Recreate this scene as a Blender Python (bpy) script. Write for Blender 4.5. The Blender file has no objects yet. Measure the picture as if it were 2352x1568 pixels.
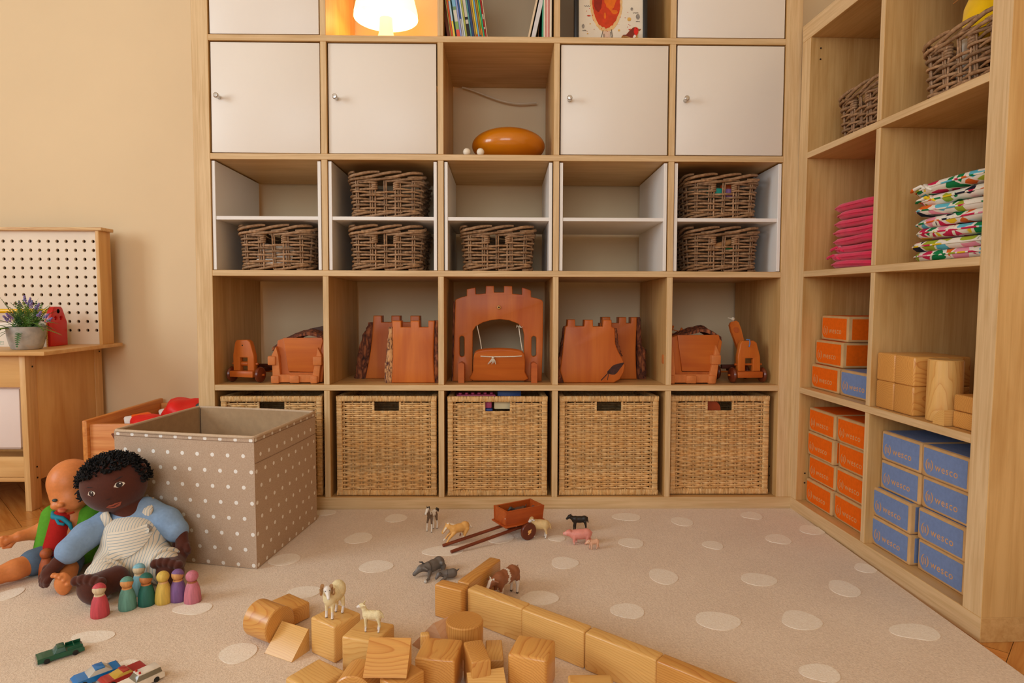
import bpy, bmesh, math, random
import numpy as np
from mathutils import Vector, Matrix, Euler

S = bpy.context.scene
COL = S.collection
PI = math.pi
rnd = random.Random(7)

# ------------------------------------------------------------------ camera
cam_d = bpy.data.cameras.new('camera')
cam = bpy.data.objects.new('camera', cam_d)
COL.objects.link(cam)
S.camera = cam
YAW, PITCH, ROLL = -0.0142, -0.0672, 0.0028
fw = Vector((-math.sin(YAW)*math.cos(PITCH), math.cos(YAW)*math.cos(PITCH), math.sin(PITCH)))
rt = Vector((math.cos(YAW), math.sin(YAW), 0)); up = rt.cross(fw)
rt, up = rt*math.cos(ROLL)+up*math.sin(ROLL), up*math.cos(ROLL)-rt*math.sin(ROLL)
M = Matrix((rt, up, -fw)).transposed().to_4x4()
M.translation = Vector((0.0142, -1.9816, 0.6736))
cam.matrix_world = M
cam_d.sensor_width = 36
cam_d.lens = 1476.3/2352*36
cam_d.clip_start = 0.02

# ------------------------------------------------------------------ light, world, exposure
S.view_settings.view_transform = 'Standard'
S.view_settings.look = 'None'
S.view_settings.gamma = 1
S.view_settings.use_curve_mapping = False
S.view_settings.exposure = 0.0
S.cycles.max_bounces = 8
S.cycles.diffuse_bounces = 5
S.cycles.glossy_bounces = 3
S.cycles.sample_clamp_indirect = 4

w = bpy.data.worlds.new('world'); S.world = w
w.use_nodes = True
wb = w.node_tree.nodes['Background']
wb.inputs[0].default_value = (0.75, 0.85, 1.0, 1)
wb.inputs[1].default_value = 0.6

def area(name, loc, target, sx, sy, power, col):
    d = bpy.data.lights.new(name, 'AREA'); d.shape = 'RECTANGLE'
    d.size, d.size_y, d.energy, d.color = sx, sy, power, col
    o = bpy.data.objects.new(name, d); COL.objects.link(o)
    o.location = loc
    o.rotation_euler = (Vector(target)-Vector(loc)).to_track_quat('-Z', 'Y').to_euler()
    return o
# daylight through the window of the left wall, and through the window behind the camera
area('daylight_left', (-3.16, -1.75, 1.5), (0, -1.75, 1.5), 1.5, 1.5, 63, (0.77, 0.88, 0.95))
area('daylight_rear', (-0.7, -4.36, 1.65), (-0.7, 0, 1.65), 2.2, 1.5, 54, (0.77, 0.88, 0.95))

# ------------------------------------------------------------------ mesh helpers
class MB:
    def __init__(s): s.v = []; s.f = []; s.m = []; s.vc = []; s.col = None
    def add(s, v, f, mi=0, T=None):
        n = len(s.v)
        if T is not None: v = [T @ Vector(p) for p in v]
        s.v += [tuple(p) for p in v]
        if s.col is not None: s.vc += [s.col]*len(v)
        s.f += [tuple(i+n for i in q) for q in f]
        s.m += [mi]*len(f)
        return s
    def box(s, x0, x1, y0, y1, z0, z1, mi=0, T=None):
        v = [(x, y, z) for z in (z0, z1) for y in (y0, y1) for x in (x0, x1)]
        return s.add(v, [(0, 2, 3, 1), (4, 5, 7, 6), (0, 1, 5, 4), (2, 6, 7, 3), (0, 4, 6, 2), (1, 3, 7, 5)], mi, T)
    def prism(s, poly, y0, y1, mi=0, T=None, side_mi=None):
        # poly in x,z (counter-clockwise seen from -y), extruded along y
        n = len(poly)
        v = [(x, y0, z) for x, z in poly]+[(x, y1, z) for x, z in poly]
        s.add(v, [tuple(range(n)), tuple(range(2*n-1, n-1, -1))], mi, T)
        return s.add(v, [((i+1) % n, i, i+n, (i+1) % n+n) for i in range(n)], mi if side_mi is None else side_mi, T)
    def tube(s, pts, r, n=8, mi=0, T=None, closed=False, caps=True, flat=1.0):
        P = [Vector(p) for p in pts]; k = len(P)
        R = r if isinstance(r, (list, tuple)) else [r]*k
        v = []; up0 = None
        for i in range(k):
            if closed: t = P[(i+1) % k]-P[i-1]
            else: t = P[min(i+1, k-1)]-P[max(i-1, 0)]
            if t.length < 1e-9: t = Vector((0, 0, 1))
            t.normalize()
            if up0 is None:
                a = Vector((0, 0, 1)) if abs(t.z) < .9 else Vector((0, 1, 0))
                up0 = (a-t*a.dot(t)).normalized()
            else:
                up0 = up0-t*up0.dot(t)
                up0 = up0.normalized() if up0.length > 1e-6 else t.orthogonal().normalized()
            b = t.cross(up0)
            for j in range(n):
                an = 2*PI*j/n
                v.append(P[i]+R[i]*(math.cos(an)*b+math.sin(an)*up0*flat))
        f = []
        for i in range(k if closed else k-1):
            i2 = (i+1) % k
            for j in range(n):
                j2 = (j+1) % n
                f.append((i*n+j, i2*n+j, i2*n+j2, i*n+j2))
        if caps and not closed:
            f.append(tuple(range(n))); f.append(tuple(range(k*n-1, (k-1)*n-1, -1)))
        return s.add(v, f, mi, T)
    def lathe(s, prof, n=32, mi=0, T=None):
        v = []; f = []; k = len(prof)
        for r, z in prof:
            for j in range(n):
                a = 2*PI*j/n
                v.append((r*math.cos(a), r*math.sin(a), z))
        for i in range(k-1):
            for j in range(n):
                j2 = (j+1) % n
                f.append((i*n+j, i*n+j2, (i+1)*n+j2, (i+1)*n+j))
        if prof[0][0] > 1e-6: f.append(tuple(range(n-1, -1, -1)))
        if prof[-1][0] > 1e-6: f.append(tuple(range((k-1)*n, k*n)))
        return s.add(v, f, mi, T)
    def ell(s, c, r, n=16, m=10, mi=0, T=None):
        if not isinstance(r, (tuple, list)): r = (r, r, r)
        v = [(c[0], c[1], c[2]-r[2])]; f = []
        for i in range(1, m):
            t = -PI/2+PI*i/m
            for j in range(n):
                a = 2*PI*j/n
                v.append((c[0]+r[0]*math.cos(t)*math.cos(a), c[1]+r[1]*math.cos(t)*math.sin(a), c[2]+r[2]*math.sin(t)))
        v.append((c[0], c[1], c[2]+r[2])); L = len(v)-1
        for j in range(n):
            j2 = (j+1) % n
            f.append((0, 1+j2, 1+j))
            for i in range(m-2):
                f.append((1+i*n+j, 1+i*n+j2, 1+(i+1)*n+j2, 1+(i+1)*n+j))
            f.append((L, 1+(m-2)*n+j, 1+(m-2)*n+j2))
        return s.add(v, f, mi, T)
    def build(s, name, mats, parent=None, bevel=0, seg=2, smooth=35, cols=None, clean=False):
        me = bpy.data.meshes.new(name)
        me.from_pydata(s.v, [], s.f)
        if not isinstance(mats, (list, tuple)): mats = [mats]
        for m in mats: me.materials.append(m)
        if len(mats) > 1: me.polygons.foreach_set('material_index', s.m)
        if clean or bevel:
            bm = bmesh.new(); bm.from_mesh(me)
            if clean: bmesh.ops.remove_doubles(bm, verts=bm.verts, dist=1e-6)
            if bevel:
                ed = [e for e in bm.edges if len(e.link_faces) == 2 and e.calc_face_angle(0) > .45]
                bmesh.ops.bevel(bm, geom=ed, offset=bevel, segments=seg, profile=.5, affect='EDGES', clamp_overlap=True)
            bm.to_mesh(me); bm.free()
        if cols is None and s.vc and len(s.vc) == len(me.vertices): cols = s.vc
        if cols is not None: set_cols(me, cols)
        if smooth:
            me.polygons.foreach_set('use_smooth', [True]*len(me.polygons))
            if smooth < 180: me.set_sharp_from_angle(angle=math.radians(smooth))
        me.update()
        o = bpy.data.objects.new(name, me); COL.objects.link(o)
        if parent: o.parent = parent
        return o

def set_cols(me, cols):
    a = me.color_attributes.new('Col', 'FLOAT_COLOR', 'POINT')
    c = np.ones((len(me.vertices), 4), np.float32); c[:, :3] = np.asarray(cols)[:, :3]
    a.data.foreach_set('color', c.ravel())

def TR(loc=(0, 0, 0), rot=(0, 0, 0), sc=1):
    m = Matrix.Translation(Vector(loc)) @ Euler(rot).to_matrix().to_4x4()
    if sc != 1: m = m @ Matrix.Diagonal((sc, sc, sc, 1) if not isinstance(sc, tuple) else (*sc, 1))
    return m

def tag(o, label, cat, group=None):
    o['label'] = label; o['category'] = cat
    if group: o['group'] = group
    return o
def thing(name, label, cat, loc=(0, 0, 0), rot=(0, 0, 0), group=None, M=None):
    o = bpy.data.objects.new(name, None); COL.objects.link(o)
    o.empty_display_size = .05
    if M is not None: o.matrix_world = M
    else: o.location = loc; o.rotation_euler = rot
    return tag(o, label, cat, group)
def struct(o):
    o['kind'] = 'structure'; return o
def dup(root, label=None, M=None, loc=None, rot=None, group=None, skip=()):
    r = root.copy(); COL.objects.link(r)
    if M is not None: r.matrix_world = M
    if loc is not None: r.location = loc
    if rot is not None: r.rotation_euler = rot
    if label: r['label'] = label
    if group: r['group'] = group
    for ch in KIDS(root):
        if ch.name.split('.')[0] in skip: continue
        c = ch.copy(); COL.objects.link(c); c.parent = r
        for g in KIDS(ch):
            d = g.copy(); COL.objects.link(d); d.parent = c
    return r
def KIDS(o): return [c for c in COL.objects if c.parent == o]

# the tall shelf leans back a little against the wall; the low one stands along the right wall
TH = 0.0187
MBS = Matrix.Rotation(-TH, 4, 'X') @ Matrix.Diagonal((1.0022, 1, 1, 1))
MBSr = Matrix.Rotation(-TH, 4, 'X')
RA = 0.0372
MRS = Matrix.Translation((0.924, 0.0164, 0)) @ Matrix.Rotation(RA-PI/2, 4, 'Z')
def BS(x, d, z, rz=0): return Matrix.Translation(MBS @ Vector((x, d, z))) @ MBSr @ Matrix.Rotation(rz, 4, 'Z')
def RS(s, d, z, rz=0): return MRS @ Matrix.Translation((s, d, z)) @ Matrix.Rotation(rz, 4, 'Z')
def ROWZ(k): return .05+(k-1)*.354          # inside bottom of row k, counted from the floor
def COLX(k): return -.876+(k-1)*.354        # inside left of column k

# ------------------------------------------------------------------ materials
def lin(r, g, b):
    return tuple(((x/255)/12.92 if x/255 <= .04045 else ((x/255+.055)/1.055)**2.4) for x in (r, g, b))+(1,)
class NT:
    def __init__(s, name):
        s.m = bpy.data.materials.new(name); s.m.use_nodes = True
        s.t = s.m.node_tree; s.b = s.t.nodes['Principled BSDF']
    def n(s, typ, **kw):
        x = s.t.nodes.new(typ)
        for k, v in kw.items():
            if k.startswith('i_'):
                key = k[2:]; key = int(key) if key.isdigit() else key.replace('_', ' ')
                x.inputs[key].default_value = v
            else: setattr(x, k, v)
        return x
    def l(s, a, b): s.t.links.new(a, b)
    def math(s, op, a, b=None):
        x = s.t.nodes.new('ShaderNodeMath'); x.operation = op
        for i, q in enumerate((a, b)):
            if q is None: continue
            if isinstance(q, (int, float)): x.inputs[i].default_value = q
            else: s.l(q, x.inputs[i])
        return x.outputs[0]
    def mix(s, fac, a, b, blend='MIX'):
        x = s.t.nodes.new('ShaderNodeMix'); x.data_type = 'RGBA'; x.blend_type = blend
        for i, q in ((0, fac), (6, a), (7, b)):
            if isinstance(q, (int, float)): x.inputs[i].default_value = q
            elif isinstance(q, tuple): x.inputs[i].default_value = q
            else: s.l(q, x.inputs[i])
        return x.outputs[2]
    def ramp(s, fac, stops):
        x = s.t.nodes.new('ShaderNodeValToRGB'); e = x.color_ramp.elements
        while len(e) < len(stops): e.new(.5)
        for q, (p, c) in zip(e, stops): q.position = p; q.color = c if isinstance(c, tuple) else (c, c, c, 1)
        s.l(fac, x.inputs[0]); return x.outputs[0]
    def bump(s, h, st, dist=.001):
        x = s.n('ShaderNodeBump', i_Strength=st, i_Distance=dist)
        s.l(h, x.inputs['Height']); s.l(x.outputs[0], s.b.inputs['Normal']); return x
    def coord(s, kind='Object', scale=(1, 1, 1)):
        c = s.n('ShaderNodeTexCoord'); mp = s.n('ShaderNodeMapping'); mp.inputs['Scale'].default_value = scale
        s.l(c.outputs[kind], mp.inputs[0]); return mp.outputs[0]
    def noise(s, vec, scale, detail=3, rough=.5, dist=0, out=0):
        x = s.n('ShaderNodeTexNoise', i_Scale=scale, i_Detail=detail, i_Roughness=rough, i_Distortion=dist)
        s.l(vec, x.inputs['Vector']); return x.outputs[out]

def plain(name, rgb, rough=.5, var=.06, scale=30, bump=0, bscale=200, spec=.4, coat=0, sheen=0, metal=0, emit=None, es=0, trans=0):
    t = NT(name); c = lin(*rgb)
    v = t.coord()
    nz = t.noise(v, scale, 4)
    dk = tuple(x*(1-var*1.6) for x in c[:3])+(1,); lt = tuple(min(1, x*(1+var)) for x in c[:3])+(1,)
    t.l(t.ramp(nz, [(.3, dk), (.7, lt)]), t.b.inputs['Base Color'])
    t.b.inputs['Roughness'].default_value = rough
    t.b.inputs['Specular IOR Level'].default_value = spec
    t.b.inputs['Coat Weight'].default_value = coat
    t.b.inputs['Sheen Weight'].default_value = sheen
    t.b.inputs['Metallic'].default_value = metal
    t.b.inputs['Transmission Weight'].default_value = trans
    if emit: t.b.inputs['Emission Color'].default_value = lin(*emit); t.b.inputs['Emission Strength'].default_value = es
    if bump: t.bump(t.noise(v, bscale, 2), bump)
    return t.m

def colmat(name, rough=.5, bump=0, bscale=200, spec=.4, sheen=0):
    # colours of painted patches come with the mesh
    t = NT(name)
    a = t.n('ShaderNodeVertexColor', layer_name='Col')
    v = t.coord()
    nz = t.noise(v, 150, 3)
    t.l(t.mix(1.0, a.outputs[0], t.ramp(nz, [(.25, .86), (.75, 1.0)]), 'MULTIPLY'), t.b.inputs['Base Color'])
    t.b.inputs['Roughness'].default_value = rough
    t.b.inputs['Specular IOR Level'].default_value = spec
    t.b.inputs['Sheen Weight'].default_value = sheen
    if bump: t.bump(t.noise(v, bscale, 2), bump)
    return t.m

def veneer(name, light, dark, axis='Z', rough=.45, fine=1.0, blotch=.5, spec=.35):
    # straight fine-grained board, grain along the given object axis, with faint flame blotches
    t = NT(name)
    s = {'X': (2.5, 60, 60), 'Y': (60, 2.5, 60), 'Z': (60, 60, 2.5)}[axis]
    oi = t.n('ShaderNodeObjectInfo')
    c = t.n('ShaderNodeTexCoord')
    ad = t.n('ShaderNodeVectorMath', operation='ADD')
    cb = t.n('ShaderNodeCombineXYZ')
    rr = t.math('MULTIPLY', oi.outputs['Random'], 13.0)
    for i in range(3): t.l(rr, cb.inputs[i])
    t.l(c.outputs['Object'], ad.inputs[0]); t.l(cb.outputs[0], ad.inputs[1])
    mp = t.n('ShaderNodeMapping'); mp.inputs['Scale'].default_value = s; t.l(ad.outputs[0], mp.inputs[0])
    g = t.noise(mp.outputs[0], 2.2*fine, 5, .6, .4)
    mp2 = t.n('ShaderNodeMapping'); mp2.inputs['Scale'].default_value = tuple(math.sqrt(q)*.9 for q in s); t.l(ad.outputs[0], mp2.inputs[0])
    bl = t.noise(mp2.outputs[0], 1.6, 3, .5, .8)
    L, D = lin(*light), lin(*dark)
    f = t.math('ADD', t.math('MULTIPLY', g, 1-blotch), t.math('MULTIPLY', bl, blotch))
    t.l(t.ramp(f, [(.34, D), (.62, L)]), t.b.inputs['Base Color'])
    t.b.inputs['Roughness'].default_value = rough; t.b.inputs['Specular IOR Level'].default_value = spec
    t.bump(g, .06)
    return t.m

def ringwood(name, light, dark, rings=150, rough=.35, coat=.25, tint=.25, contrast=1.0, knots=True, spec=.4):
    # sawn wood: growth rings about an axis along local X, shifted from piece to piece
    t = NT(name)
    oi = t.n('ShaderNodeObjectInfo'); c = t.n('ShaderNodeTexCoord')
    sep = t.n('ShaderNodeSeparateXYZ'); t.l(c.outputs['Object'], sep.inputs[0])
    R = oi.outputs['Random']
    ox = t.math('MULTIPLY', t.math('SINE', t.math('MULTIPLY', R, 97.0)), .045)
    oz = t.math('MULTIPLY', t.math('COSINE', t.math('MULTIPLY', R, 171.0)), .05)
    nv = t.n('ShaderNodeMapping'); nv.inputs['Scale'].default_value = (6, 16, 16); t.l(c.outputs['Object'], nv.inputs[0])
    nn = t.n('ShaderNodeTexNoise', i_Scale=1.0, i_Detail=2.0); nn.noise_dimensions = '4D'
    t.l(nv.outputs[0], nn.inputs['Vector']); t.l(t.math('MULTIPLY', R, 31.0), nn.inputs['W'])
    ds = t.math('MULTIPLY', t.math('SUBTRACT', nn.outputs[0], .5), .028)
    y = t.math('ADD', t.math('ADD', sep.outputs[1], ox), t.math('MULTIPLY', sep.outputs[0], .12))
    z = t.math('ADD', sep.outputs[2], oz)
    d = t.math('SQRT', t.math('ADD', t.math('MULTIPLY', y, y), t.math('MULTIPLY', z, z)))
    d = t.math('ADD', d, ds)
    ph = t.math('MULTIPLY', d, rings)
    fr = t.math('FRACT', ph)
    # soft early wood, sharp late-wood line
    L, D = lin(*light), lin(*dark)
    mid = tuple(.55*L[i]+.45*D[i] for i in range(3))+(1,)
    band = t.ramp(fr, [(0, L), (.45, L), (.80, mid), (.93, D), (1, L)])
    fg = t.n('ShaderNodeMapping'); fg.inputs['Scale'].default_value = (12, 400, 400); t.l(c.outputs['Object'], fg.inputs[0])
    fib = t.noise(fg.outputs[0], 1.0, 2)
    big = t.ramp(t.math('FRACT', t.math('MULTIPLY', R, 7.7)), [(0, (1-tint, 1-1.15*tint, 1-1.35*tint, 1)), (1, (1, 1, 1, 1))])
    col = t.mix(1.0, band, big, 'MULTIPLY')
    col = t.mix(.35, col, t.ramp(fib, [(.3, .72), (.7, 1.0)]), 'MULTIPLY')
    col = t.mix(1-contrast, col, mid) if contrast < 1 else col
    t.l(col, t.b.inputs['Base Color'])
    t.b.inputs['Roughness'].default_value = rough; t.b.inputs['Coat Weight'].default_value = coat
    t.b.inputs['Coat Roughness'].default_value = .25; t.b.inputs['Specular IOR Level'].default_value = spec
    t.bump(fib, .05)
    return t.m
# ------------------------------------------------------------------ room shell
m_wall = plain('wall_paint', (234, 209, 170), .85, .015, 3, .05, 900, spec=.2)
m_ceil = plain('ceiling_paint', (238, 222, 194), .9, .01, 3)
XL, XR, YB, YF, ZC = -3.0, 1.352, .432, -4.2, 2.75
def shell(name, *b, m=m_wall):
    k = MB()
    for q in b: k.box(*q)
    return struct(k.build(name, m, smooth=0))
shell('wall_back', (XL-.1, XR+.1, YB, YB+.1, -.05, ZC))
shell('wall_right', (XR, XR+.1, YF, YB, -.05, ZC))
wy0, wy1, wz0, wz1 = -2.5, -1.0, .75, 2.25
shell('wall_left', (XL-.1, XL, YF, wy0, -.05, ZC), (XL-.1, XL, wy1, YB, -.05, ZC), (XL-.1, XL, wy0, wy1, -.05, wz0), (XL-.1, XL, wy0, wy1, wz1, ZC))
vx0, vx1, vz0, vz1 = -1.8, .4, .9, 2.4
shell('wall_front', (XL, vx0, YF-.1, YF, -.05, ZC), (vx1, XR, YF-.1, YF, -.05, ZC), (vx0, vx1, YF-.1, YF, -.05, vz0), (vx0, vx1, YF-.1, YF, vz1, ZC))
shell('ceiling', (XL-.1, XR+.1, YF-.1, YB+.1, ZC, ZC+.1), m=m_ceil)
m_frame = plain('window_paint', (235, 232, 226), .4, .01, 5)
k = MB()
for a in (wy0, (wy0+wy1)/2-.03, wy1-.06): k.box(XL-.08, XL-.02, a, a+.06, wz0, wz1)
for a in (wz0, wz1-.06): k.box(XL-.08, XL-.02, wy0, wy1, a, a+.06)
struct(k.build('window_1', m_frame, bevel=.004))
k = MB()
for a in (vx0, (vx0+vx1)/2-.03, vx1-.06): k.box(a, a+.06, YF-.08, YF-.02, vz0, vz1)
for a in (vz0, vz1-.06): k.box(vx0, vx1, YF-.08, YF-.02, a, a+.06)
struct(k.build('window_2', m_frame, bevel=.004))

# herringbone parquet: every stave its own face in one floor mesh, colour per stave
t = NT('parquet')
a = t.n('ShaderNodeVertexColor', layer_name='Col')
sep = t.n('ShaderNodeSeparateColor'); t.l(a.outputs[0], sep.inputs[0])
uv = t.n('ShaderNodeUVMap')
mp = t.n('ShaderNodeMapping'); mp.inputs['Scale'].default_value = (6, 90, 1); t.l(uv.outputs[0], mp.inputs[0])
g = t.noise(mp.outputs[0], 1.0, 4, .6, .5)
base = t.ramp(g, [(.3, lin(196, 122, 52)), (.7, lin(226, 164, 90))])
t.l(t.mix(1.0, base, a.outputs[0], 'MULTIPLY'), t.b.inputs['Base Color'])
t.b.inputs['Roughness'].default_value = .3; t.b.inputs['Coat Weight'].default_value = .2
m_parq = t.m
Lp, Wp = .42, .07
V = []; F = []; UV = []; CC = []
def stave(cx, cy, ang):
    ca, sa = math.cos(ang), math.sin(ang); n = len(V); q = rnd.uniform(.72, 1.0); w2 = rnd.uniform(.9, 1)
    o = rnd.random()*9
    for x, y in ((-Lp/2, -Wp/2), (Lp/2, -Wp/2), (Lp/2, Wp/2), (-Lp/2, Wp/2)):
        e = .0006; x -= math.copysign(e, x); y -= math.copysign(e, y)
        V.append((cx+x*ca-y*sa, cy+x*sa+y*ca, 0)); UV.append((x+o, y+o*.3)); CC.append((q, q*w2, q*w2*w2))
    F.append((n, n+1, n+2, n+3))
def herring(kx, m):
    # lattice of one flat and one upright stave, turned by 45 degrees
    bx, by = kx*Wp+m*Lp, kx*Wp-m*Lp
    for cx, cy, an in ((bx+Lp/2, by+Wp/2, 0), (bx+Lp+Wp/2, by+Wp-Lp/2, PI/2)):
        c45 = math.sqrt(.5)
        X, Y = (cx-cy)*c45-.8, (cx+cy)*c45-1.9
        if XL-.35 < X < XR+.35 and YF-.35 < Y < YB+.35: stave(X, Y, an+PI/4)
for kx in range(-60, 61):
    for m in range(-9, 10): herring(kx, m)
me = bpy.data.meshes.new('floor'); me.from_pydata(V, [], F)
u = me.uv_layers.new(name='UVMap'); u.data.foreach_set('uv', [c for p in UV for c in p])
set_cols(me, CC); me.materials.append(m_parq)
n0 = len(V)
fl = bpy.data.objects.new('floor', me); COL.objects.link(fl); struct(fl)
k = MB(); k.box(XL-.1, XR+.1, YF-.1, YB+.1, -.06, -.001)
struct(k.build('floor_base', plain('floor_gap', (110, 66, 28), .6), smooth=0))

# ------------------------------------------------------------------ rug with pale pebbles
t = NT('rug_pile')
v = t.coord('Object')
g1 = t.noise(v, 260, 3, .7); g2 = t.noise(v, 5, 3)
gg = t.math('ADD', t.math('MULTIPLY', g1, .75), t.math('MULTIPLY', g2, .25))
t.l(t.ramp(gg, [(.3, lin(208, 180, 152)), (.68, lin(240, 217, 192))]), t.b.inputs['Base Color'])
t.b.inputs['Roughness'].default_value = .95; t.b.inputs['Specular IOR Level'].default_value = .1
t.b.inputs['Sheen Weight'].default_value = .25
t.bump(g1, .55, .004); m_rug = t.m
t = NT('rug_pebble')
v = t.coord('Object'); g1 = t.noise(v, 300, 3, .7)
t.l(t.ramp(g1, [(.3, lin(234, 217, 198)), (.7, lin(247, 236, 222))]), t.b.inputs['Base Color'])
t.b.inputs['Roughness'].default_value = .95; t.b.inputs['Specular IOR Level'].default_value = .1
t.bump(g1, .4, .003); m_peb = t.m
RZ = .014
PEB = [(0.391,-0.081,0.04,0.035),(0.547,-0.123,0.031,0.037),(0.775,-0.071,0.029,0.035),(0.9,-0.194,0.035,0.035),(0.363,-0.288,0.032,0.034),(0.579,-0.305,0.025,0.03),(0.774,-0.263,0.031,0.038),(0.398,-0.498,0.033,0.041),(0.619,-0.517,0.041,0.033),(0.795,-0.565,0.032,0.042),(0.906,-0.455,0.024,0.028),(0.28,-0.666,0.033,0.034),(0.458,-0.709,0.045,0.036),(0.63,-0.709,0.039,0.039),(0.837,-0.756,0.043,0.033),(0.577,-0.894,0.032,0.029),(0.17,-0.418,0.035,0.034),(0.097,-0.607,0.042,0.033),(0.009,-0.248,0.036,0.039),(-0.139,-0.339,0.051,0.035),(-0.295,-0.436,0.041,0.034),(-0.305,-0.088,0.033,0.034),(-0.38,-0.248,0.036,0.039),(-0.53,-0.036,0.033,0.024),(0.165,-0.253,0.022,0.023),(-0.429,-0.573,0.034,0.03),(-0.476,-0.821,0.032,0.035),(-0.641,-0.649,0.037,0.027),(-0.781,-0.76,0.038,0.023),(-0.659,-0.862,0.023,0.019),(-1.082,-0.579,0.024,0.032),(-0.534,-0.392,0.038,0.035)]
k = MB()
rp = [(.925, -.004), (-.5, -.006), (-.9, -.02), (-1.12, -.1), (-1.25, -.19), (-1.295, -.235), (-1.31, -.31), (-1.31, -3.2), (.93, -3.2), (.932, -.8)]
rp = rp[::-1]
n = len(rp)
k.add([(x, y, RZ) for x, y in rp]+[(x, y, .001) for x, y in rp], [tuple(range(n))[::-1]]+[(i, (i+1) % n, (i+1) % n+n, i+n) for i in range(n)])
r2 = random.Random(3)
def pebble(cx, cy, a, b):
    th0 = r2.uniform(0, 6.28); pts = []
    if cx > .88: pass
    e1, e2, p2 = r2.uniform(.05, .14), r2.uniform(.02, .07), r2.uniform(0, 6.28)
    for i in range(40):
        th = 2*PI*i/40
        r = 1+e1*max(0, math.cos(th-PI-.25))**6+e2*math.cos(3*th+p2)-.05*math.cos(2*th+p2)
        pts.append((min(cx+a*r*math.cos(th), .928), cy+b*r*math.sin(th)))
    m = len(pts)
    k.add([(x, y, RZ+.0012) for x, y in pts]+[(x, y, RZ-.0005) for x, y in pts], [tuple(range(m))]+[((i+1) % m, i, i+m, (i+1) % m+m) for i in range(m)], 1)
for p in PEB: pebble(*p)
for i in range(60):
    x, y = r2.uniform(-1.25, .88), r2.uniform(-3.1, -1.0)
    if all((x-q[0])**2+(y-q[1])**2 > .02 for q in PEB):
        PEB.append((x, y, .035, .035)); pebble(*PEB[-1])
tag(k.build('rug', [m_rug, m_peb], smooth=0), 'beige pile rug with pale pebble spots on the parquet floor', 'rug')
# ------------------------------------------------------------------ the two cube shelves
m_edge = veneer('birch_edge', (226, 194, 148), (203, 166, 116), 'Z', .45, 1.0, .25)
m_edgeh = veneer('birch_edge_flat', (224, 191, 145), (201, 164, 114), 'X', .45, 1.0, .25)
m_board = veneer('birch_side', (218, 176, 116), (188, 140, 78), 'Z', .42, .8, .55)
m_boardh = veneer('birch_flat', (216, 174, 116), (186, 138, 78), 'X', .42, .8, .55)
m_hole = plain('drilled_hole', (38, 20, 10), .8)
def board(name, x0, x1, y0, y1, z0, z1, mats, parent):
    # front face carries the pale edge band
    k = MB(); k.box(x0, x1, y0, y1, z0, z1)
    k.m[2] = 1
    return k.build(name, mats, parent, bevel=.0008, seg=1)
def cube_shelf(root, nc, nr, W, D=.39):
    T, c, t, P = .05, .336, .018, .354
    Hh = 2*T+nr*c+(nr-1)*t
    x0 = -W/2; ix0 = x0+T if False else x0+(W-nc*c-(nc-1)*t)/2
    V = [m_board, m_edge]; H = [m_boardh, m_edgeh]
    board('bottom_panel', x0, -x0, 0, D, 0, T, H, root)
    board('top_panel', x0, -x0, 0, D, Hh-T, Hh, H, root)
    board('side_panel', x0, ix0, 0, D, T, Hh-T, V, root)
    board('side_panel', -ix0, -x0, 0, D, T, Hh-T, V, root)
    for r in range(1, nr): board('shelf_board', ix0, -ix0, 0, D, T+r*P-t, T+r*P, H, root)
    for r in range(nr):
        for q in range(1, nc):
            xx = ix0+q*P-t
            board('divider', xx, xx+t, 0.0006, D, T+r*P, T+r*P+c, V, root)
tall = thing('cube_shelf', 'tall birch cube bookshelf of five by five openings against the back wall', 'bookshelf', M=MBS)
cube_shelf(tall, 5, 5, 1.852)
low = thing('cube_shelf', 'birch cube bookshelf two openings wide standing along the right wall', 'bookshelf', M=MRS @ Matrix.Translation((.395, 0, 0)))
cube_shelf(low, 2, 4, .79)
# drilled peg holes and a small sticker-like scuff on the low shelf
def pegs(root, pts):
    k = MB()
    for x, y, z, sx in pts:
        T = TR((x, y, z), (0, PI/2*sx, 0)); k.lathe([(0.0025, 0), (0.0025, .0008)], 10, 0, T)
    k.build('peg_hole_marks', m_hole, root)
pegs(low, [(-.344, .03, 1.416, 1), (-.344, .03, 1.384, 1), (-.344, .025, .135, 1), (-.344, .025, .105, 1)])
pegs(tall, [(.8752, .05, .135, -1), (.8752, .05, .105, -1)])

# white doors with little metal knobs, and white two-storey inserts
m_white = plain('white_lacquer', (236, 226, 214), .38, .01, 4, spec=.45)
m_ins = plain('white_insert', (238, 232, 226), .42, .01, 4, spec=.4)
m_steel = plain('brushed_metal', (200, 196, 190), .3, .05, 60, metal=1)
def door(col, row, tilt=0, knob=True, dy=.004):
    x0, z0 = COLX(col), ROWZ(row)
    k = MB(); k.box(.003, .331, 0, .016, .003, .333)
    o = k.build('door', m_white, tall, bevel=.0015)
    o.location = (x0+.001, dy, z0); o.rotation_euler = (0, tilt, 0)
    if knob:
        k = MB(); T = TR((.028, 0, .167), (PI/2, 0, 0))
        k.lathe([(.0055, 0), (.005, .004), (.0045, .012), (.0075, .016), (.008, .02), (.0078, .026), (.006, .028), (0, .0285)], 20, 0, T)
        k.build('knob', m_steel, o)
    # carcass behind the door
    return o
door(1, 5, -.002); door(5, 5, 0, dy=.003)
door(1, 4, .004); door(2, 4, -.001, dy=.008); door(4, 4, 0, dy=.006); door(5, 4, .002, dy=.002)
for cidx in range(1, 6):
    x0, z0 = COLX(cidx)+.002, ROWZ(3)+.001
    k = MB()
    k.box(x0, x0+.010, .004, .36, z0, z0+.331); k.box(x0+.321, x0+.331, .004, .36, z0, z0+.331)
    k.box(x0+.010, x0+.321, .006, .36, z0+.153, z0+.164)
    k.build('shelf_insert', m_ins, tall, bevel=.0008, seg=1)
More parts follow.
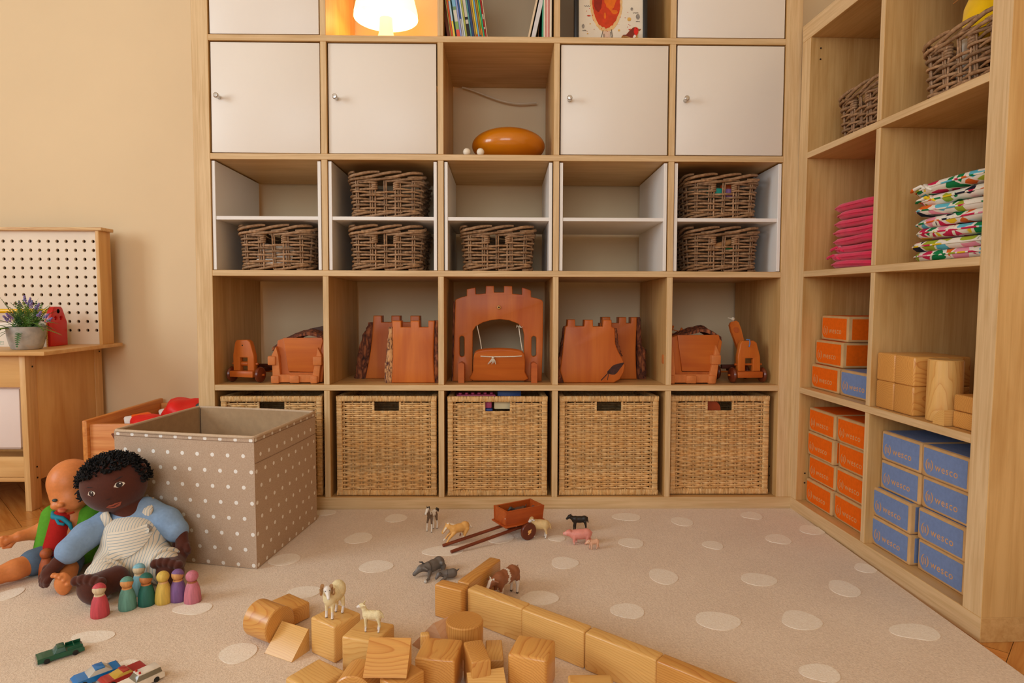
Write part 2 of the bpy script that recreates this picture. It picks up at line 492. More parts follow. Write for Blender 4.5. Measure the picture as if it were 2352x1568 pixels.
# ------------------------------------------------------------------ baskets
def fibre(name, light, dark, rough=.5, sc=(30, 30, 30)):
    # each strand's own tone comes with the mesh, a fine streak is added here
    t = NT(name)
    a = t.n('ShaderNodeVertexColor', layer_name='Col')
    v = t.coord('Object', sc)
    nz = t.noise(v, 3, 4, .6)
    base = t.ramp(nz, [(.3, lin(*dark)), (.68, lin(*light))])
    t.l(t.mix(1.0, base, a.outputs[0], 'MULTIPLY'), t.b.inputs['Base Color'])
    t.b.inputs['Roughness'].default_value = rough; t.b.inputs['Specular IOR Level'].default_value = .35
    return t.m
m_rattan = fibre('pale_rattan', (240, 202, 146), (214, 162, 98), .45)
m_willow = fibre('brown_willow', (186, 148, 112), (128, 94, 66), .5, (40, 40, 40))
m_dark = plain('basket_dark_base', (92, 62, 38), .8)

def tone(r, lo=.78, hi=1.0, warm=.08):
    q = r.uniform(lo, hi); w_ = r.uniform(0, warm)
    return (q, q*(1-w_*.6), q*(1-w_*1.6))

def wrapped_bar(k, p0, p1, wx, r, pitch=.0046):
    # a bar bound with cane: ribbed square section
    p0, p1 = Vector(p0), Vector(p1); L = (p1-p0).length; t = (p1-p0)/L
    a = Vector((0, 0, 1)) if abs(t.z) < .5 else Vector((0, 1, 0))
    u = t.cross(a).normalized(); w_ = u.cross(t)
    n = int(L/pitch)
    for i in range(n):
        k.col = tone(r, .74, 1.02, .12)
        rings = []; sk = r.uniform(-.0006, .0006)
        for s_, q in ((0, .90), (.3, 1.0), (.7, 1.0), (1, .90)):
            c = p0+t*((i+s_)*L/n)
            for e, g in ((-1, -1), (-.55, -1.12), (.55, -1.12), (1, -1), (1.12, -.55), (1.12, .55), (1, 1), (.55, 1.12), (-.55, 1.12), (-1, 1), (-1.12, .55), (-1.12, -.55)):
                rings.append(c+t*sk*g+(u*e+w_*g)*wx*q*.89)
        f = []
        for s_ in range(3):
            for j in range(12):
                j2 = (j+1) % 12
                f.append((s_*12+j, s_*12+j2, (s_+1)*12+j2, (s_+1)*12+j))
        f.append(tuple(range(11, -1, -1))); f.append(tuple(range(36, 48)))
        k.add(rings, f)
    k.col = None

def rattan_basket(seed):
    r = random.Random(seed)
    root = thing('rattan_basket', 'x', 'basket', group='square rattan baskets in the bottom row of the tall shelf')
    W, D, H, b = .314, .33, .316, .0092
    x0, x1, y0, y1, z0, z1 = -W/2+b, W/2-b, b, D-b, b, H-b
    k = MB()
    for z in (z0, z1):
        for y in (y0, y1): wrapped_bar(k, (x0-b, y, z), (x1+b, y, z), b, r)
        for x in (x0, x1): wrapped_bar(k, (x, y0, z), (x, y1, z), b*.98, r)
    for x in (x0, x1):
        for y in (y0, y1): wrapped_bar(k, (x, y, z0), (x, y, z1), b*1.02, r)
    k.build('frame', m_rattan, root, smooth=50)
    k = MB(); pitch = .0064
    n = int((z1-z0-2*b)/pitch)
    hx, hz = .042, z1-b-.031
    def weave(line, L, front):
        m = 11
        for i in range(n):
            zc = z0+b+pitch*(i+.6)
            k.col = tone(r, .74, 1.04, .14)
            segs = [(0, L)]
            if front and zc > hz: segs = [(0, L/2-hx), (L/2+hx, L)]
            for a, bb in segs:
                pts = []; rad = []
                ns = max(6, int((bb-a)/L*m*5))
                for q in range(ns+1):
                    s_ = a+(bb-a)*q/ns
                    ph = PI*s_/L*m+(PI if i % 2 else 0)
                    e = max(0, 1-min(s_-0, L-s_)/.028)
                    dz = (.0021 if (i//1) % 2 else -.0021)*e*(1 if not front or True else 0)
                    pts.append(line(s_, -.0026*math.sin(ph))+Vector((0, 0, zc+dz+.0003*math.sin(s_*40+i))))
                    rad.append((.0033+.0004*math.sin(2*ph+1.6))*(1-.18*e))
                k.tube(pts, rad, 6, caps=False)
        k.col = (.86, .82, .76)
        for q in range(m):
            s_ = L*(q+.5)/m
            top = z1
            if front and abs(s_-L/2) < hx: top = hz-.004
            for o in (-.0013, .0013): k.tube([line(s_+o, 0)+Vector((0, 0, z0)), line(s_+o, 0)+Vector((0, 0, top))], .0013, 5, caps=False)
    LX, LY = x1-x0, y1-y0
    weave(lambda s_, o: Vector((x0+s_, y0+o, 0)), LX, True)
    weave(lambda s_, o: Vector((x0+s_, y1-o, 0)), LX, False)
    weave(lambda s_, o: Vector((x0+o, y0+s_, 0)), LY, False)
    weave(lambda s_, o: Vector((x1-o, y0+s_, 0)), LY, False)
    k.build('weave', m_rattan, root, smooth=80)
    k = MB(); k.col = (.95, .9, .84)
    for s_ in (-1, 1): wrapped_bar(k, (s_*hx, y0, hz), (s_*hx, y0, z1-b), .0035, r, .004)
    wrapped_bar(k, (-hx-.003, y0, hz-.002), (hx+.003, y0, hz-.002), .0036, r, .0045)
    k.build('handle_edge', m_rattan, root, smooth=50)
    k = MB(); k.box(x0, x1, y0, y1, .004, .009); k.build('base', m_dark, root)
    return root
rb_a = rattan_basket(11); rb_b = rattan_basket(23)
spots = [(-.707, .010, .05, 'a', 'leftmost rattan basket, half hidden behind the polka dot box'),
         (-.350, .012, .0505, 'b', 'rattan basket with a dark empty handle hole just right of the polka dot box'),
         (-.002, .008, .05, 'a', 'middle rattan basket with blue and pink toys showing at its handle hole'),
         (.349, .012, .0505, 'b', 'rattan basket with a dark handle hole, second from the right end'),
         (.703, .022, .0505, 'a', 'rightmost rattan basket with a round red-brown toy in its handle hole')]
used = set()
for x, d, z, v, lab in spots:
    src = rb_a if v == 'a' else rb_b
    Mx = BS(x, d, z+.001, rnd.uniform(-.01, .012))
    if v not in used: src.matrix_world = Mx; src['label'] = lab; used.add(v)
    else: dup(src, lab, Mx)

# what shows above and through the rattan baskets
m_blue = plain('toy_blue', (30, 74, 150), .4); m_pink = plain('toy_pink', (205, 88, 130), .4)
m_cream = plain('toy_cream', (236, 220, 176), .5); m_redb = plain('toy_redbrown', (150, 60, 22), .4)
def inbox(name, label, cat, mat, M, fn, bevel=.003):
    k = MB(); fn(k); o = k.build(name, mat, None, bevel=bevel); o.matrix_world = M
    return tag(o, label, cat)
inbox('toy_brick', 'blue toy brick lying on top of the middle rattan basket', 'toy brick', m_blue, BS(.035, .03, .3335), lambda k: (k.box(-.038, .038, .03, .1, 0, .045), [k.lathe([(.007, .045), (.007, .051), (0, .051)], 12, 0, TR((x, .05, 0))) for x in (-.024, 0, .024)]))
inbox('toy_plate', 'pink toy plate sticking out of the top of the middle rattan basket', 'toy', m_pink, BS(-.07, .04, .355, .1), lambda k: [k.box(-.062, .062, 0, .07, 0, .012)]+[k.lathe([(.006, .012), (.006, .018), (0, .018)], 10, 0, TR((-.05+.02*i, .02, 0))) for i in range(6)])
inbox('toy_block', 'cream toy block behind the handle hole of the middle rattan basket', 'toy', m_cream, BS(.018, .036, .322), lambda k: k.box(-.032, .032, 0, .05, 0, .030), .004)
inbox('toy_block', 'small pink toy block at the left of the middle basket handle hole', 'toy', m_pink, BS(-.033, .036, .326), lambda k: k.box(-.013, .012, 0, .02, 0, .028), .002)
inbox('toy_block', 'small blue toy block low in the middle basket handle hole', 'toy', m_blue, BS(-.03, .03, .312), lambda k: k.box(-.014, .012, 0, .03, 0, .013), .002)
inbox('toy_disc', 'round red-brown wooden disc inside the rightmost rattan basket', 'toy', m_redb, BS(.675, .05, .300), lambda k: k.lathe([(.034, 0), (.036, .006), (.034, .012), (0, .012)], 32, 0, TR((0, 0, .02), (PI/2, 0, 0))), 0)

# brown willow baskets
def rrect(W, D, rad, n=4):
    # closed rounded rectangle, front centre first, as (x, y, outward normal)
    pts = []
    step = .012
    def lineto(a, b, nx, ny):
        L = math.hypot(b[0]-a[0], b[1]-a[1]); m = max(1, int(L/step))
        for i in range(m): pts.append((a[0]+(b[0]-a[0])*i/m, a[1]+(b[1]-a[1])*i/m, nx, ny))
    def arc(cx, cy, a0):
        m = 5
        for i in range(m):
            a = a0+PI/2*i/m; pts.append((cx+rad*math.cos(a), cy+rad*math.sin(a), math.cos(a), math.sin(a)))
    w_, d_ = W/2-rad, D-2*rad
    lineto((0, 0), (w_, 0), 0, -1); arc(w_, rad, -PI/2)
    lineto((W/2, rad), (W/2, rad+d_), 1, 0); arc(w_, rad+d_, 0)
    lineto((w_, D), (-w_, D), 0, 1); arc(-w_, rad+d_, PI/2)
    lineto((-W/2, rad+d_), (-W/2, rad), -1, 0); arc(-w_, rad, PI)
    lineto((-w_, 0), (0, 0), 0, -1)
    return pts
def willow_basket(seed, W=.236, D=.31, H=.146):
    r = random.Random(seed)
    root = thing('willow_basket', 'x', 'basket')
    P0 = rrect(W-.022, D-.022, .028)
    N = len(P0); 
    cum = [0]
    for i in range(N): cum.append(cum[-1]+math.hypot(P0[(i+1) % N][0]-P0[i][0], P0[(i+1) % N][1]-P0[i][1]))
    L = cum[-1]
    def at(s_):
        s_ %= L
        lo = 0; hi = N
        while hi-lo > 1:
            m = (lo+hi)//2
            if cum[m] <= s_: lo = m
            else: hi = m
        f = (s_-cum[lo])/(cum[lo+1]-cum[lo]); a, b = P0[lo], P0[(lo+1) % N]
        nx, ny = a[2]*(1-f)+b[2]*f, a[3]*(1-f)+b[3]*f; q = math.hypot(nx, ny)
        return Vector((a[0]*(1-f)+b[0]*f, a[1]*(1-f)+b[1]*f+.011, 0)), Vector((nx/q, ny/q, 0))
    def flare(z): return -.006+.012*(z/H)-.003*(2*z/H-1)**2*0
    nst = 22; sp = L/nst
    k = MB()
    rows = 10; z0, z1 = .020, .108
    hx = .031; hz0 = .084
    for i in range(rows):
        zc = z0+(z1-z0)*i/(rows-1); amp = .0052
        R = r.uniform(.0033, .0043)
        segs = [(0.0, L)]
        if zc > hz0-.004: segs = [(hx, L-hx)]
        for a, b in segs:
            pts = []; rad = []; n = int((b-a)/.0075); k.col = tone(r, .66, 1.1, .1)
            for q in range(n+1):
                s_ = a+(b-a)*q/n; p, nm = at(s_)
                ph = PI*s_/sp+(PI if i % 2 else 0)
                wob = .0012*math.sin(s_*31+i*2.1)
                pts.append(p+nm*(flare(zc)+amp*math.cos(ph))+Vector((0, 0, zc+wob)))
                rad.append(R*(1+.08*math.sin(s_*57+i)))
            k.tube(pts, rad, 6, closed=(a == 0.0 and False), caps=True)
    k.build('weave', m_willow, root, smooth=80)
    k = MB()
    for q in range(nst):
        for o in (-.0032, .0032):
            k.col = tone(r, .7, 1.0, .1)
            p, nm = at(q*sp+o)
            k.tube([p+nm*flare(0)+Vector((0, 0, .004)), p+nm*flare(.06)+Vector((0, 0, .06)), p+nm*flare(.12)+Vector((0, 0, .122))], .0026, 6, caps=False)
    for s_ in (-1, 1):
        # bound edges of the handle hole
        for j in range(5):
            zc = hz0+.004+j*.0062
            p, nm = at(s_*hx)
            k.col = tone(r, .8, 1.15, .08)
            ring = [p+nm*(.0065*math.cos(a))+Vector((s_*.003+.0078*math.sin(a), 0, zc+.0016*math.sin(a))) for a in [2*PI*u/12 for u in range(12)]]
            k.tube(ring, .0032, 6, closed=True)
        k.tube([at(s_*hx)[0]+Vector((0, 0, .004)), at(s_*hx)[0]+Vector((0, 0, .122))], .0028, 6, caps=False)
    k.build('stakes', m_willow, root, smooth=80)
    def braid(z, amp, R, count, span, name, up):
        k = MB()
        for j in range(count):
            k.col = tone(r, .66, 1.12, .12)
            s0 = L*j/count+r.uniform(-.005, .005); pts = []; rad = []
            n = 12
            for q in range(n+1):
                f = q/n; p, nm = at(s0+span*f)
                a = -.55*PI+1.1*PI*f
                pts.append(p+nm*(flare(z)+.0068*math.cos(a)+.001)+Vector((0, 0, z+up*amp*math.sin(a)+r.uniform(-.0004, .0004))))
                rad.append(R*(.75+.25*math.sin(PI*f)))
            k.tube(pts, rad, 7)
        k.build(name, m_willow, root, smooth=80)
    braid(H-.0145, .0085, .0049, 13, .125, 'top_rim', 1)
    braid(H-.0295, .0045, .0042, 12, .13, 'under_rim', 1)
    braid(.0105, .0068, .0043, 13, .13, 'foot_rim', 1)
    k = MB(); k.box(-W/2+.02, W/2-.02, .02, D-.02, .006, .011); k.build('base', m_dark, root)
    return root
wb = [willow_basket(5), willow_basket(17)]
ins = ROWZ(3)+.001
wspots = [(0, BS(-.702, .028, ins, -.03), 'brown willow basket with white paper in its handle hole, leftmost on the tall shelf', 'wicker baskets in the third row of the tall shelf'),
          (1, BS(-.352, .024, ins+.165, .02), 'brown willow basket on the upper level right of the empty left insert', 'wicker baskets in the third row of the tall shelf'),
          (0, BS(-.352, .022, ins, .015), 'brown willow basket directly below the upper one in the second insert', 'wicker baskets in the third row of the tall shelf'),
          (1, BS(-.004, .022, ins, -.025), 'brown willow basket alone in the lower half of the middle white insert', 'wicker baskets in the third row of the tall shelf'),
          (0, BS(.707, .030, ins+.165, .01), 'willow basket holding turquoise and purple pieces, upper right of the tall shelf', 'wicker baskets in the third row of the tall shelf'),
          (1, BS(.710, .030, ins, -.01), 'willow basket with a wooden stick in its handle hole, lower right of tall shelf', 'wicker baskets in the third row of the tall shelf'),
          (1, RS(.225, .045, 1.1125, -.02), 'brown willow basket in the upper left opening of the low right shelf', 'wicker baskets on the low right shelf'),
          (0, RS(.605, .03, 1.1125, .03), 'brown willow basket holding a yellow toy on the low right shelf', 'wicker baskets on the low right shelf')]
seen = set()
for v, Mx, lab, grp in wspots:
    if v not in seen: wb[v].matrix_world = Mx; wb[v]['label'] = lab; wb[v]['group'] = grp; seen.add(v)
    else: dup(wb[v], lab, Mx, group=grp)
inbox('paper_sheet', 'white folded paper standing inside the leftmost willow basket', 'paper', plain('paper_white', (236, 232, 224), .7), BS(-.70, .045, ins+.02, -.03), lambda k: k.box(-.06, .05, 0, .003, 0, .062, 0, TR((0, 0, 0), (-.2, .12, 0))), 0)
inbox('toy_block', 'turquoise block inside the upper right willow basket', 'toy', plain('toy_turquoise', (40, 176, 160), .45), BS(.685, .052, ins+.165+.07), lambda k: k.box(-.022, .022, 0, .03, 0, .03), .003)
inbox('toy_block', 'purple block inside the upper right willow basket', 'toy', plain('toy_purple', (150, 110, 170), .45), BS(.738, .052, ins+.165+.068, .3), lambda k: k.box(-.018, .018, 0, .03, 0, .03), .003)
inbox('toy_block', 'orange block inside the upper right willow basket', 'toy', plain('toy_orange', (206, 96, 30), .45), BS(.728, .075, ins+.165+.085, -.3), lambda k: k.box(-.02, .02, 0, .03, 0, .03), .003)
inbox('wooden_stick', 'round tan wooden stick inside the lower right willow basket', 'stick', plain('stick_tan', (196, 142, 90), .5), BS(.706, .052, ins+.085), lambda k: k.tube([(-.045, 0, -.012), (.05, .01, .018)], .0095, 14), 0)
inbox('toy_block', 'green block low inside the lower right willow basket', 'toy', plain('toy_green', (40, 130, 80), .45), BS(.728, .05, ins+.066), lambda k: k.box(-.015, .015, 0, .03, 0, .018), .003)
# ------------------------------------------------------------------ plates cut from board, with holes
def plate(name, loops, thick, mat, parent=None, bevel=.002, loc=(0, 0, 0), rot=(0, 0, 0), res=2):
    # loops in x,z; the board runs from y=0 to y=thick
    cu = bpy.data.curves.new(name, 'CURVE'); cu.dimensions = '2D'; cu.fill_mode = 'BOTH'
    for lp in loops:
        sp = cu.splines.new('POLY'); sp.points.add(len(lp)-1)
        for p, (x, z) in zip(sp.points, lp): p.co = (x, z, 0, 1)
        sp.use_cyclic_u = True
    cu.extrude = thick/2-bevel; cu.bevel_depth = bevel; cu.bevel_resolution = res; cu.offset = -bevel
    tmp = bpy.data.objects.new('tmp', cu); COL.objects.link(tmp)
    dg = bpy.context.evaluated_depsgraph_get()
    me = bpy.data.meshes.new_from_object(tmp.evaluated_get(dg)); me.name = name
    bpy.data.objects.remove(tmp)
    me.transform(Matrix.Translation((0, thick/2, 0)) @ Matrix.Rotation(PI/2, 4, 'X'))
    me.materials.clear(); me.materials.append(mat)
    bm = bmesh.new(); bm.from_mesh(me); bmesh.ops.remove_doubles(bm, verts=bm.verts, dist=1e-5); bmesh.ops.recalc_face_normals(bm, faces=bm.faces); bm.to_mesh(me); bm.free()
    me.polygons.foreach_set('use_smooth', [True]*len(me.polygons)); me.set_sharp_from_angle(angle=math.radians(40))
    o = bpy.data.objects.new(name, me); COL.objects.link(o)
    o.parent = parent; o.location = loc; o.rotation_euler = rot
    return o
def smooth_poly(pts, n=4):
    # Catmull-Rom through closed points
    out = []; k = len(pts)
    for i in range(k):
        p0, p1, p2, p3 = [Vector(pts[(i+j-1) % k]) for j in range(4)]
        for q in range(n):
            t = q/n
            out.append(tuple(.5*((2*p1)+(p2-p0)*t+(2*p0-5*p1+4*p2-p3)*t*t+(3*p1-p0-3*p2+p3)*t**3)))
    return out
def slot(cx, cz, w_, h_, n=8):
    r = w_/2; o = []
    for i in range(n+1): a = PI*i/n; o.append((cx+r*math.cos(a), cz+h_/2-r+r*math.sin(a)))
    for i in range(n+1): a = PI+PI*i/n; o.append((cx+r*math.cos(a), cz-h_/2+r+r*math.sin(a)))
    return o

m_castle = ringwood('stained_alder', (204, 112, 40), (172, 80, 24), 60, .38, .25, .22, .75)
m_castlev = veneer('stained_alder_upright', (206, 114, 42), (178, 84, 28), 'Z', .4, .5, .7)
m_castleh = veneer('stained_alder_flat', (206, 114, 42), (178, 84, 28), 'X', .4, .5, .7)
m_block_o = plain('stained_stone', (208, 122, 60), .6, .08, 60, .2, 300)
m_wheel = plain('dark_wheel_wood', (112, 48, 24), .35, .1, 60, coat=.3)
t = NT('bark')
v = t.coord('Object', (30, 30, 9))
g1 = t.noise(v, 2.2, 5, .65, 1.2)
vo = t.n('ShaderNodeTexVoronoi', i_Scale=2.4); vo.feature = 'DISTANCE_TO_EDGE'; t.l(v, vo.inputs['Vector'])
f = t.math('ADD', t.math('MULTIPLY', g1, .8), t.math('MULTIPLY', vo.outputs[0], .8))
t.l(t.ramp(f, [(.32, lin(44, 24, 18)), (.5, lin(112, 58, 34)), (.72, lin(168, 98, 58))]), t.b.inputs['Base Color'])
t.b.inputs['Roughness'].default_value = .85; t.bump(f, .9, .006); m_bark = t.m
t = NT('pale_bark')
v = t.coord('Object', (34, 34, 10)); g1 = t.noise(v, 2.2, 5, .65, 1.2)
t.l(t.ramp(g1, [(.34, lin(70, 40, 46)), (.44, lin(120, 72, 48)), (.55, lin(214, 158, 104))]), t.b.inputs['Base Color'])
t.b.inputs['Roughness'].default_value = .85; t.bump(g1, .8, .006); m_bark2 = t.m
m_rope = plain('white_cord', (222, 210, 190), .9, .1, 300)
m_pale = plain('pale_bead', (226, 166, 92), .4)

def bark_strip(parent, pts, mat, seed, n=26):
    # pts: list of (z, x_outer, x_inner, y_front, y_back): a lumpy slab of bark
    r = random.Random(seed); v = []; f = []; m = 10
    for i in range(n+1):
        t_ = i/n*(len(pts)-1); a = min(int(t_), len(pts)-2); u = t_-a
        z, xo, xi, yf, yb = [pts[a][j]*(1-u)+pts[a+1][j]*u for j in range(5)]
        for j in range(m):
            an = 2*PI*j/m
            cx, cy = (xo+xi)/2, (yf+yb)/2
            q = 1+r.uniform(-.14, .14)
            sx = math.copysign(abs(math.cos(an))**.6, math.cos(an)); sy = math.copysign(abs(math.sin(an))**.6, math.sin(an))
            v.append((cx+abs(xo-xi)/2*sx*q, cy+abs(yb-yf)/2*sy*q, z))
    for i in range(n):
        for j in range(m):
            j2 = (j+1) % m; f.append((i*m+j, i*m+j2, (i+1)*m+j2, (i+1)*m+j))
    f.append(tuple(range(m-1, -1, -1))); f.append(tuple(range(n*m, n*m+m)))
    k = MB(); k.add(v, f)
    return k.build('bark', mat, parent, smooth=60)

# gatehouse
Z2 = .4045
gate = thing('toy_castle_gate', 'reddish wooden toy castle gatehouse with arch and lowered drawbridge', 'toy castle', M=BS(-.002, .10, Z2))
q = 2.257e-4
def gp(L): return [((x-700)*q, (1475-y)*q) for x, y in L]
outer = gp([(50, 1475), (70, 800), (85, 300), (110, 285), (180, 258), (250, 240), (250, 145), (375, 120), (380, 215), (450, 212), (520, 205), (525, 97), (640, 97), (645, 190), (785, 190), (785, 97), (905, 100), (910, 210), (980, 214), (1045, 222), (1045, 120), (1110, 135), (1175, 162), (1178, 255), (1270, 275), (1335, 300), (1352, 330), (1350, 900), (1335, 1475), (1080, 1475), (1076, 800), (1060, 720), (990, 640), (860, 592), (730, 577), (600, 590), (480, 625), (380, 680), (335, 750), (330, 1475)])[::-1]
plate('wall_plate', [outer, slot((180-700)*q, (1475-970)*q, 70*q, 300*q), slot((1220-700)*q, (1475-968)*q, 70*q, 296*q)], .034, m_castlev, gate, .0025)
for s_ in (-1, 1):
    k = MB()
    k.prism([(-.0095, 0), (.0095, 0), (.0095, .060), (.0, .066), (-.0095, .062)], -.052, 0)
    o = k.build('foot', m_castleh, gate, bevel=.002); o.location = (s_*.1165, 0, 0)
k = MB(); k.lathe([(.003, 0), (.0062, .001), (.0068, .006), (.0055, .010), (.0028, .011)], 20, 0, TR((.003, 0, .2415), (PI/2, 0, 0)))
k.build('peg', m_pale, gate)
k = MB(); k.lathe([(.0026, 0), (.0026, .0004)], 12, 0, TR((.003, -.0112, .2415), (PI/2, 0, 0))); k.build('peg_hole', m_hole, gate)
bw = .165
db = smooth_poly([(-.082, 0), (-.0825, .03), (-.081, .07), (-.076, .094), (-.055, .104), (0, .108), (.055, .104), (.078, .094), (.084, .07), (.084, .03), (.083, 0)], 3)
db = [(x, max(z, 0)) for x, z in db][::-1]
o = plate('drawbridge', [db], .02, m_castleh, gate, .003, (.003, -.026, .004), (.30, 0, 0))
k = MB()
k.tube([(-.058, -.0012, .086), (-.03, -.002, .0845), (0, -.002, .0845), (.05, -.0018, .0855), (.074, -.001, .087)], .0016, 6)
for i in range(7): k.tube([(-.018, -.003, .083), (-.019+.0025*(i-3), -.006, .072), (-.022+.004*(i-3), -.004, .060+.003*(i % 3))], .0012, 5)
k.ell((-.018, -.003, .082), .0042, 10, 8)
k.build('knotted_cord', m_rope, o)
k = MB()
k.tube([(-.068, .004, .182), (-.058, -.012, .14), (-.052, -.024, .104)], .0016, 6)
k.build('rope', m_rope, gate)
k = MB(); k.tube([(.068, .002, .178), (.073, -.012, .14), (.079, -.026, .102)], .0016, 6)
for i in range(6): k.tube([(.066, 0, .178), (.062+.003*i, -.006, .184-.004*(i % 3)), (.060+.004*i, -.003, .176+.003*(i % 2))], .0011, 5)
k.build('rope', m_rope, gate)
bark_strip(gate, [(0, -.152, -.144, .002, .032), (.1, -.150, -.141, .002, .032), (.26, -.147, -.137, .004, .03)], m_bark, 4)
# small bricks at the back of the gate's opening
for i, (x, h, lab) in enumerate(((-.068, .075, 'taller dark wooden brick standing behind the gatehouse arch'), (-.022, .052, 'shorter dark wooden brick standing behind the gatehouse arch'))):
    k = MB(); k.box(-.02, .02, 0, .02, 0, h); o = k.build('wooden_brick', m_castlev, None, bevel=.002); o.matrix_world = BS(x-.002, .30, Z2); tag(o, lab, 'toy brick')

# castle towers
def tower(name, lab, outline, M, thick, barks):
    root = thing(name, lab, 'toy castle', M=M, group='wooden castle towers on the tall shelf')
    plate('tower_plate', [outline[::-1]], thick, m_castlev, root, .004)
    for b in barks: bark_strip(root, *b)
    return root
def crenel(xl0, xr0, xl1, xr1, H, notch, merl):
    # left and right edges bulge to the foot; merlons as (from, to) along the top
    o = [(xl0, 0), (xr0, 0)]
    o += [(xr0*(1-t)+xr1*t+.004*math.sin(PI*t)*-1, (H-notch)*t) for t in (.25, .5, .75, 1)]
    o[-1] = (xr1, H-notch)
    for a, b in merl[::-1]:
        if b >= xr1-1e-4: o.pop(); 
        o += [(b, H-notch), (b, H), (a, H), (a, H-notch)] if b < xr1-1e-4 else [(xr1, H), (a, H), (a, H-notch)]
    if merl[0][0] <= xl1+1e-4: o.pop()
    else: o.append((xl1, H-notch))
    o += [(xl0*(1-t)+xl1*t+.004*math.sin(PI*t), (H-notch)*t) for t in (.75, .5, .25)]
    return o
tower('toy_castle_tower', 'front orange-brown castle tower with pale flaking bark down its left side',
      crenel(-.068, .070, -.0645, .070, .198, .020, [(-.0645, -.036), (-.006, .022), (.050, .070)]), BS(-.272, .048, Z2), .045,
      [([(0, -.092, -.062, .002, .046), (.06, -.090, -.058, .0, .046), (.12, -.082, -.061, .0, .046), (.178, -.078, -.062, .004, .046)], m_bark2, 3),
       ([(0, .064, .0845, .004, .052), (.1, .064, .0835, .004, .052), (.199, .066, .0825, .006, .05)], m_bark, 8)])
tower('toy_castle_tower', 'darker castle tower standing deeper in the shelf, behind the front tower',
      crenel(-.085, .115, -.056, .10, .213, .022, [(-.056, -.028), (.004, .034), (.068, .10)]), BS(-.365, .175, Z2), .045,
      [([(0, -.125, -.080, .0, .045), (.08, -.113, -.070, .0, .045), (.15, -.094, -.056, .002, .045), (.19, -.074, -.054, .006, .04)], m_bark, 5)])
ol = smooth_poly([(-.100, 0), (-.094, .05), (-.086, .10), (-.083, .15), (-.081, .180)], 2)
big = [(-.103, 0), (.058, 0), (.078, .012), (.090, .034), (.094, .058), (.084, .080), (.072, .100), (.062, .125), (.060, .165), (.059, .176), (.050, .180),
       (.049, .202), (.022, .202), (.021, .181), (-.010, .181), (-.011, .202), (-.038, .202), (-.039, .182), (-.067, .182), (-.068, .203), (-.092, .203), (-.093, .183), (-.100, .18), (-.108, .10), (-.116, .04)]
tower('toy_castle_tower', 'wide castle tower with a dark branch knot at its lower right', big, BS(.312, .055, Z2), .05,
      [([(0, -.124, -.098, .004, .052), (.06, -.122, -.100, .002, .05), (.12, -.112, -.096, .004, .05), (.18, -.104, -.092, .006, .045)], m_bark, 6),
       ([(.085, .070, .088, .006, .05), (.12, .060, .076, .004, .05), (.175, .056, .068, .006, .045)], m_bark, 9)])
k = MB(); r_ = random.Random(2)
kn = [(-.024, -.012), (.0, -.018), (.018, .002), (.030, .02), (.016, .018), (-.004, .012), (-.014, .002)]
k.prism([(x, z) for x, z in smooth_poly(kn, 3)], -.0006, .001); 
k.prism([(-.045, -.036), (-.043, -.038), (-.016, -.010), (-.018, -.008)], -.0006, .001); k.prism([(-.024, -.036), (-.022, -.036), (-.018, -.012), (-.020, -.012)], -.0006, .001)
o = k.build('knot', plain('dark_knot', (66, 34, 26), .7, .3, 90), [c for c in COL.objects if c.name.startswith('toy_castle_tower')][-1])
o.location = (.06, 0, .045)
tower('toy_castle_tower', 'narrow castle tower with bark on its right, behind the knotted tower',
      crenel(-.09, .052, -.075, .050, .21, .020, [(-.068, -.040), (-.012, .014), (.030, .050)]), BS(.415, .165, Z2), .05,
      [([(0, .052, .086, .002, .052), (.10, .052, .084, .002, .05), (.112, .052, .070, .002, .05), (.21, .048, .064, .004, .05)], m_bark, 12)])

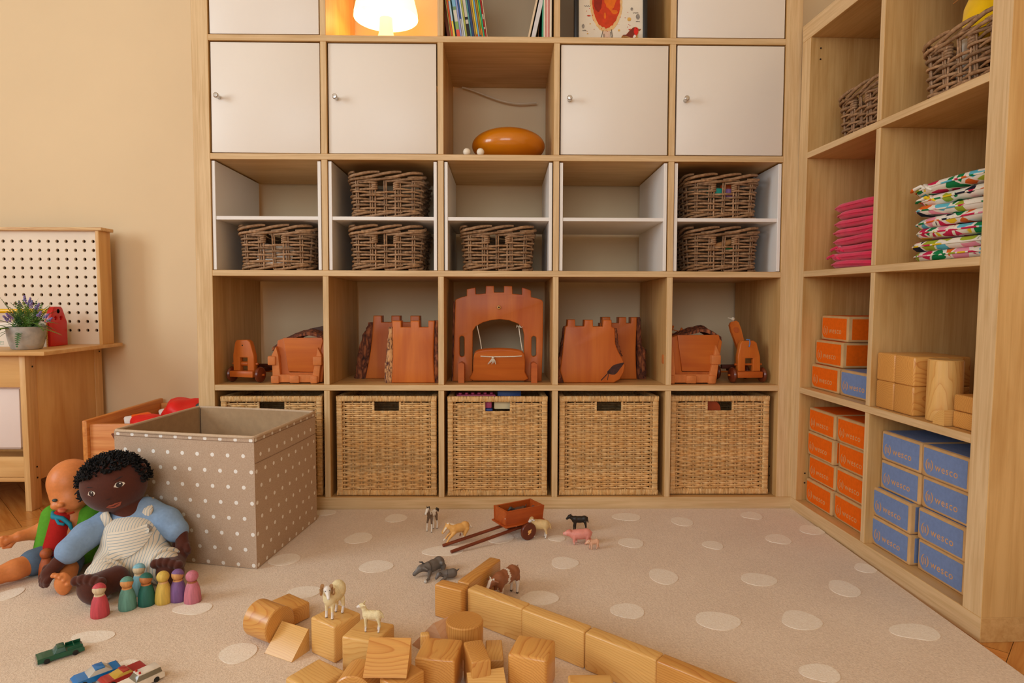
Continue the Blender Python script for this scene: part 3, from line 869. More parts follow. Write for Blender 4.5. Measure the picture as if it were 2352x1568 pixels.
# catapult carts
def cart(name, lab, M, arm):
    root = thing(name, lab, 'toy catapult', M=M)
    body = [(-.038, .022), (-.039, .070), (-.031, .112), (-.024, .120), (.014, .121), (.024, .114), (.037, .070), (.039, .022), (.0135, .022), (.0135, .064), (-.0135, .064), (-.0135, .022)]
    plate('upright', [body], .02, m_castlev, root, .003, (0, .012, 0))
    k = MB(); k.box(-.044, .041, 0, .05, .002, .022); k.build('axle_beam', m_castleh, root, bevel=.003)
    k = MB(); k.tube([(-.046, .022, .044), (.046, .022, .044)], .0035, 10); k.tube([(-.012, .022, .044), (.012, .022, .044)], .0075, 12) if not arm else None
    k.build('crossbar', m_castleh, root)
    k = MB(); k.box(-.012, .012, .05, .15, .012, .024); k.box(-.035, .035, .13, .145, .02, .034)
    k.build('rear_beam', plain('dark_stain', (92, 40, 20), .5), root, bevel=.002)
    k = MB(); k.lathe([(.0022, 0), (.0022, .0006)], 10, 0, TR((-.003, .0118, .103), (PI/2, 0, 0))); k.build('hole', m_hole, root)
    for x, y in ((-.051, .025), (.051, .025), (-.051, .138), (.051, .138)):
        k = MB(); k.lathe([(.0, -.0085), (.016, -.0085), (.023, -.005), (.0255, 0), (.023, .005), (.016, .0085), (0, .0085)], 28, 0, TR((0, 0, 0), (0, PI/2, 0)))
        o = k.build('wheel', m_wheel, root); o.location = (x, y, .0095)
    for y in (.025, .138):
        k = MB(); k.tube([(-.066, y, .0095), (.066, y, .0095)], .0035, 10); k.build('axle', m_castleh, root)
    if arm:
        k = MB()
        T = TR((-.012, .034, .088), (-.25, -.22, 0))
        sp = [(-.013, 0), (.013, 0), (.017, .07), (.016, .092), (.009, .1), (-.009, .1), (-.016, .092), (-.017, .07)]
        k.prism(sp, 0, .012, 0, T)
        o = k.build('throwing_arm', m_castlev, root, bevel=.002)
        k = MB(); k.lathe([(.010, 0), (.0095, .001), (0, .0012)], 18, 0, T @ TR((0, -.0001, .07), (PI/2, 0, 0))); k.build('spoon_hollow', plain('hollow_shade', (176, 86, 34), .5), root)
        k = MB(); k.tube([T @ Vector((0, .004, .1)), T @ Vector((-.002, .0, .108)), T @ Vector((-.014, .002, .116))], .0015, 6); k.ell(T @ Vector((.0, .0, .108)), .006, 12, 8)
        k.build('string_knot', m_rope, root)
        k = MB(); k.tube([(-.003, .0105, .101), (-.001, .0095, .112), (0, .014, .1235), (-.002, .030, .1235)], .0018, 6); k.build('blue_cord', plain('blue_cord', (96, 130, 186), .8), root)
    return root
cart('toy_catapult', 'small orange wooden catapult cart at the far left of the castle row', BS(-.812, .045, Z2+.0155, -.26), False)
cart('toy_catapult', 'orange wooden catapult cart with a raised throwing arm at the far right', BS(.807, .045, Z2+.0155, .12), True)

# half-round castle keeps with stone corners
def keep(lab, M, sx, ladder):
    root = thing('toy_castle_keep', lab, 'toy castle', M=M, group='wooden castle keeps with stone corners')
    q = 1.52e-4*sx
    def P(L): return [((x-1680)*q, (1285-y)*q) for x, y in L]
    plate('front_panel', [P([(1375, 345), (2180, 338), (2200, 400), (2030, 1055), (1480, 1045)])[::-1]], .012, m_castleh, root, .0015, (0, .012, 0))
    fr = P([(1250, 400), (1400, 345), (1480, 1045), (1490, 1060), (2020, 1060), (2190, 380), (2260, 470), (2160, 1270), (1170, 1270), (1150, 1180)])
    plate('frame', [fr[::-1]], .10, m_castlev, root, .002, (0, .018, 0))
    u = P([(1160, 700), (1250, 520), (1300, 700), (1330, 1100), (2000, 1100), (2080, 720), (2110, 540), (2190, 700), (2120, 1265), (1180, 1265)])
    plate('stone_course', [u[::-1]], .02, m_block_o, root, .002, (0, 0, 0))
    for a, b, c, d in ((1085, 715, 1250, 905), (1148, 1118, 1320, 1282), (1530, 1118, 1735, 1275), (1958, 1122, 2105, 1284), (2015, 722, 2200, 908)):
        k = MB(); (x0, z1), (x1, z0) = P([(a, b), (c, d)])
        k.box(x0, x1, -.006, .022, max(z0, .0004), z1); k.build('corner_stone', m_block_o, root, bevel=.004)
    n = 14; v = []; f = []
    k = MB(); r_ = random.Random(int(sx*100))
    for i in range(n+1):
        t_ = i/n; x = (1130+t_*1120-1680)*q; z = (1285-(560-360*math.sin(PI*min(t_*.62+.02, .5))-(0 if t_ < .7 else -380*(t_-.7)**1.3*2.2)))*q
        for y, dz in ((.02, 0), (.02, .010), (.07, .02), (.12, .012), (.12, 0)):
            v.append((x+r_.uniform(-.001, .001), y, z-.012+dz+r_.uniform(-.0025, .0025)))
    for i in range(n):
        for j in range(5):
            j2 = (j+1) % 5; f.append((i*5+j, i*5+j2, (i+1)*5+j2, (i+1)*5+j))
    f.append((4, 3, 2, 1, 0)); f.append(tuple(range(n*5, n*5+5)))
    k.add(v, f); k.build('bark_roof', m_bark, root, smooth=60)
    return root
keep('left castle keep with an upright front panel, beside the far left catapult', BS(-.632, .03, Z2), 1.0, False)
keep('right castle keep half hidden by the divider, beside the catapult with the arm', BS(.618, .03, Z2), 1.08, True)
lad = thing('toy_ladder', 'tiny wooden ladder leaning over the roof of the right castle keep', 'toy ladder', M=BS(.575, .11, Z2+.150) @ Euler((.5, .25, 0)).to_matrix().to_4x4())
for s_ in (-1, 1):
    k = MB(); k.box(-.003, .003, -.003, .003, -.03, .034); o = k.build('rail', m_castlev, lad, bevel=.001); o.location = (s_*.0145, 0, 0)
for i in range(4):
    k = MB(); k.tube([(-.0145, 0, 0), (.0145, 0, 0)], .0014, 6); o = k.build('rung', m_castleh, lad); o.location = (0, 0, -.022+i*.014)
k = MB(); k.box(-.05, .03, 0, .02, 0, .024, 0, TR((0, 0, 0), (0, -.2, 0)))
o = k.build('dark_board', plain('dark_roof_board', (74, 38, 20), .6), None, bevel=.003); o.matrix_world = BS(-.583, .175, Z2+.1545)
o.location = o.location
tag(o, 'dark wooden board lying on top of the left castle keep', 'toy board')

# ------------------------------------------------------------------ gourd, beads, cord (open cell in the door row)
Z4 = ROWZ(4)
k = MB(); k.ell((0, 0, 0), (.119, .105, .0575), 48, 28)
o = k.build('squash_ornament', plain('golden_lacquer', (206, 120, 8), .28, .04, 8, spec=.5, coat=.5), None, smooth=180); o.matrix_world = BS(.031, .135, Z4+.058)
tag(o, 'golden orange flattened egg ornament in the open cell between the doors', 'ornament')
m_bead = plain('white_bead', (238, 226, 206), .4)
for x, lab in ((-.098, 'left white wooden bead at the shelf edge before the golden ornament'), (-.056, 'right white wooden bead touching the golden ornament at the shelf edge')):
    k = MB(); k.ell((0, 0, 0), .0118, 20, 12); o = k.build('white_ball', m_bead, None, smooth=180); o.matrix_world = BS(x, .018, Z4+.0118); tag(o, lab, 'ball')
k = MB()
pts = []
for i in range(25):
    t_ = i/24; pts.append((-.135+.27*t_, .381, Z4+.331-.057*math.sin(PI*.5*min(1, t_*1.25))**1.3+.004*max(0, t_-.8)*5))
k.tube([MBS @ Vector(p) for p in pts], .003, 8)
tag(k.build('cord', plain('white_flex', (226, 206, 176), .5)), 'white electric cord hanging along the back wall of the open cell', 'cord')

# ------------------------------------------------------------------ lamp
Z5 = ROWZ(5)
lamp = thing('table_lamp', 'lit white table lamp glowing in the top row cell', 'lamp', M=BS(-.374, .19, Z5))
m_shade = plain('lit_shade', (255, 244, 220), .6, 0, 5, emit=(255, 224, 160), es=2.2)
k = MB(); k.lathe([(.055, 0), (.056, .006), (.050, .02), (.034, .05), (.024, .085), (.0215, .12), (.021, .150), (.012, .152), (0, .152)], 40)
k.build('base', plain('lamp_base_white', (250, 236, 205), .3, .01, 5, emit=(255, 214, 130), es=.8), lamp, smooth=60)
k = MB(); prof = [(.105, .134), (.104, .150), (.092, .20), (.080, .25), (.078, .25), (.090, .20), (.1025, .150), (.1035, .134), (.105, .134)]
k.lathe(prof, 48); o = k.build('shade', m_shade, lamp, smooth=60); o.rotation_euler = (.0, -.0, 0)
k = MB(); k.ell((0, 0, .175), (.03, .03, .04), 20, 12); k.build('bulb', plain('lit_bulb', (255, 240, 210), .5, 0, 5, emit=(255, 226, 160), es=25), lamp, smooth=180)
ld = bpy.data.lights.new('lamp_light', 'POINT'); ld.energy = 5.5; ld.color = (1.0, .52, .12); ld.shadow_soft_size = .03
lo = bpy.data.objects.new('lamp_light', ld); COL.objects.link(lo); lo.parent = lamp; lo.location = (0, -.0, .115)

# ------------------------------------------------------------------ books
def book(x, w_, h_, d_, lean, rgb, lab, y=.02, rgb2=None):
    root = thing('book', lab, 'book', M=BS(x, y, Z5) @ Matrix.Rotation(lean, 4, 'Y'), group='picture books in the top row')
    m = plain('book_cover', rgb, .45, .03, 40)
    k = MB(); k.box(0, w_, 0, d_, .0015, h_); c = k.build('cover', m, root, bevel=.0007, seg=1)
    if rgb2:
        k = MB()
        for z0, z1 in rgb2[1]: k.box(.0004, w_-.0004, -.0005, .0, z0, z1)
        k.build('spine_print', plain('spine_print', rgb2[0], .5), root, smooth=0)
    return root
cols_l = [((150, 70, 20), .012, 'leftmost brown book, set deeper than its neighbours'), ((190, 190, 110), .003, 'thin pale olive book right of the brown one'), ((224, 92, 30), .0065, 'orange book second from the left group end'),
          ((176, 206, 222), .0065, 'light blue and yellow spined book after the orange one'), ((36, 78, 58), .0035, 'thin dark green book left of the wide blue picture book'), ((132, 186, 214), .0125, 'wide sky blue picture book with a meadow and red square on its spine'),
          ((150, 160, 210), .0055, 'pale lilac blue book after the wide picture book'), ((64, 112, 190), .0055, 'bright blue book with a white foot'), ((206, 214, 214), .0055, 'pale grey white book between the blue and olive ones'), ((176, 178, 74), .005, 'olive yellow book left of the white lettered one'),
          ((232, 222, 210), .011, 'white book with dark lettering and a red dot on its spine'), ((96, 160, 150), .0045, 'thin teal book right of the white lettered one'), ((36, 62, 110), .0075, 'navy book in the middle of the leaning row'), ((206, 160, 96), .0055, 'tan book right of the navy one'),
          ((230, 190, 40), .0055, 'yellow book with a red foot'), ((110, 166, 196), .005, 'sky blue thin book after the yellow one'), ((212, 146, 50), .006, 'ochre book with a blue foot'), ((160, 170, 30), .005, 'yellow green book with an orange foot'), ((44, 168, 120), .0045, 'emerald green thin book'), ((206, 40, 36), .006, 'red book next to the last beige one'), ((226, 196, 160), .0028, 'thin beige book at the right end of the leaning row')]
prints = {3: ((238, 206, 60), [(.004, .05), (.11, .16)]), 5: ((226, 88, 60), [(.003, .026)]), 7: ((232, 230, 226), [(.003, .06)]), 10: ((40, 34, 34), [(.008, .045), (.058, .066)]), 14: ((206, 60, 40), [(.002, .012)]), 16: ((60, 90, 150), [(.002, .012)]), 17: ((226, 120, 30), [(.003, .03)]), 19: ((240, 210, 200), [(.06, .075), (.03, .036)])}
x = -.168+.019; 
x = -.158
for i, (c, w_, lab) in enumerate(cols_l):
    book(x, w_*.86, .24+.02*((i*7) % 5)/5, .2, -.145, c, lab, .05 if i == 0 else .012+.004*((i*5) % 3), prints.get(i))
    x += w_*.86+.0007
# meadow on the wide book's spine
bb = [c for c in COL.objects if c.get('label', '').startswith('wide sky blue')][0]
k = MB(); k.box(.0004, .0103, -.0004, 0, .027, .05); k.build('spine_green', plain('spine_green', (140, 170, 84), .5), bb, smooth=0)
k = MB(); k.box(.0004, .0103, -.0004, 0, .05, .085); k.build('spine_sand', plain('spine_sand', (214, 206, 184), .5), bb, smooth=0)
k = MB(); k.box(.0004, .0103, -.0004, 0, .085, .095); k.build('spine_green', plain('spine_green2', (120, 150, 110), .5), bb, smooth=0)
for xx, w_, ln, c, lab, y in ((.087, .006, .215, (222, 196, 160), 'thin beige book leaning right on the right side of the book cell', .02), (.098, .0125, .215, (214, 210, 210), 'thick pale grey book leaning right against the upright books', .014), (.1185, .003, .08, (150, 84, 30), 'thin brown book nearly upright right of the pale grey one', .05),
                          (.1315, .0042, .012, (60, 150, 116), 'upright green book right of the leaning pair', .014), (.1365, .0048, 0, (232, 220, 196), 'upright cream book beside the green one', .014), (.1418, .0045, 0, (232, 160, 150), 'left pink upright book', .016), (.1468, .0035, 0, (236, 200, 186), 'very thin pale pink upright book', .014), (.1508, .0042, 0, (230, 150, 140), 'right pink upright book', .016), (.1555, .006, 0, (226, 214, 190), 'last cream upright book against the divider', .014)):
    book(xx, w_, .27, .2, ln, c, lab, y)

# ------------------------------------------------------------------ framed print and painted robin
pic = thing('framed_picture', 'black framed print of a round red bird standing in the top row', 'picture', M=BS(.348, .045, Z5+.001) @ Matrix.Rotation(-.05, 4, 'X'))
m_bf = plain('black_frame', (34, 30, 28), .4)
pw, ph = .114, .30
for nm, b in (('frame_side', (-pw, -pw+.0135, 0, .018, 0, ph)), ('frame_side', (pw-.0135, pw, 0, .018, 0, ph)), ('frame_rail', (-pw+.0135, pw-.0135, 0, .018, ph-.0135, ph))):
    k = MB(); k.box(*b); k.build(nm, m_bf, pic, bevel=.001)
k = MB(); k.box(-pw+.012, pw-.012, .006, .010, .0005, ph-.01); paper = k.build('paper', plain('print_paper', (232, 220, 200), .7, .02, 20), pic, smooth=0)
def flat(name, rgb, polys, parent, y=.0055, var=.1, sc=60):
    k = MB()
    for p in polys: k.prism(p, y, y+.0004)
    return k.build(name, plain(name, rgb, .7, var, sc), parent, smooth=0)
rr = random.Random(9)
def blob(cx, cz, a, b, n=48, jag=.06, k3=0):
    return [(cx+a*math.cos(2*PI*i/n)*(1+rr.uniform(-jag, jag)), cz+b*math.sin(2*PI*i/n)*(1+rr.uniform(-jag, jag))) for i in range(n)]
hill = [(-.06, .0008), (.06, .0008), (.085, .02), (.082, .040), (.070, .046), (.058, .036), (.04, .022), (0, .012), (-.03, .008)]
flat('printed_hill', (226, 190, 120), [hill], paper, .0054)
flat('printed_halo', (234, 190, 130), [blob(-.014, .132, .051, .094, 60, .03)], paper, .0055)
flat('printed_red_body', (208, 62, 20), [blob(-.014, .134, .0435, .084, 70, .03)], paper, .0050)
flat('printed_red_shade', (150, 34, 14), [blob(-.04, .15, .014, .05, 40, .1)], paper, .0046)
flat('printed_orange_glow', (232, 112, 20), [blob(-.002, .150, .019, .045, 40, .12), blob(.012, .10, .010, .007, 20, .1), blob(-.018, .088, .0035, .010, 20, .05)], paper, .0045)
flat('printed_trunk', (224, 190, 166), [[(-.022, .012), (-.003, .012), (-.001, .05), (-.026, .05)]], paper, .0056)
def strokes(L, wd=.0009):
    out = []
    for p in L:
        for a, b in zip(p, p[1:]):
            dx, dz = b[0]-a[0], b[1]-a[1]; l = math.hypot(dx, dz) or 1; nx, nz = -dz/l*wd, dx/l*wd
            out.append([(a[0]-nx, a[1]-nz), (b[0]-nx, b[1]-nz), (b[0]+nx, b[1]+nz), (a[0]+nx, a[1]+nz)])
    return out
flat('printed_legs', (84, 72, 60), strokes([[(-.024, .043), (-.028, .025), (-.034, .014), (-.043, .008)], [(-.034, .014), (-.033, .004)], [(.002, .046), (.005, .026), (.004, .016), (.001, .010), (.006, .003)], [(.005, .02), (.013, .014)], [(-.021, .032), (-.021, .013)], [(-.0005, .038), (.002, .018)]]), paper, .0049)
flat('printed_fingerprints', (160, 150, 140), [blob(-.086, .055, .0042, .0068), blob(-.086, .0085, .0065, .0055), blob(.085, .086, .0062, .0085), blob(.066, .110, .004, .005)], paper, .0052, .5, 900)
flat('printed_spots', (226, 176, 90), [blob(.058, .078, .006, .006, 20, .03), blob(.026, .043, .0033, .0035, 20, .03), blob(-.064, .063, .0022, .002, 14, .1), blob(-.072, .032, .0022, .002, 14, .1)], paper, .0053)
flat('printed_splashes', (206, 70, 40), [blob(rr.uniform(-.08, .07), rr.uniform(.015, .12), q, q, 10, .2) for q in [.0006+.0008*rr.random() for _ in range(34)]]+[blob(-.068, .088, .006, .0022, 18, .3), blob(.062, .045, .006, .003, 18, .35)], paper, .0051)
def squiggle(x, z, w_, n=9): return [(x+w_*i/n, z+.0022*math.sin(i*2.3+x*300)) for i in range(n+1)]
flat('printed_names', (110, 100, 92), strokes([squiggle(-.088, .042, .011), squiggle(-.083, .118, .02), squiggle(.07, .098, .016), squiggle(.079, .071, .012), squiggle(-.078, .002, .008)], .0004), paper, .0049)
rob = thing('wooden_robin', 'flat wooden painted robin standing before the framed print', 'toy bird', M=BS(.406, .012, Z5+.0005))
ro = smooth_poly([(-.030, .009), (-.026, .012), (-.018, .013), (-.010, .022), (.0, .032), (.006, .036), (.014, .037), (.020, .033), (.029, .031), (.022, .026), (.021, .018), (.015, .009), (.010, .002), (.0, .001), (-.008, .005), (-.018, .008)], 3)
plate('body', [ro[::-1]], .012, plain('raw_birch_edge', (224, 176, 110), .5), rob, .0008)
inn = [(x*.93-.0002, .0195+(z-.0195)*.92) for x, z in ro]
flat('brown_coat', (124, 46, 26), [inn], rob, -.0008)
flat('red_breast', (222, 34, 20), [smooth_poly([(.009, .034), (.015, .0345), (.019, .031), (.0195, .024), (.018, .016), (.013, .010), (.009, .014), (.006, .024)], 3)], rob, -.0011)
flat('white_belly', (236, 226, 214), [smooth_poly([(.004, .004), (.010, .004), (.013, .009), (.0085, .013), (.004, .007)], 3), [(.0195, .031), (.027, .031), (.021, .029)]], rob, -.0013)
flat('eye', (20, 16, 14), [blob(.0135, .0315, .0011, .0011, 12, 0)], rob, -.0014)
# ------------------------------------------------------------------ seat pads on the low shelf
def pad_mesh(name, W, D, H, rad, r, mats, parent):
    # soft square pad: rounded corners, domed faces, piped edge
    n = 56; lv = [(-.5, .0), (-.5, .5), (-.5, .86), (-.38, .955), (-.16, .992), (0, 1.0), (.16, .992), (.38, .955), (.5, .86), (.5, .5), (.5, 0)]
    v = []; f = []
    ph = [r.uniform(0, 6.28) for _ in range(4)]
    for hz, s_ in lv:
        for i in range(n):
            a = 2*PI*i/n; e = 4.2
            c, q = math.cos(a), math.sin(a)
            m = (abs(c)**e+abs(q)**e)**(-1/e)
            dome = 1-.25*s_**6 if abs(hz) == .5 else 1
            wob = .05*math.sin(3*a+ph[0])+.04*math.sin(5*a+ph[1])
            z = H*(hz*dome+.5)+H*wob*.6*(.3+.7*s_)+(.10*H*math.sin(a*2+ph[2]) if s_ > .5 else 0)
            jit = 1+.008*math.sin(7*a+ph[3])
            v.append((c*m*W/2*max(s_, .001)*jit, q*m*D/2*max(s_, .001)*jit, z))
    L = len(lv)
    for k_ in range(L-1):
        for i in range(n):
            j = (i+1) % n; f.append((k_*n+i, k_*n+j, (k_+1)*n+j, (k_+1)*n+i))
    k = MB(); k.add(v, f)
    o = k.build(name, mats, parent, smooth=180)
    k = MB(); pts = []
    for i in range(96):
        a = 2*PI*i/96; c, q = math.cos(a), math.sin(a); m = (abs(c)**4.2+abs(q)**4.2)**(-1/4.2)
        wob = .05*math.sin(3*a+ph[0])+.04*math.sin(5*a+ph[1])
        pts.append((c*m*W/2*1.004, q*m*D/2*1.004, H*.5+H*wob*.6+.10*H*math.sin(a*2+ph[2])))
    return o, pts
m_pink_f = plain('pink_cotton', (226, 44, 88), .85, .08, 40, .15, 700, spec=.15, sheen=.3)
t = NT('patterned_cotton')
v = t.coord('Object', (1, 1, 1.0)); oi = t.n('ShaderNodeObjectInfo')
cb = t.n('ShaderNodeCombineXYZ'); rr_ = t.math('MULTIPLY', oi.outputs['Random'], 9.0)
for i in range(3): t.l(rr_, cb.inputs[i])
ad = t.n('ShaderNodeVectorMath', operation='ADD'); t.l(v, ad.inputs[0]); t.l(cb.outputs[0], ad.inputs[1])
nz = t.n('ShaderNodeTexNoise', i_Scale=14.0, i_Detail=1.0); t.l(ad.outputs[0], nz.inputs['Vector'])
sc = t.n('ShaderNodeVectorMath', operation='SCALE'); sc.inputs['Scale'].default_value = .035; t.l(nz.outputs['Color'], sc.inputs[0])
ad2 = t.n('ShaderNodeVectorMath', operation='ADD'); t.l(ad.outputs[0], ad2.inputs[0]); t.l(sc.outputs[0], ad2.inputs[1])
vo = t.n('ShaderNodeTexVoronoi', i_Scale=26.0); t.l(ad2.outputs[0], vo.inputs['Vector'])
vd = t.n('ShaderNodeTexVoronoi', i_Scale=26.0); vd.feature = 'DISTANCE_TO_EDGE'; t.l(ad2.outputs[0], vd.inputs['Vector'])
sp = t.n('ShaderNodeSeparateColor'); t.l(vo.outputs['Color'], sp.inputs[0])
W_ = lin(236, 228, 214)
rp_ = t.n('ShaderNodeValToRGB'); rp_.color_ramp.interpolation = 'CONSTANT'; e = rp_.color_ramp.elements
pal = [lin(30, 34, 52), lin(206, 40, 84), lin(24, 128, 72), lin(96, 184, 206), W_, lin(232, 196, 40), lin(226, 106, 36), lin(160, 174, 50), lin(232, 150, 170), W_, lin(206, 40, 84), lin(24, 128, 72)]
while len(e) < len(pal): e.new(.5)
for i, q in enumerate(e): q.position = i/len(pal); q.color = pal[i]
t.l(sp.outputs[0], rp_.inputs[0])
edge = t.ramp(vd.outputs['Distance'], [(.07, 0.0), (.09, 1.0)])
blobm = t.ramp(vo.outputs['Distance'], [(.20, 0.0), (.215, 1.0)])
hole = t.math('MULTIPLY', t.math('GREATER_THAN', sp.outputs[1], .55), t.math('SUBTRACT', 1.0, blobm))
f1 = t.math('MULTIPLY', edge, t.math('SUBTRACT', 1.0, hole))
t.l(t.mix(f1, W_, rp_.outputs[0]), t.b.inputs['Base Color'])
t.b.inputs['Roughness'].default_value = .85; t.b.inputs['Specular IOR Level'].default_value = .15
m_patt = t.m
def pad_stack(cnt, s0, s1, z0, H, mat, labs, grp, ties, d0=.045, d1=.37):
    r = random.Random(len(labs[0]))
    for i in range(cnt):
        W, D = s1-s0, d1-d0
        root = thing('seat_pad', labs[i], 'cushion', group=grp, M=RS((s0+s1)/2+r.uniform(-.008, .004), (d0+d1)/2+r.uniform(-.008, .008), z0+i*H, r.uniform(-.015, .015)))
        o, pts = pad_mesh('cushion', W, D, H*1.04, .05, r, mat, root)
        k = MB(); k.tube(pts, .0021, 6, closed=True); k.build('piping', mat, root, smooth=80)
        if i in ties:
            k = MB()
            x_, y_ = -W/2+.075, -D/2+.012
            for dx, dz in ((-.03, .0), (.022, -.004)):
                p = [Vector((x_, y_+.004, H*.5)), Vector((x_+dx*.3, y_-.008, H*.5+.006)), Vector((x_+dx, y_-.012, H*.5+dz)), Vector((x_+dx*1.3, y_-.010, H*.5+dz-.004))]
                k.tube(p, [.005, .006, .0055, .003], 8, flat=.6)
            k.ell((x_, y_-.006, H*.5), (.008, .006, .007), 10, 8)
            k.build('tie_bow', mat, root, smooth=180)
ordn = ['bottom', 'second from the bottom', 'third from the bottom', 'fourth from the bottom', 'fourth from the top', 'third from the top', 'second from the top', 'top']
pad_stack(8, .072, .372, .7585, .0235, m_pink_f, ['plain pink seat pad, %s of the pink stack on the low shelf' % q for q in ordn], 'pink seat pads stacked on the low shelf', (1, 2))
ordp = ['bottom', 'second from the bottom', 'third from the bottom', 'middle one', 'third from the top', 'second from the top', 'top']
pad_stack(7, .437, .727, .7585, .0262, m_patt, ['colourful patterned seat pad, %s of the multicoloured stack' % q for q in ordp], 'patterned seat pads stacked on the low shelf', (5, 6))

# ------------------------------------------------------------------ cardboard building bricks
m_card = plain('cardboard', (206, 164, 112), .85, .10, 25, .2, 250, spec=.15)
m_ltr = plain('bare_cardboard_print', (214, 160, 104), .85, .08, 60)
def cprint(name, rgb): return plain(name, rgb, .7, .05, 120, .12, 400, spec=.2)
m_orange = cprint('orange_print', (236, 104, 8)); m_bluep = cprint('blue_print', (118, 140, 186))
m_orange2 = m_orange; 
txt_me = None
def lettering():
    global txt_me
    if txt_me: return txt_me
    cu = bpy.data.curves.new('word', 'FONT'); cu.body = 'wesco'; cu.size = .0245; cu.extrude = .0002; cu.space_character = 1.12; cu.resolution_u = 3
    tmp = bpy.data.objects.new('tmp', cu); COL.objects.link(tmp)
    me = bpy.data.meshes.new_from_object(tmp.evaluated_get(bpy.context.evaluated_depsgraph_get())); bpy.data.objects.remove(tmp)
    me.transform(Matrix.Rotation(PI/2, 4, 'X')); me.materials.clear(); me.materials.append(m_ltr)
    txt_me = me; return me
def rpoly(x0, x1, z0, z1, r=(.004, .004, .004, .004), n=5):
    # radii: lower left, lower right, upper right, upper left ; counter-clockwise
    o = []
    for (cx, cz, a0, q) in ((x0+r[0], z0+r[0], PI, r[0]), (x1-r[1], z0+r[1], 1.5*PI, r[1]), (x1-r[2], z1-r[2], 0, r[2]), (x0+r[3], z1-r[3], .5*PI, r[3])):
        for i in range(n+1): a = a0+PI/2*i/n; o.append((cx+q*math.cos(a), cz+q*math.sin(a)))
    return o
def card_brick(mat, W=.1455, H=.0725, D=.30):
    root = thing('cardboard_brick', 'x', 'toy brick')
    k = MB(); k.box(-W/2, W/2, 0, D, 0, H)
    k.build('carton', m_card, root, bevel=.0045, seg=3)
    k = MB(); k.prism(rpoly(-W/2+.0065, W/2-.0075, .0065, H-.0065, (.019, .002, .002, .002)), -.0005, .0006)
    fp = k.build('front_print', mat, root, smooth=0)
    w_ = bpy.data.objects.new('lettering', lettering()); COL.objects.link(w_); w_.parent = fp; w_.location = (-W/2+.044, -.0006, .0215)
    k = MB()
    for a0, a1, r0, r1 in ((.35*PI, -.42*PI, .010, .0138), (1.35*PI, .58*PI, .010, .0138)):
        n = 16
        for i in range(n):
            t0, t1 = a0+(a1-a0)*i/n, a0+(a1-a0)*(i+1)/n
            wd0 = .0036*math.sin(PI*(i/n*.8+.15)); wd1 = .0036*math.sin(PI*((i+1)/n*.8+.15))
            P = [(math.cos(t0)*(.0138-wd0)*.86, math.sin(t0)*(.0138-wd0)*1.05), (math.cos(t1)*(.0138-wd1)*.86, math.sin(t1)*(.0138-wd1)*1.05), (math.cos(t1)*.0138*.86, math.sin(t1)*.0138*1.05), (math.cos(t0)*.0138*.86, math.sin(t0)*.0138*1.05)]
            k.add([(x, -.0008, z) for x, z in P], [(0, 1, 2, 3)])
    for dx in (-.0028, .0028):
        k.add([(dx-.0028, -.0008, .006), (dx-.0004, -.0008, -.008), (dx+.0018, -.0008, -.008), (dx-.0004, -.0008, .006)], [(0, 1, 2, 3)])
    lg = k.build('emblem', m_ltr, fp, smooth=0); lg.location = (-W/2+.026, 0, .029)
    k = MB()
    k.box(-W/2+.007, W/2-.007, .008, D*.62, H-.0004, H+.0004); k.box(-W/2+.007, W/2-.007, D*.64, D-.008, H-.0004, H+.0004)
    k.build('top_print', mat, root, smooth=0)
    for s_ in (-1, 1):
        k = MB(); k.box(min(s_*(W/2-.0004), s_*(W/2+.0004)), max(s_*(W/2-.0004), s_*(W/2+.0004)), .012, D-.008, .007, H-.007); k.build('side_print', mat, root, smooth=0)
    return root
ob, bb_ = card_brick(m_orange), card_brick(m_bluep)
g1_, g2_, g3_ = 'orange cardboard bricks in the bottom left opening', 'blue cardboard bricks in the bottom right opening', 'cardboard bricks in the second opening from the floor'
used_ = set()
def put_brick(kind, s_, d, z, rz, lab, grp):
    src = ob if kind == 'o' else bb_
    Mx = RS(s_, d, z, rz)
    if kind not in used_: used_.add(kind); src.matrix_world = Mx; src['label'] = lab; src['group'] = grp
    else: dup(src, lab, Mx, group=grp)
rw = ['lowest', 'second from below', 'third from below', 'topmost']
r_ = random.Random(4)
for i in range(4):
    put_brick('o', .1305+r_.uniform(-.002, .002), .030+r_.uniform(-.004, .004), .0505+i*.0738, r_.uniform(-.012, .012), 'orange cardboard brick, %s in the far column of the orange wall' % rw[i], g1_)
    put_brick('o', .2835-.001*(i < 3)+r_.uniform(-.002, .002), .034+(-.004 if i == 3 else r_.uniform(-.004, .004)), .0505+i*.0738, r_.uniform(-.012, .012), 'orange cardboard brick, %s in the near column of the orange wall' % rw[i], g1_)
for i in range(4):
    put_brick('b', .482-(.012 if i < 2 else 0)+r_.uniform(-.002, .002), .026+(-.004 if i < 2 else .006), .0505+i*.0738, r_.uniform(-.01, .01), 'blue cardboard brick, %s in the far column of the blue wall' % rw[i], g2_)
    put_brick('b', .632+r_.uniform(-.002, .002), .032+r_.uniform(-.004, .004), .0505+i*.0738, r_.uniform(-.01, .01), 'blue cardboard brick, %s in the near column of the blue wall' % rw[i], g2_)
put_brick('o', .132, .032, .4045, .02, 'orange cardboard brick at the bottom of the short stack above the orange wall', g3_)
put_brick('o', .134, .040, .4783, .0, 'orange cardboard brick in the middle of the short stack of three', g3_)
put_brick('o', .139, .052, .5521, -.02, 'orange cardboard brick on top of the short stack of three', g3_)
put_brick('b', .286, .034, .4045, .02, 'single blue cardboard brick lying beside the short orange stack', g3_)

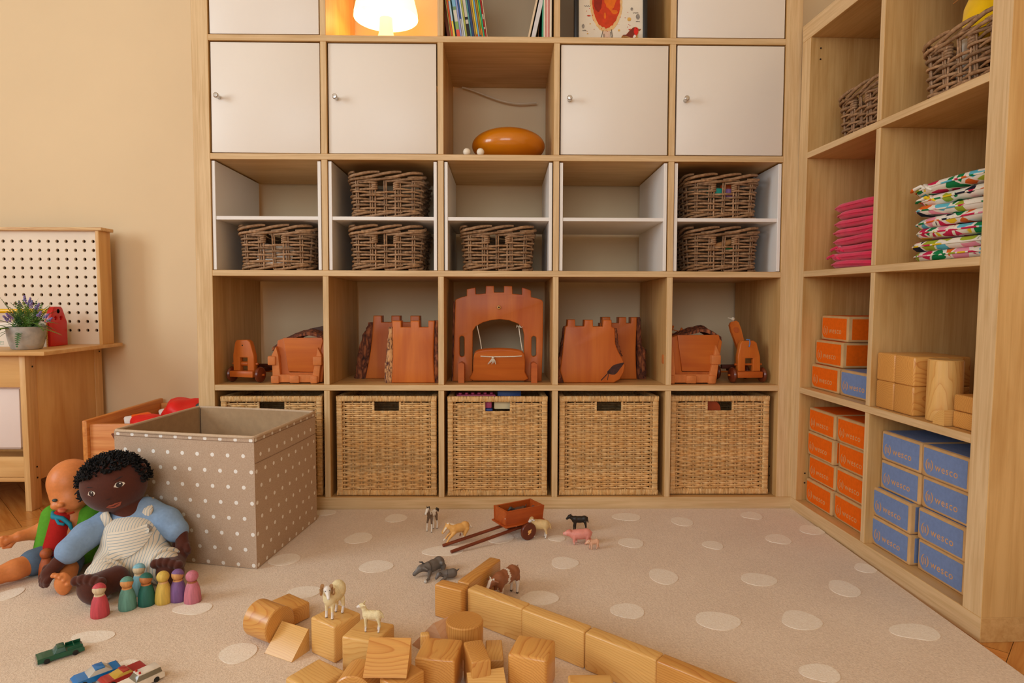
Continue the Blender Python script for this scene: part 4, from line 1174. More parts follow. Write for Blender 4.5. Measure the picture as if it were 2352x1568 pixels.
# ------------------------------------------------------------------ wooden blocks on the low shelf
m_pine = ringwood('varnished_pine', (232, 172, 92), (204, 126, 54), 230, .32, .3, .22, .8)
m_pinel = ringwood('pale_pine', (238, 190, 114), (216, 152, 78), 260, .38, .25, .12, .7)
def block(name, lab, M, fn, mat=None, bevel=.004, grp=None, cat='toy block', axis=None):
    k = MB(); fn(k); 
    if axis: M = M @ axis; inv = axis.inverted(); k.v = [tuple(inv @ Vector(p)) for p in k.v]
    o = k.build(name, mat or m_pine, None, bevel=bevel, seg=3, smooth=40); o.matrix_world = M
    return tag(o, lab, cat, grp)
AX_Y = Matrix.Rotation(PI/2, 4, 'Z')      # growth axis into the shelf
AX_Z = Matrix.Rotation(-PI/2, 4, 'Y')
c_ = .0686
def cubef(k): k.box(-c_/2, c_/2, 0, c_*2, 0, c_)
gb = 'wooden blocks on the low shelf'
for s_, z, lab in ((.443, 0, 'end grain block, lower left of the four stacked on the low shelf'), (.5125, 0, 'end grain block, lower right of the four stacked on the low shelf'), (.443, c_, 'end grain block, upper left of the four stacked on the low shelf'), (.5125, c_, 'end grain block, upper right of the four stacked on the low shelf')):
    block('wooden_block', lab, RS(s_, .012, .4045+z), cubef, m_pine, .0045, gb, axis=AX_Y)
def cylf(R, H): return lambda k: k.lathe([(R-.002, 0), (R, .002), (R, H-.002), (R-.002, H)], 48)
block('wooden_cylinder', 'tall pale wooden cylinder standing before the blocks on the low shelf', RS(.600, .047, .4045), cylf(.0345, .137), m_pinel, 0, gb, axis=AX_Z)
block('wooden_cylinder', 'second tall wooden cylinder half hidden behind the first on the low shelf', RS(.666, .115, .4045), cylf(.0345, .137), m_pinel, 0, gb, axis=AX_Z)
block('wooden_block', 'flat wooden block, upper of the two at the near end of the low shelf', RS(.696, .022, .4395), lambda k: k.box(-.036, .036, 0, .10, 0, .0345), m_pine, .004, gb, axis=AX_Y)
block('wooden_block', 'flat wooden block, lower of the two at the near end of the low shelf', RS(.698, .020, .4045), lambda k: k.box(-.036, .036, 0, .10, 0, .0345), m_pine, .004, gb, axis=AX_Y)
def quarter(k): k.prism([(0, 0), (.0, .034)][::-1]+[] if False else [(-.034, 0), (0, 0), (0, .034)]+[(-.034*math.sin(a), .034*math.cos(a)) for a in [PI/2*i/10 for i in range(1, 10)]], 0, .06)
block('wooden_block', 'small quarter-round wooden block between the cylinder and the flat blocks', RS(.659, .004, .4045), quarter, m_pinel, .001, gb, axis=AX_Y)

# yellow cloth toy in the near basket
ye = thing('cloth_bag', 'bright yellow cloth bag bulging out of the basket on the low right shelf', 'bag', M=RS(.612, .13, 1.1125+.115))
k = MB(); n = 28; prof = [(.0, .0), (.05, .0), (.072, .02), (.078, .05), (.072, .08), (.060, .105), (.058, .12), (.070, .145), (.074, .17), (.066, .2), (.03, .21), (0, .212)]
v = []; f = []; r_ = random.Random(6)
for i, (R, z) in enumerate(prof):
    for j in range(n):
        a = 2*PI*j/n; q = 1+.07*math.sin(3*a+i*.5)+.05*math.sin(7*a+i)*(.5 if i < 4 else 1)
        v.append((R*q*math.cos(a), R*q*.85*math.sin(a), z+.006*math.sin(2*a+i)))
for i in range(len(prof)-1):
    for j in range(n):
        j2 = (j+1) % n; f.append((i*n+j, i*n+j2, (i+1)*n+j2, (i+1)*n+j))
k.add(v, f)
m_yel = plain('yellow_fleece', (246, 198, 8), .9, .05, 30, .2, 500, spec=.1, sheen=.3)
k.build('body', m_yel, ye, smooth=180)
k = MB(); k.tube([(-.062, -.03, .115), (-.075, -.035, .15), (-.066, -.03, .2), (-.04, -.03, .225), (-.01, -.035, .215)], [.012, .016, .017, .015, .010], 10)
k.build('folded_edge', m_yel, ye, smooth=180)
k = MB()
for i in range(5): k.tube([(-.068, -.03, .112+.004*i), (-.084, -.04, .116+.006*i), (-.096, -.043, .112+.008*i)], .0012, 5)
k.build('drawstring', plain('jute', (180, 120, 60), .9), ye)
k = MB(); k.lathe([(.02, 0), (.022, .03), (.022, .07), (.016, .08), (.016, .09), (0, .09)], 20)
o = k.build('glass_jar', plain('milky_jar', (216, 206, 190), .2, .03, 20), None, smooth=60); o.matrix_world = RS(.585, .075, 1.1125+.03); tag(o, 'pale jar standing inside the basket below the yellow bag', 'jar')
# ------------------------------------------------------------------ workbench with pegboard against the back wall
m_ply = veneer('bench_birch', (226, 178, 112), (202, 144, 78), 'Z', .4, .5, .75)
m_plyh = veneer('bench_birch_flat', (230, 186, 124), (206, 152, 90), 'X', .35, .5, .7)
m_plye = veneer('ply_edge', (232, 196, 142), (196, 144, 92), 'X', .45, 2.2, .1)
m_leg = veneer('bench_leg', (228, 184, 124), (206, 156, 94), 'Z', .4, 1, .3)
m_pegb = plain('pegboard_white', (238, 220, 196), .5, .02, 10)
ZT = .506
bench = thing('workbench', 'birch play workbench with a white pegboard against the back wall at the left', 'workbench', loc=(-1.9, .21, 0))
bx0, bx1 = -2.36, -1.467
def BB(name, b, mat, bevel=.0015):
    k = MB(); k.box(b[0]+1.9, b[1]+1.9, b[2]-.21, b[3]-.21, b[4], b[5]); return k.build(name, mat, bench, bevel=bevel)
for x0, x1 in ((bx0, bx0+.019), (bx1-.019, bx1)):
    BB('leg', (x0, x1, .022, .069, 0, ZT-.013), m_leg); BB('leg', (x0, x1, .362, .405, 0, ZT-.013), m_leg)
    BB('side_panel', (x0+.003, x1-.002, .069, .362, .09, ZT-.013), m_ply)
BB('top', (bx0-.075, -1.391, .0, .408, ZT-.0125, ZT), m_plyh, .0012)
BB('front_rail', (bx0+.019, bx1-.019, .026, .04, .393, ZT-.0125), m_plyh)
BB('lower_rail', (bx0+.019, bx1-.019, .026, .04, .108, .172), m_plyh)
BB('lower_shelf', (bx0+.019, bx1-.019, .024, .40, .094, .107), m_plyh)
BB('back_panel', (bx0+.019, bx1-.019, .37, .38, .107, .46), m_ply)
BB('peg_frame_side', (-1.412, -1.400, .305, .372, ZT, .905), m_ply)
BB('peg_frame_top', (-2.40, -1.389, .302, .375, .905, .9165), m_plye)
holes = []
for i in range(24):
    for j in range(11):
        cx, cz = -1.4305-.03136*i, .869-.03135*j
        holes.append([(cx+1.9+.0056*math.cos(2*PI*a/14), cz+.0056*math.sin(2*PI*a/14)) for a in range(14)][::-1])
pb = plate('pegboard', [[(-2.39+1.9, ZT), (-1.413+1.9, ZT), (-1.413+1.9, .905), (-2.39+1.9, .905)]]+holes, .008, m_pegb, bench, .0006, (0, .322-.21, 0), res=0)
BB('peg_shade_sheet', (-2.39, -1.413, .350, .356, ZT, .905), plain('peg_shade_sheet', (150, 96, 44), .8), 0)  # added brown sheet: its colour stands in for the shade behind the peg holes
k = MB()
for x, y, z in ((-1.4665, .052, .455), (-1.4665, .052, .10), (-1.4665, .052, .135), (-1.4665, .39, .475)):
    k.lathe([(.003, 0), (.003, .0008), (0, .0008)], 10, 0, TR((x+1.9, y-.21, z), (0, PI/2, 0)))
k.build('screw', plain('dark_screw', (60, 60, 56), .4, metal=1), bench)

bin_ = thing('storage_bin', 'frosted white plastic bin hanging inside the workbench', 'bin', loc=(-1.62, .05, .19))
m_frost = plain('frosted_plastic', (238, 222, 214), .35, .01, 10, spec=.4)
k = MB()
b0, b1 = (-.088, .100), (-.10, .110)
v = []
for z, e in ((0, 0.006), (.008, 0), (.195, -.008), (.195, -.006), (.01, .004)):
    for x, y in ((-.10, 0), (.108, 0), (.108, .28), (-.10, .28)):
        v.append((x-(e if x > 0 else -e), y+(e if y < .1 else -e), z))
f = [(3, 2, 1, 0)]
for i in range(4):
    for j in range(4):
        j2 = (j+1) % 4; f.append((i*4+j, i*4+j2, (i+1)*4+j2, (i+1)*4+j))
f.append((16, 17, 18, 19)); k.add(v, f)
k.build('tub', m_frost, bin_, bevel=.006, seg=3)
k = MB(); k.box(-.112, .1215, -.008, .004, .195, .213); k.box(-.112, .1215, .276, .288, .195, .213); k.box(.113, .1255, -.008, .288, .205, .213)
k.build('rim', m_frost, bin_, bevel=.003)

# potted fern with lavender
plant = thing('potted_plant', 'fern and lavender in a grey concrete pot on the workbench', 'plant', loc=(-1.515, .10, ZT))
t = NT('concrete'); v = t.coord(); g1 = t.noise(v, 40, 5, .6); g2 = t.noise(v, 9, 3)
t.l(t.ramp(t.math('ADD', t.math('MULTIPLY', g1, .6), t.math('MULTIPLY', g2, .4)), [(.35, lin(150, 144, 138)), (.6, lin(186, 178, 168)), (.72, lin(200, 170, 128))]), t.b.inputs['Base Color'])
t.b.inputs['Roughness'].default_value = .8; t.bump(g1, .2); m_conc = t.m
k = MB(); k.lathe([(.036, 0), (.0415, .003), (.0475, .02), (.052, .045), (.0535, .068), (.0530, .073), (.050, .073), (.049, .066), (0, .064)], 40)
k.build('pot', m_conc, plant, smooth=50)
m_fern = colmat('fern_leaf', .6, spec=.3)
k = MB(); r_ = random.Random(5)
def frond(k, base, az, el, L, W, droop, col):
    pts = []; d = Vector((math.cos(az)*math.cos(el), math.sin(az)*math.cos(el), math.sin(el))); p = Vector(base)
    n = 15; prev = None
    side = Vector((-math.sin(az), math.cos(az), 0))
    for i in range(n+1):
        pts.append((p.copy(), d.copy())); p = p+d*(L/n); d = (d+Vector((0, 0, -droop/n))).normalized()
    k.col = col; k.tube([q[0] for q in pts], [.0011*(1-i/(n+2)) for i in range(n+1)], 4, caps=False)
    for i in range(1, n+1):
        q, d_ = pts[i]; f_ = i/n; wl = W*math.sin(PI*min(1, .12+f_*.88))**.8
        nrm = side.cross(d_).normalized()
        for s_ in (-1, 1):
            tip = q+side*s_*wl+d_*wl*.55-nrm*wl*.1*1
            c2 = tuple(x*r_.uniform(.8, 1.15) for x in col); k.col = c2
            k.add([q-d_*L/n*.42, tip-d_*.001, tip+d_*.0012, q+d_*L/n*.40], [(0, 1, 2, 3)])
for i in range(54):
    az = r_.uniform(0, 2*PI); el = r_.uniform(-.1, 1.1) if i < 40 else r_.uniform(.9, 1.4); 
    c = r_.choice([(.13, .26, .035), (.20, .33, .05), (.09, .20, .04), (.26, .37, .07), (.06, .16, .05)])
    frond(k, (r_.uniform(-.03, .03), r_.uniform(-.03, .03), .068), az, el, r_.uniform(.075, .125)*(1.05 if el < .8 else .95), r_.uniform(.007, .0115), r_.uniform(.5, 2.0) if el < .8 else r_.uniform(.1, .7), c)
k.build('fern', m_fern, plant, smooth=0)
k = MB()
for (x, y, z) in ((.0, .0, .155), (.022, -.01, .150), (.045, -.01, .135), (.03, -.015, .142), (-.005, -.06, .105), (-.012, -.062, .098), (.085, -.03, .105), (.068, -.035, .112), (.095, -.03, .094), (-.03, .02, .14)):
    b = Vector((x, y, z)); dr = Vector((x, y, .06)).normalized()
    k.col = (.10, .18, .05); k.tube([Vector((x*.3, y*.3, .07)), b-dr*.01], .0008, 4, caps=False)
    for i in range(26):
        f_ = i/26; k.col = tuple(q*r_.uniform(.7, 1.25) for q in (.27, .20, .45))
        a = i*2.4; o = Vector((math.cos(a), math.sin(a), r_.uniform(-.3, .5)))
        k.ell(b+dr*(f_*.024-.008)+o*.0042*(1.2-f_), (.0021, .0021, .0028), 5, 4)
k.build('lavender', m_fern, plant, smooth=0)

# toy toolbox
tb = thing('toy_toolbox', 'toy toolbox with red ends and a yellow rod handle on the workbench', 'toolbox', loc=(-1.64, .245, ZT))
m_red = plain('red_gloss', (206, 22, 20), .35, .02, 20, coat=.3)
red = [(-.043, .0), (.043, 0), (.0435, .082), (.022, .130), (.016, .1345), (-.016, .1345), (-.022, .130), (-.0435, .082)]
hole2 = lambda y: [(y+.0065*math.cos(2*PI*a/20), .095+.0065*math.sin(2*PI*a/20)) for a in range(20)][::-1]
for x in (.110, -.130):
    o = plate('end_panel', [red, hole2(-.013), hole2(.013)], .020, m_red, tb, .003, (x+.02, 0, 0), (0, 0, PI/2))
k = MB()
k.box(-.128, .121, -.0512, -.0432, 0, .082); k.box(-.128, .121, .0432, .0512, 0, .082)
k.box(-.112, .108, -.0432, .0432, .002, .010)
k.build('side_board', plain('toolbox_white_side', (238, 226, 210), .5, .02, 8), tb, bevel=.001)
k = MB(); k.box(.1212, .1216, -.0512, -.0432, 0, .082); k.box(.1212, .1216, .0432, .0512, 0, .082); k.build('board_edge', m_plye, tb, smooth=0)
k = MB(); k.tube([(-.13, 0, .119), (.13, 0, .119)], .0075, 18); k.build('handle_rod', plain('yellow_gloss', (240, 184, 10), .35, .02, 8, coat=.3), tb)
m_teal = plain('teal_print', (40, 140, 110), .6)
def fl2(nm, polys, mat):
    k = MB()
    for p in polys: k.prism(p, -.0516, -.0512)
    k.build(nm, mat, tb, smooth=0)
fl2('printed_hammer', [[(.088, .012), (.094, .010), (.096, .014), (.094, .026), (.091, .032), (.089, .030)]]+strokes([[(.055, .018), (.089, .021)], [(.055, .0135), (.089, .0145)], [(.055, .0135), (.055, .018)]], .0004)+strokes([[(.05, .028), (.066, .030), (.074, .034), (.078, .0335), (.077, .030), (.066, .0255), (.05, .026)]], .0004), m_teal)
fl2('printed_ruler', strokes([[(-.125, .018), (-.02, .018)], [(-.125, .007), (-.02, .007)]], .0003)+strokes([[(-.122+.005*i, .018), (-.122+.005*i, .018-(.005 if i % 2 else .008))] for i in range(21)], .0002), m_teal)
k = MB()
for x, z in ((.112, .018), (.112, .064)): k.lathe([(.0026, 0), (.0026, .0006), (0, .0006)], 12, 0, TR((x, -.0512, z), (PI/2, 0, 0)))
k.build('nail', plain('copper_nail', (120, 60, 36), .4), tb)

# pine crate full of toys behind the polka dot box
m_pinec = veneer('crate_pine', (232, 164, 100), (206, 124, 66), 'X', .4, .55, .2)
m_pines = veneer('crate_pine_side', (222, 148, 74), (188, 104, 40), 'Y', .4, .6, .3)
cr = thing('toy_crate', 'pine toy crate between the workbench and the tall shelf', 'crate', loc=(-1.264, -.035, 0))
def CB(name, b, mat, bev=.004):
    k = MB(); k.box(*b); return k.build(name, mat, cr, bevel=bev)
CB('side_board', (0, .016, 0, .445, .0, .30), m_pines, .005)
CB('side_board', (.312, .328, 0, .42, .0, .30), m_pines, .005)
CB('front_board', (.016, .312, .012, .028, .012, .286), m_pinec, .003)
CB('back_board', (.016, .312, .422, .436, .012, .284), m_pinec, .003)
CB('bottom_board', (.016, .312, .028, .422, .012, .022), m_pinec, .001)
k = MB(); kn2 = smooth_poly([(.083, .258), (.112, .257), (.110, .246), (.104, .238), (.098, .234), (.091, .238), (.086, .248)], 3)
k.prism(kn2[::-1], .0112, .0125); k.build('knot', plain('pine_knot', (126, 66, 40), .6, .25, 120), cr, smooth=0)
def soft(name, lab, cat, mat, M, pts, rad, flat=1.0, n=14):
    k = MB(); k.tube(pts, rad, n, flat=flat); o = k.build(name, mat, None, smooth=180); o.matrix_world = M; return tag(o, lab, cat)
m_rc = plain('red_nylon', (226, 26, 20), .5, .06, 20, .1, 60); m_oc = plain('orange_plastic', (236, 92, 12), .4, .05, 20); m_gc = plain('dark_green_plastic', (40, 66, 58), .45, .05, 20)
def lump(seed, sx, sy, sz, n=30, m=18, wr=.10):
    r = random.Random(seed); ph = [r.uniform(0, 6.3) for _ in range(6)]; k = MB(); k.ell((0, 0, 0), (sx, sy, sz), n, m)
    k.v = [tuple(c*(1+wr*math.sin(9*x/sx*.5+ph[0]+3*z/sz)+wr*.7*math.sin(7*y/sy+ph[1]-4*x/sx)) for c in (x, y, z)) for x, y, z in k.v]
    return k
o = lump(3, .075, .09, .05).build('cloth_bundle', m_rc, None, smooth=180); o.matrix_world = TR((-1.055, .19, .285), (0, 0, .3)); tag(o, 'red cloth bundle on top of the toys in the pine crate', 'cloth')
o = lump(5, .06, .05, .035, wr=.06).build('cloth_bundle', m_rc, None, smooth=180); o.matrix_world = TR((-1.12, .085, .262), (0, .2, .3)); tag(o, 'smaller red cloth bundle near the front of the pine crate', 'cloth')
to = thing('toy_tube', 'orange plastic toy with a white end lying in the pine crate', 'toy', loc=(-1.19, .10, .2665), rot=(.1, -.12, .55))
k = MB(); k.lathe([(.022, 0), (.026, .004), (.026, .05), (.021, .058), (0, .058)], 20, 0, TR((0, 0, 0), (0, PI/2, 0))); k.build('body', m_oc, to, smooth=50)
k = MB(); k.lathe([(.020, -.02), (.024, -.016), (.024, .004), (0, .004)], 20, 0, TR((0, 0, 0), (0, PI/2, 0))); k.build('cap', plain('white_plastic', (232, 222, 214), .35), to, smooth=50)
to2 = thing('toy_tube', 'second orange toy tube with a pale end, further back in the crate', 'toy', loc=(-1.155, .24, .272), rot=(.1, -.2, .5))
k = MB(); k.lathe([(.018, 0), (.02, .004), (.022, .06), (.018, .07), (0, .07)], 20, 0, TR((0, 0, 0), (0, PI/2, 0))); k.build('body', m_oc, to2, smooth=50)
k = MB(); k.lathe([(.014, -.018), (.018, -.014), (.018, .004), (0, .004)], 20, 0, TR((0, 0, 0), (0, PI/2, 0))); k.build('cap', plain('white_plastic2', (226, 216, 206), .35), to2, smooth=50)
wc = thing('toy_watering_can', 'dark green toy with a curved handle rising above the pine crate', 'toy', loc=(-.985, .16, .26))
k = MB(); k.tube([(-.035, 0, -.02), (-.032, 0, .02), (-.016, 0, .05), (.012, 0, .066), (.04, 0, .066), (.055, 0, .055)], [.012, .0115, .011, .011, .011, .011], 14); k.build('handle', m_gc, wc, smooth=180)
k = MB(); k.ell((-.015, .01, -.025), (.035, .04, .032), 20, 12); k.build('body', m_gc, wc, smooth=180)
k = MB(); k.tube([(-.052, -.004, -.02), (-.044, -.004, .02), (-.028, -.004, .052)], .004, 8); k.build('clear_strap', plain('clear_plastic', (206, 190, 170), .2), wc, smooth=180)
k = MB(); k.tube([(.005, .0, -.02), (.03, 0, .012), (.055, 0, .02)], [.012, .016, .016], 12)
o = k.build('toy_figure', plain('skin_plastic', (226, 150, 110), .5), None, smooth=180); o.matrix_world = TR((-.965, .20, .28)); tag(o, 'pale orange toy limb beside the green handle in the crate', 'toy')
k = MB(); k.box(-.012, .012, -.004, .004, -.01, .012); o = k.build('red_tag', m_rc, None, bevel=.003); o.matrix_world = TR((-1.030, .30, .305), (0, .5, 0)); tag(o, 'small red tag sticking up at the back of the crate', 'tag')

# ------------------------------------------------------------------ polka dot fabric box
t = NT('polka_fabric')
uv = t.n('ShaderNodeUVMap'); sep = t.n('ShaderNodeSeparateXYZ'); t.l(uv.outputs[0], sep.inputs[0])
su, sv = .0415, .0385
vr = t.math('DIVIDE', sep.outputs[1], sv); row = t.math('FLOOR', vr)
ur = t.math('ADD', t.math('DIVIDE', sep.outputs[0], su), t.math('MULTIPLY', t.math('FLOORED_MODULO', row, 2.0), .5))
fu = t.math('MULTIPLY', t.math('SUBTRACT', t.math('FRACT', ur), .5), su); fv = t.math('MULTIPLY', t.math('SUBTRACT', t.math('FRACT', vr), .5), sv)
d = t.math('SQRT', t.math('ADD', t.math('MULTIPLY', fu, fu), t.math('MULTIPLY', fv, fv)))
dot = t.math('LESS_THAN', d, .0049)
wv = t.coord('Object'); wz = t.noise(wv, 600, 2)
cl = t.ramp(wz, [(.3, lin(176, 148, 124)), (.7, lin(198, 172, 148))])
t.l(t.mix(dot, cl, lin(238, 232, 224)), t.b.inputs['Base Color'])
t.b.inputs['Roughness'].default_value = .85; t.b.inputs['Specular IOR Level'].default_value = .2; t.bump(wz, .15); m_polka = t.m
m_fab = plain('box_lining', (184, 152, 116), .85, .05, 60, .1, 600, spec=.15)
pbx = thing('storage_box', 'taupe fabric storage box with white polka dots on the rug', 'box', loc=(-.755, -.23, RZ))
cs = [(-.583, -.45), (-.539, -.097), (-.921, -.007), (-.967, -.364)]
cs = [(x+.755, y+.23) for x, y in cs]
HB = .322
cx_, cy_ = sum(c[0] for c in cs)/4, sum(c[1] for c in cs)/4
for i in range(4):
    (ax, ay), (bx_, by_) = cs[i], cs[(i+1) % 4]
    L = math.hypot(bx_-ax, by_-ay); nx, ny = (by_-ay)/L, -(bx_-ax)/L
    n = 12; V_ = []; F_ = []; U_ = []; MI = []
    me = bpy.data.meshes.new('side')
    for s_, off in ((0, 0.0), (1, .005)):
        for iz in range(n+1):
            for ix in range(n+1):
                u, w_ = ix/n, iz/n
                bul = (.006 if i != 0 else .004)*math.sin(PI*u)*math.sin(PI*w_)**.7*(1 if w_ < .95 else .6) - off
                e = off*1.0
                px_, py_ = ax+(bx_-ax)*(u*(1-2*e/L)+e/L), ay+(by_-ay)*(u*(1-2*e/L)+e/L)
                V_.append((px_+nx*bul, py_+ny*bul, .001+HB*w_))
    M1 = (n+1)*(n+1)
    for s_ in range(2):
        for iz in range(n):
            for ix in range(n):
                a = s_*M1+iz*(n+1)+ix; q = (a, a+1, a+n+2, a+n+1)
                F_.append(q if s_ == 0 else q[::-1]); MI.append(s_)
                uvq = [((ix)/n*L+.012+i*.013, iz/n*HB+.012), ((ix+1)/n*L+.012+i*.013, iz/n*HB+.012), ((ix+1)/n*L+.012+i*.013, (iz+1)/n*HB+.012), (ix/n*L+.012+i*.013, (iz+1)/n*HB+.012)]
                U_ += uvq if s_ == 0 else uvq[::-1]
    for ix in range(n):
        a = n*(n+1)+ix; F_.append((a, a+1, M1+a+1, M1+a)); MI.append(0); U_ += [(0, 0)]*4
    me.from_pydata(V_, [], F_); u_ = me.uv_layers.new(name='UVMap'); u_.data.foreach_set('uv', [c for p in U_ for c in p])
    me.materials.append(m_polka); me.materials.append(m_fab); me.polygons.foreach_set('material_index', MI)
    me.polygons.foreach_set('use_smooth', [True]*len(me.polygons)); me.set_sharp_from_angle(angle=.6)
    o = bpy.data.objects.new('side_panel', me); COL.objects.link(o); o.parent = pbx
k = MB(); k.add([(x, y, .002) for x, y in cs]+[(x, y, .006) for x, y in cs], [(3, 2, 1, 0), (4, 5, 6, 7)]); k.build('bottom_panel', m_fab, pbx, smooth=0)
k = MB(); pts = []
for i in range(4):
    (ax, ay), (bx_, by_) = cs[i], cs[(i+1) % 4]
    L = math.hypot(bx_-ax, by_-ay); nx, ny = (by_-ay)/L, -(bx_-ax)/L
    for q in range(16):
        u = .015+q/15*.97; pts.append((ax+(bx_-ax)*u+nx*(.0028*math.sin(PI*u)-.002), ay+(by_-ay)*u+ny*(.0028*math.sin(PI*u)-.002), HB+.0015))
k.tube(pts, .0042, 8, closed=True)
k.build('rim_binding', plain('box_binding', (202, 176, 148), .85, .05, 200, .1, 600, spec=.15), pbx, smooth=80)
m_seam = plain('seam_thread', (150, 120, 96), .9)
def seam(i, z, dz=0, o=.001):
    (ax, ay), (bx_, by_) = cs[i], cs[(i+1) % 4]
    L = math.hypot(bx_-ax, by_-ay); nx, ny = (by_-ay)/L, -(bx_-ax)/L
    k = MB(); amp = .006 if i != 0 else .004; pp = []
    for q in range(25):
        u = q/24; w_ = z/HB
        pp.append((ax+(bx_-ax)*u+nx*(amp*math.sin(PI*u)*math.sin(PI*w_)**.7+o*.4), ay+(by_-ay)*u+ny*(amp*math.sin(PI*u)*math.sin(PI*w_)**.7+o*.4), z))
    k.tube(pp, .0008, 5); k.build('seam', m_seam, pbx, smooth=80)
seam(0, HB-.062); seam(0, HB-.010); seam(3, HB-.010)
k = MB()
(ax, ay) = cs[2]; k.tube([(ax+.007, ay-.008, .01), (ax+.007, ay-.008, HB-.002)], .0011, 5); k.build('corner_seam', plain('corner_dark_seam', (84, 60, 44), .9), pbx)
# ------------------------------------------------------------------ wooden building blocks on the rug
U = .0675
gw = 'long pine blocks forming the little wall on the rug'
gf = 'loose pine blocks in front of the little wall'
def bx(L, D, H): return lambda k: k.box(-L/2, L/2, -D/2, D/2, 0, H)
def on(x, y, deg, z=RZ): return TR((x, y, z), (0, 0, math.radians(deg)))
block('wooden_block', 'short upright pine block at the far left end of the block wall', on(-.091, -.689, -29), bx(.066, .029, .069), m_pine, .0035, gw)
block('wooden_block', 'long pine block slanting away behind the corner of the block wall, beside the cow', on(-.035, -.614, 62.3), bx(.142, .029, .069), m_pine, .0035, gw)
block('wooden_block', 'first long pine block of the wall, in front of the brown cow', on(.0055, -.738, -38.2), bx(.139, .029, .069), m_pinel, .0035, gw)
block('wooden_block', 'second long pine block of the wall, behind the big cube', on(.1136, -.8253, -38.2), bx(.138, .029, .069), m_pinel, .0035, gw)
block('wooden_block', 'third long pine block of the wall', on(.2224, -.9140, -39.6), bx(.138, .029, .069), m_pinel, .0035, gw)
block('wooden_block', 'last long pine block of the wall, cut by the lower picture edge', on(.327, -1.0045, -41.5), bx(.138, .029, .069), m_pine, .0035, gw)
block('wooden_cylinder', 'upright knotty pine cylinder inside the corner of the block wall', on(-.0555, -.8345, 20), lambda k: k.lathe([(.0325, 0), (.0345, .002), (.0345, .067), (.0325, .069)], 56), m_pine, 0, gf, axis=Matrix.Rotation(-PI/2, 4, 'Y'))
block('wooden_block', 'brown pine cube with a dark knot on top, in front of the upright cylinder', on(-.0925, -.9275, -8.5), bx(.0675, .0675, .0675), m_pine, .004, gf, axis=AX_Y)
block('wooden_block', 'narrow block with growth rings on top, right of the knotty cube', on(-.0285, -.9375, 15), bx(.033, .067, .069), m_pine, .003, gf, axis=Matrix.Rotation(-PI/2, 4, 'Y'))
block('wooden_block', 'large pine cube before the second long wall block', on(.0648, -.9262, -17.5), bx(U, U, .069), m_pine, .0055, gf, axis=AX_Y)
block('wooden_block', 'pine cube at the lower edge right of centre, half cut off', on(.152, -1.0372, 0), bx(.069, .065, .0675), m_pinel, .004, gf)
block('wooden_block', 'pine cube carrying the little lamb', on(-.2245, -.8685, -18.5), bx(.068, .068, .069), m_pinel, .004, gf)
block('wooden_block', 'pine cube carrying the horned ram', on(-.2968, -.8140, -35), bx(.066, .064, .069), m_pinel, .004, gf)
block('wooden_block', 'flat yellow pine block at the lower left of the pile', on(-.296, -.947, -34.5), bx(.069, .070, .035), m_pinel, .0045, gf)
block('wooden_block', 'low pine block leaning behind the fallen cylinder', on(-.424, -.688, -36.1), bx(.070, .046, .035), m_pine, .004, gf)
block('wooden_cylinder', 'pine cylinder lying on its side at the left end of the pile', on(-.4385, -.7685, -31, RZ+.0345), lambda k: k.lathe([(.0325, -.033), (.0345, -.031), (.0345, .031), (.0325, .033)], 64, 0, TR((0, 0, 0), (0, PI/2, 0))), m_pine, 0, gf)
def ramp(w, d, h): return lambda k: k.prism([(-d/2, 0), (d/2, 0), (d/2, h)], -w/2, w/2, 0, Matrix.Rotation(PI/2, 4, 'Z'))
block('wooden_ramp', 'pine ramp block sloping towards the viewer at the front of the lying cylinder', on(-.3876, -.8190, -27.2), ramp(.067, .046, .044), m_pinel, .003, gf)
block('wooden_ramp', 'reddish pine ramp block on top of the pile at the lower edge', on(-.168, -.995, -2, RZ+.0695), ramp(.068, .047, .043), m_pine, .003, gf)
block('wooden_block', 'dark pine block supporting the ramp at the lower edge', on(-.1445, -.9985, -40), bx(.040, .060, .066), m_pine, .0035, gf)
block('wooden_cylinder', 'dark lying cylinder below the ramp at the lower edge', on(-.2165, -.985, 82, RZ+.0345), lambda k: k.lathe([(.0325, -.026), (.0345, -.024), (.0345, .024), (.0325, .026)], 64, 0, TR((0, 0, 0), (0, PI/2, 0))), m_pine, 0, gf)
block('wooden_ramp', 'small pale ramp block at the lower edge under the narrow ringed block', on(-.008, -.984, 14, RZ), ramp(.062, .05, .05), m_pinel, .003, gf)
block('wooden_block', 'flat pale block lying behind the narrow ringed block', on(.000, -.866, 3), bx(.030, .068, .030), m_pinel, .0025, gf, axis=AX_Y)
m_greyw = ringwood('unvarnished_pine', (214, 168, 128), (196, 140, 98), 120, .7, 0, .05, .4)
def roof(k): k.prism([(-.068, 0), (.068, 0), (0, .069)], -.016, .016)
block('wooden_roof_block', 'dull triangular roof block standing left of the upright cylinder', on(-.0995, -.833, -46), roof, m_greyw, .0025, gf)
block('wooden_peg', 'tiny pale block end poking up behind the knotty cube', on(-.1215, -.8905, 10, RZ), bx(.016, .014, .074), m_pinel, .003, gf, axis=AX_Z)

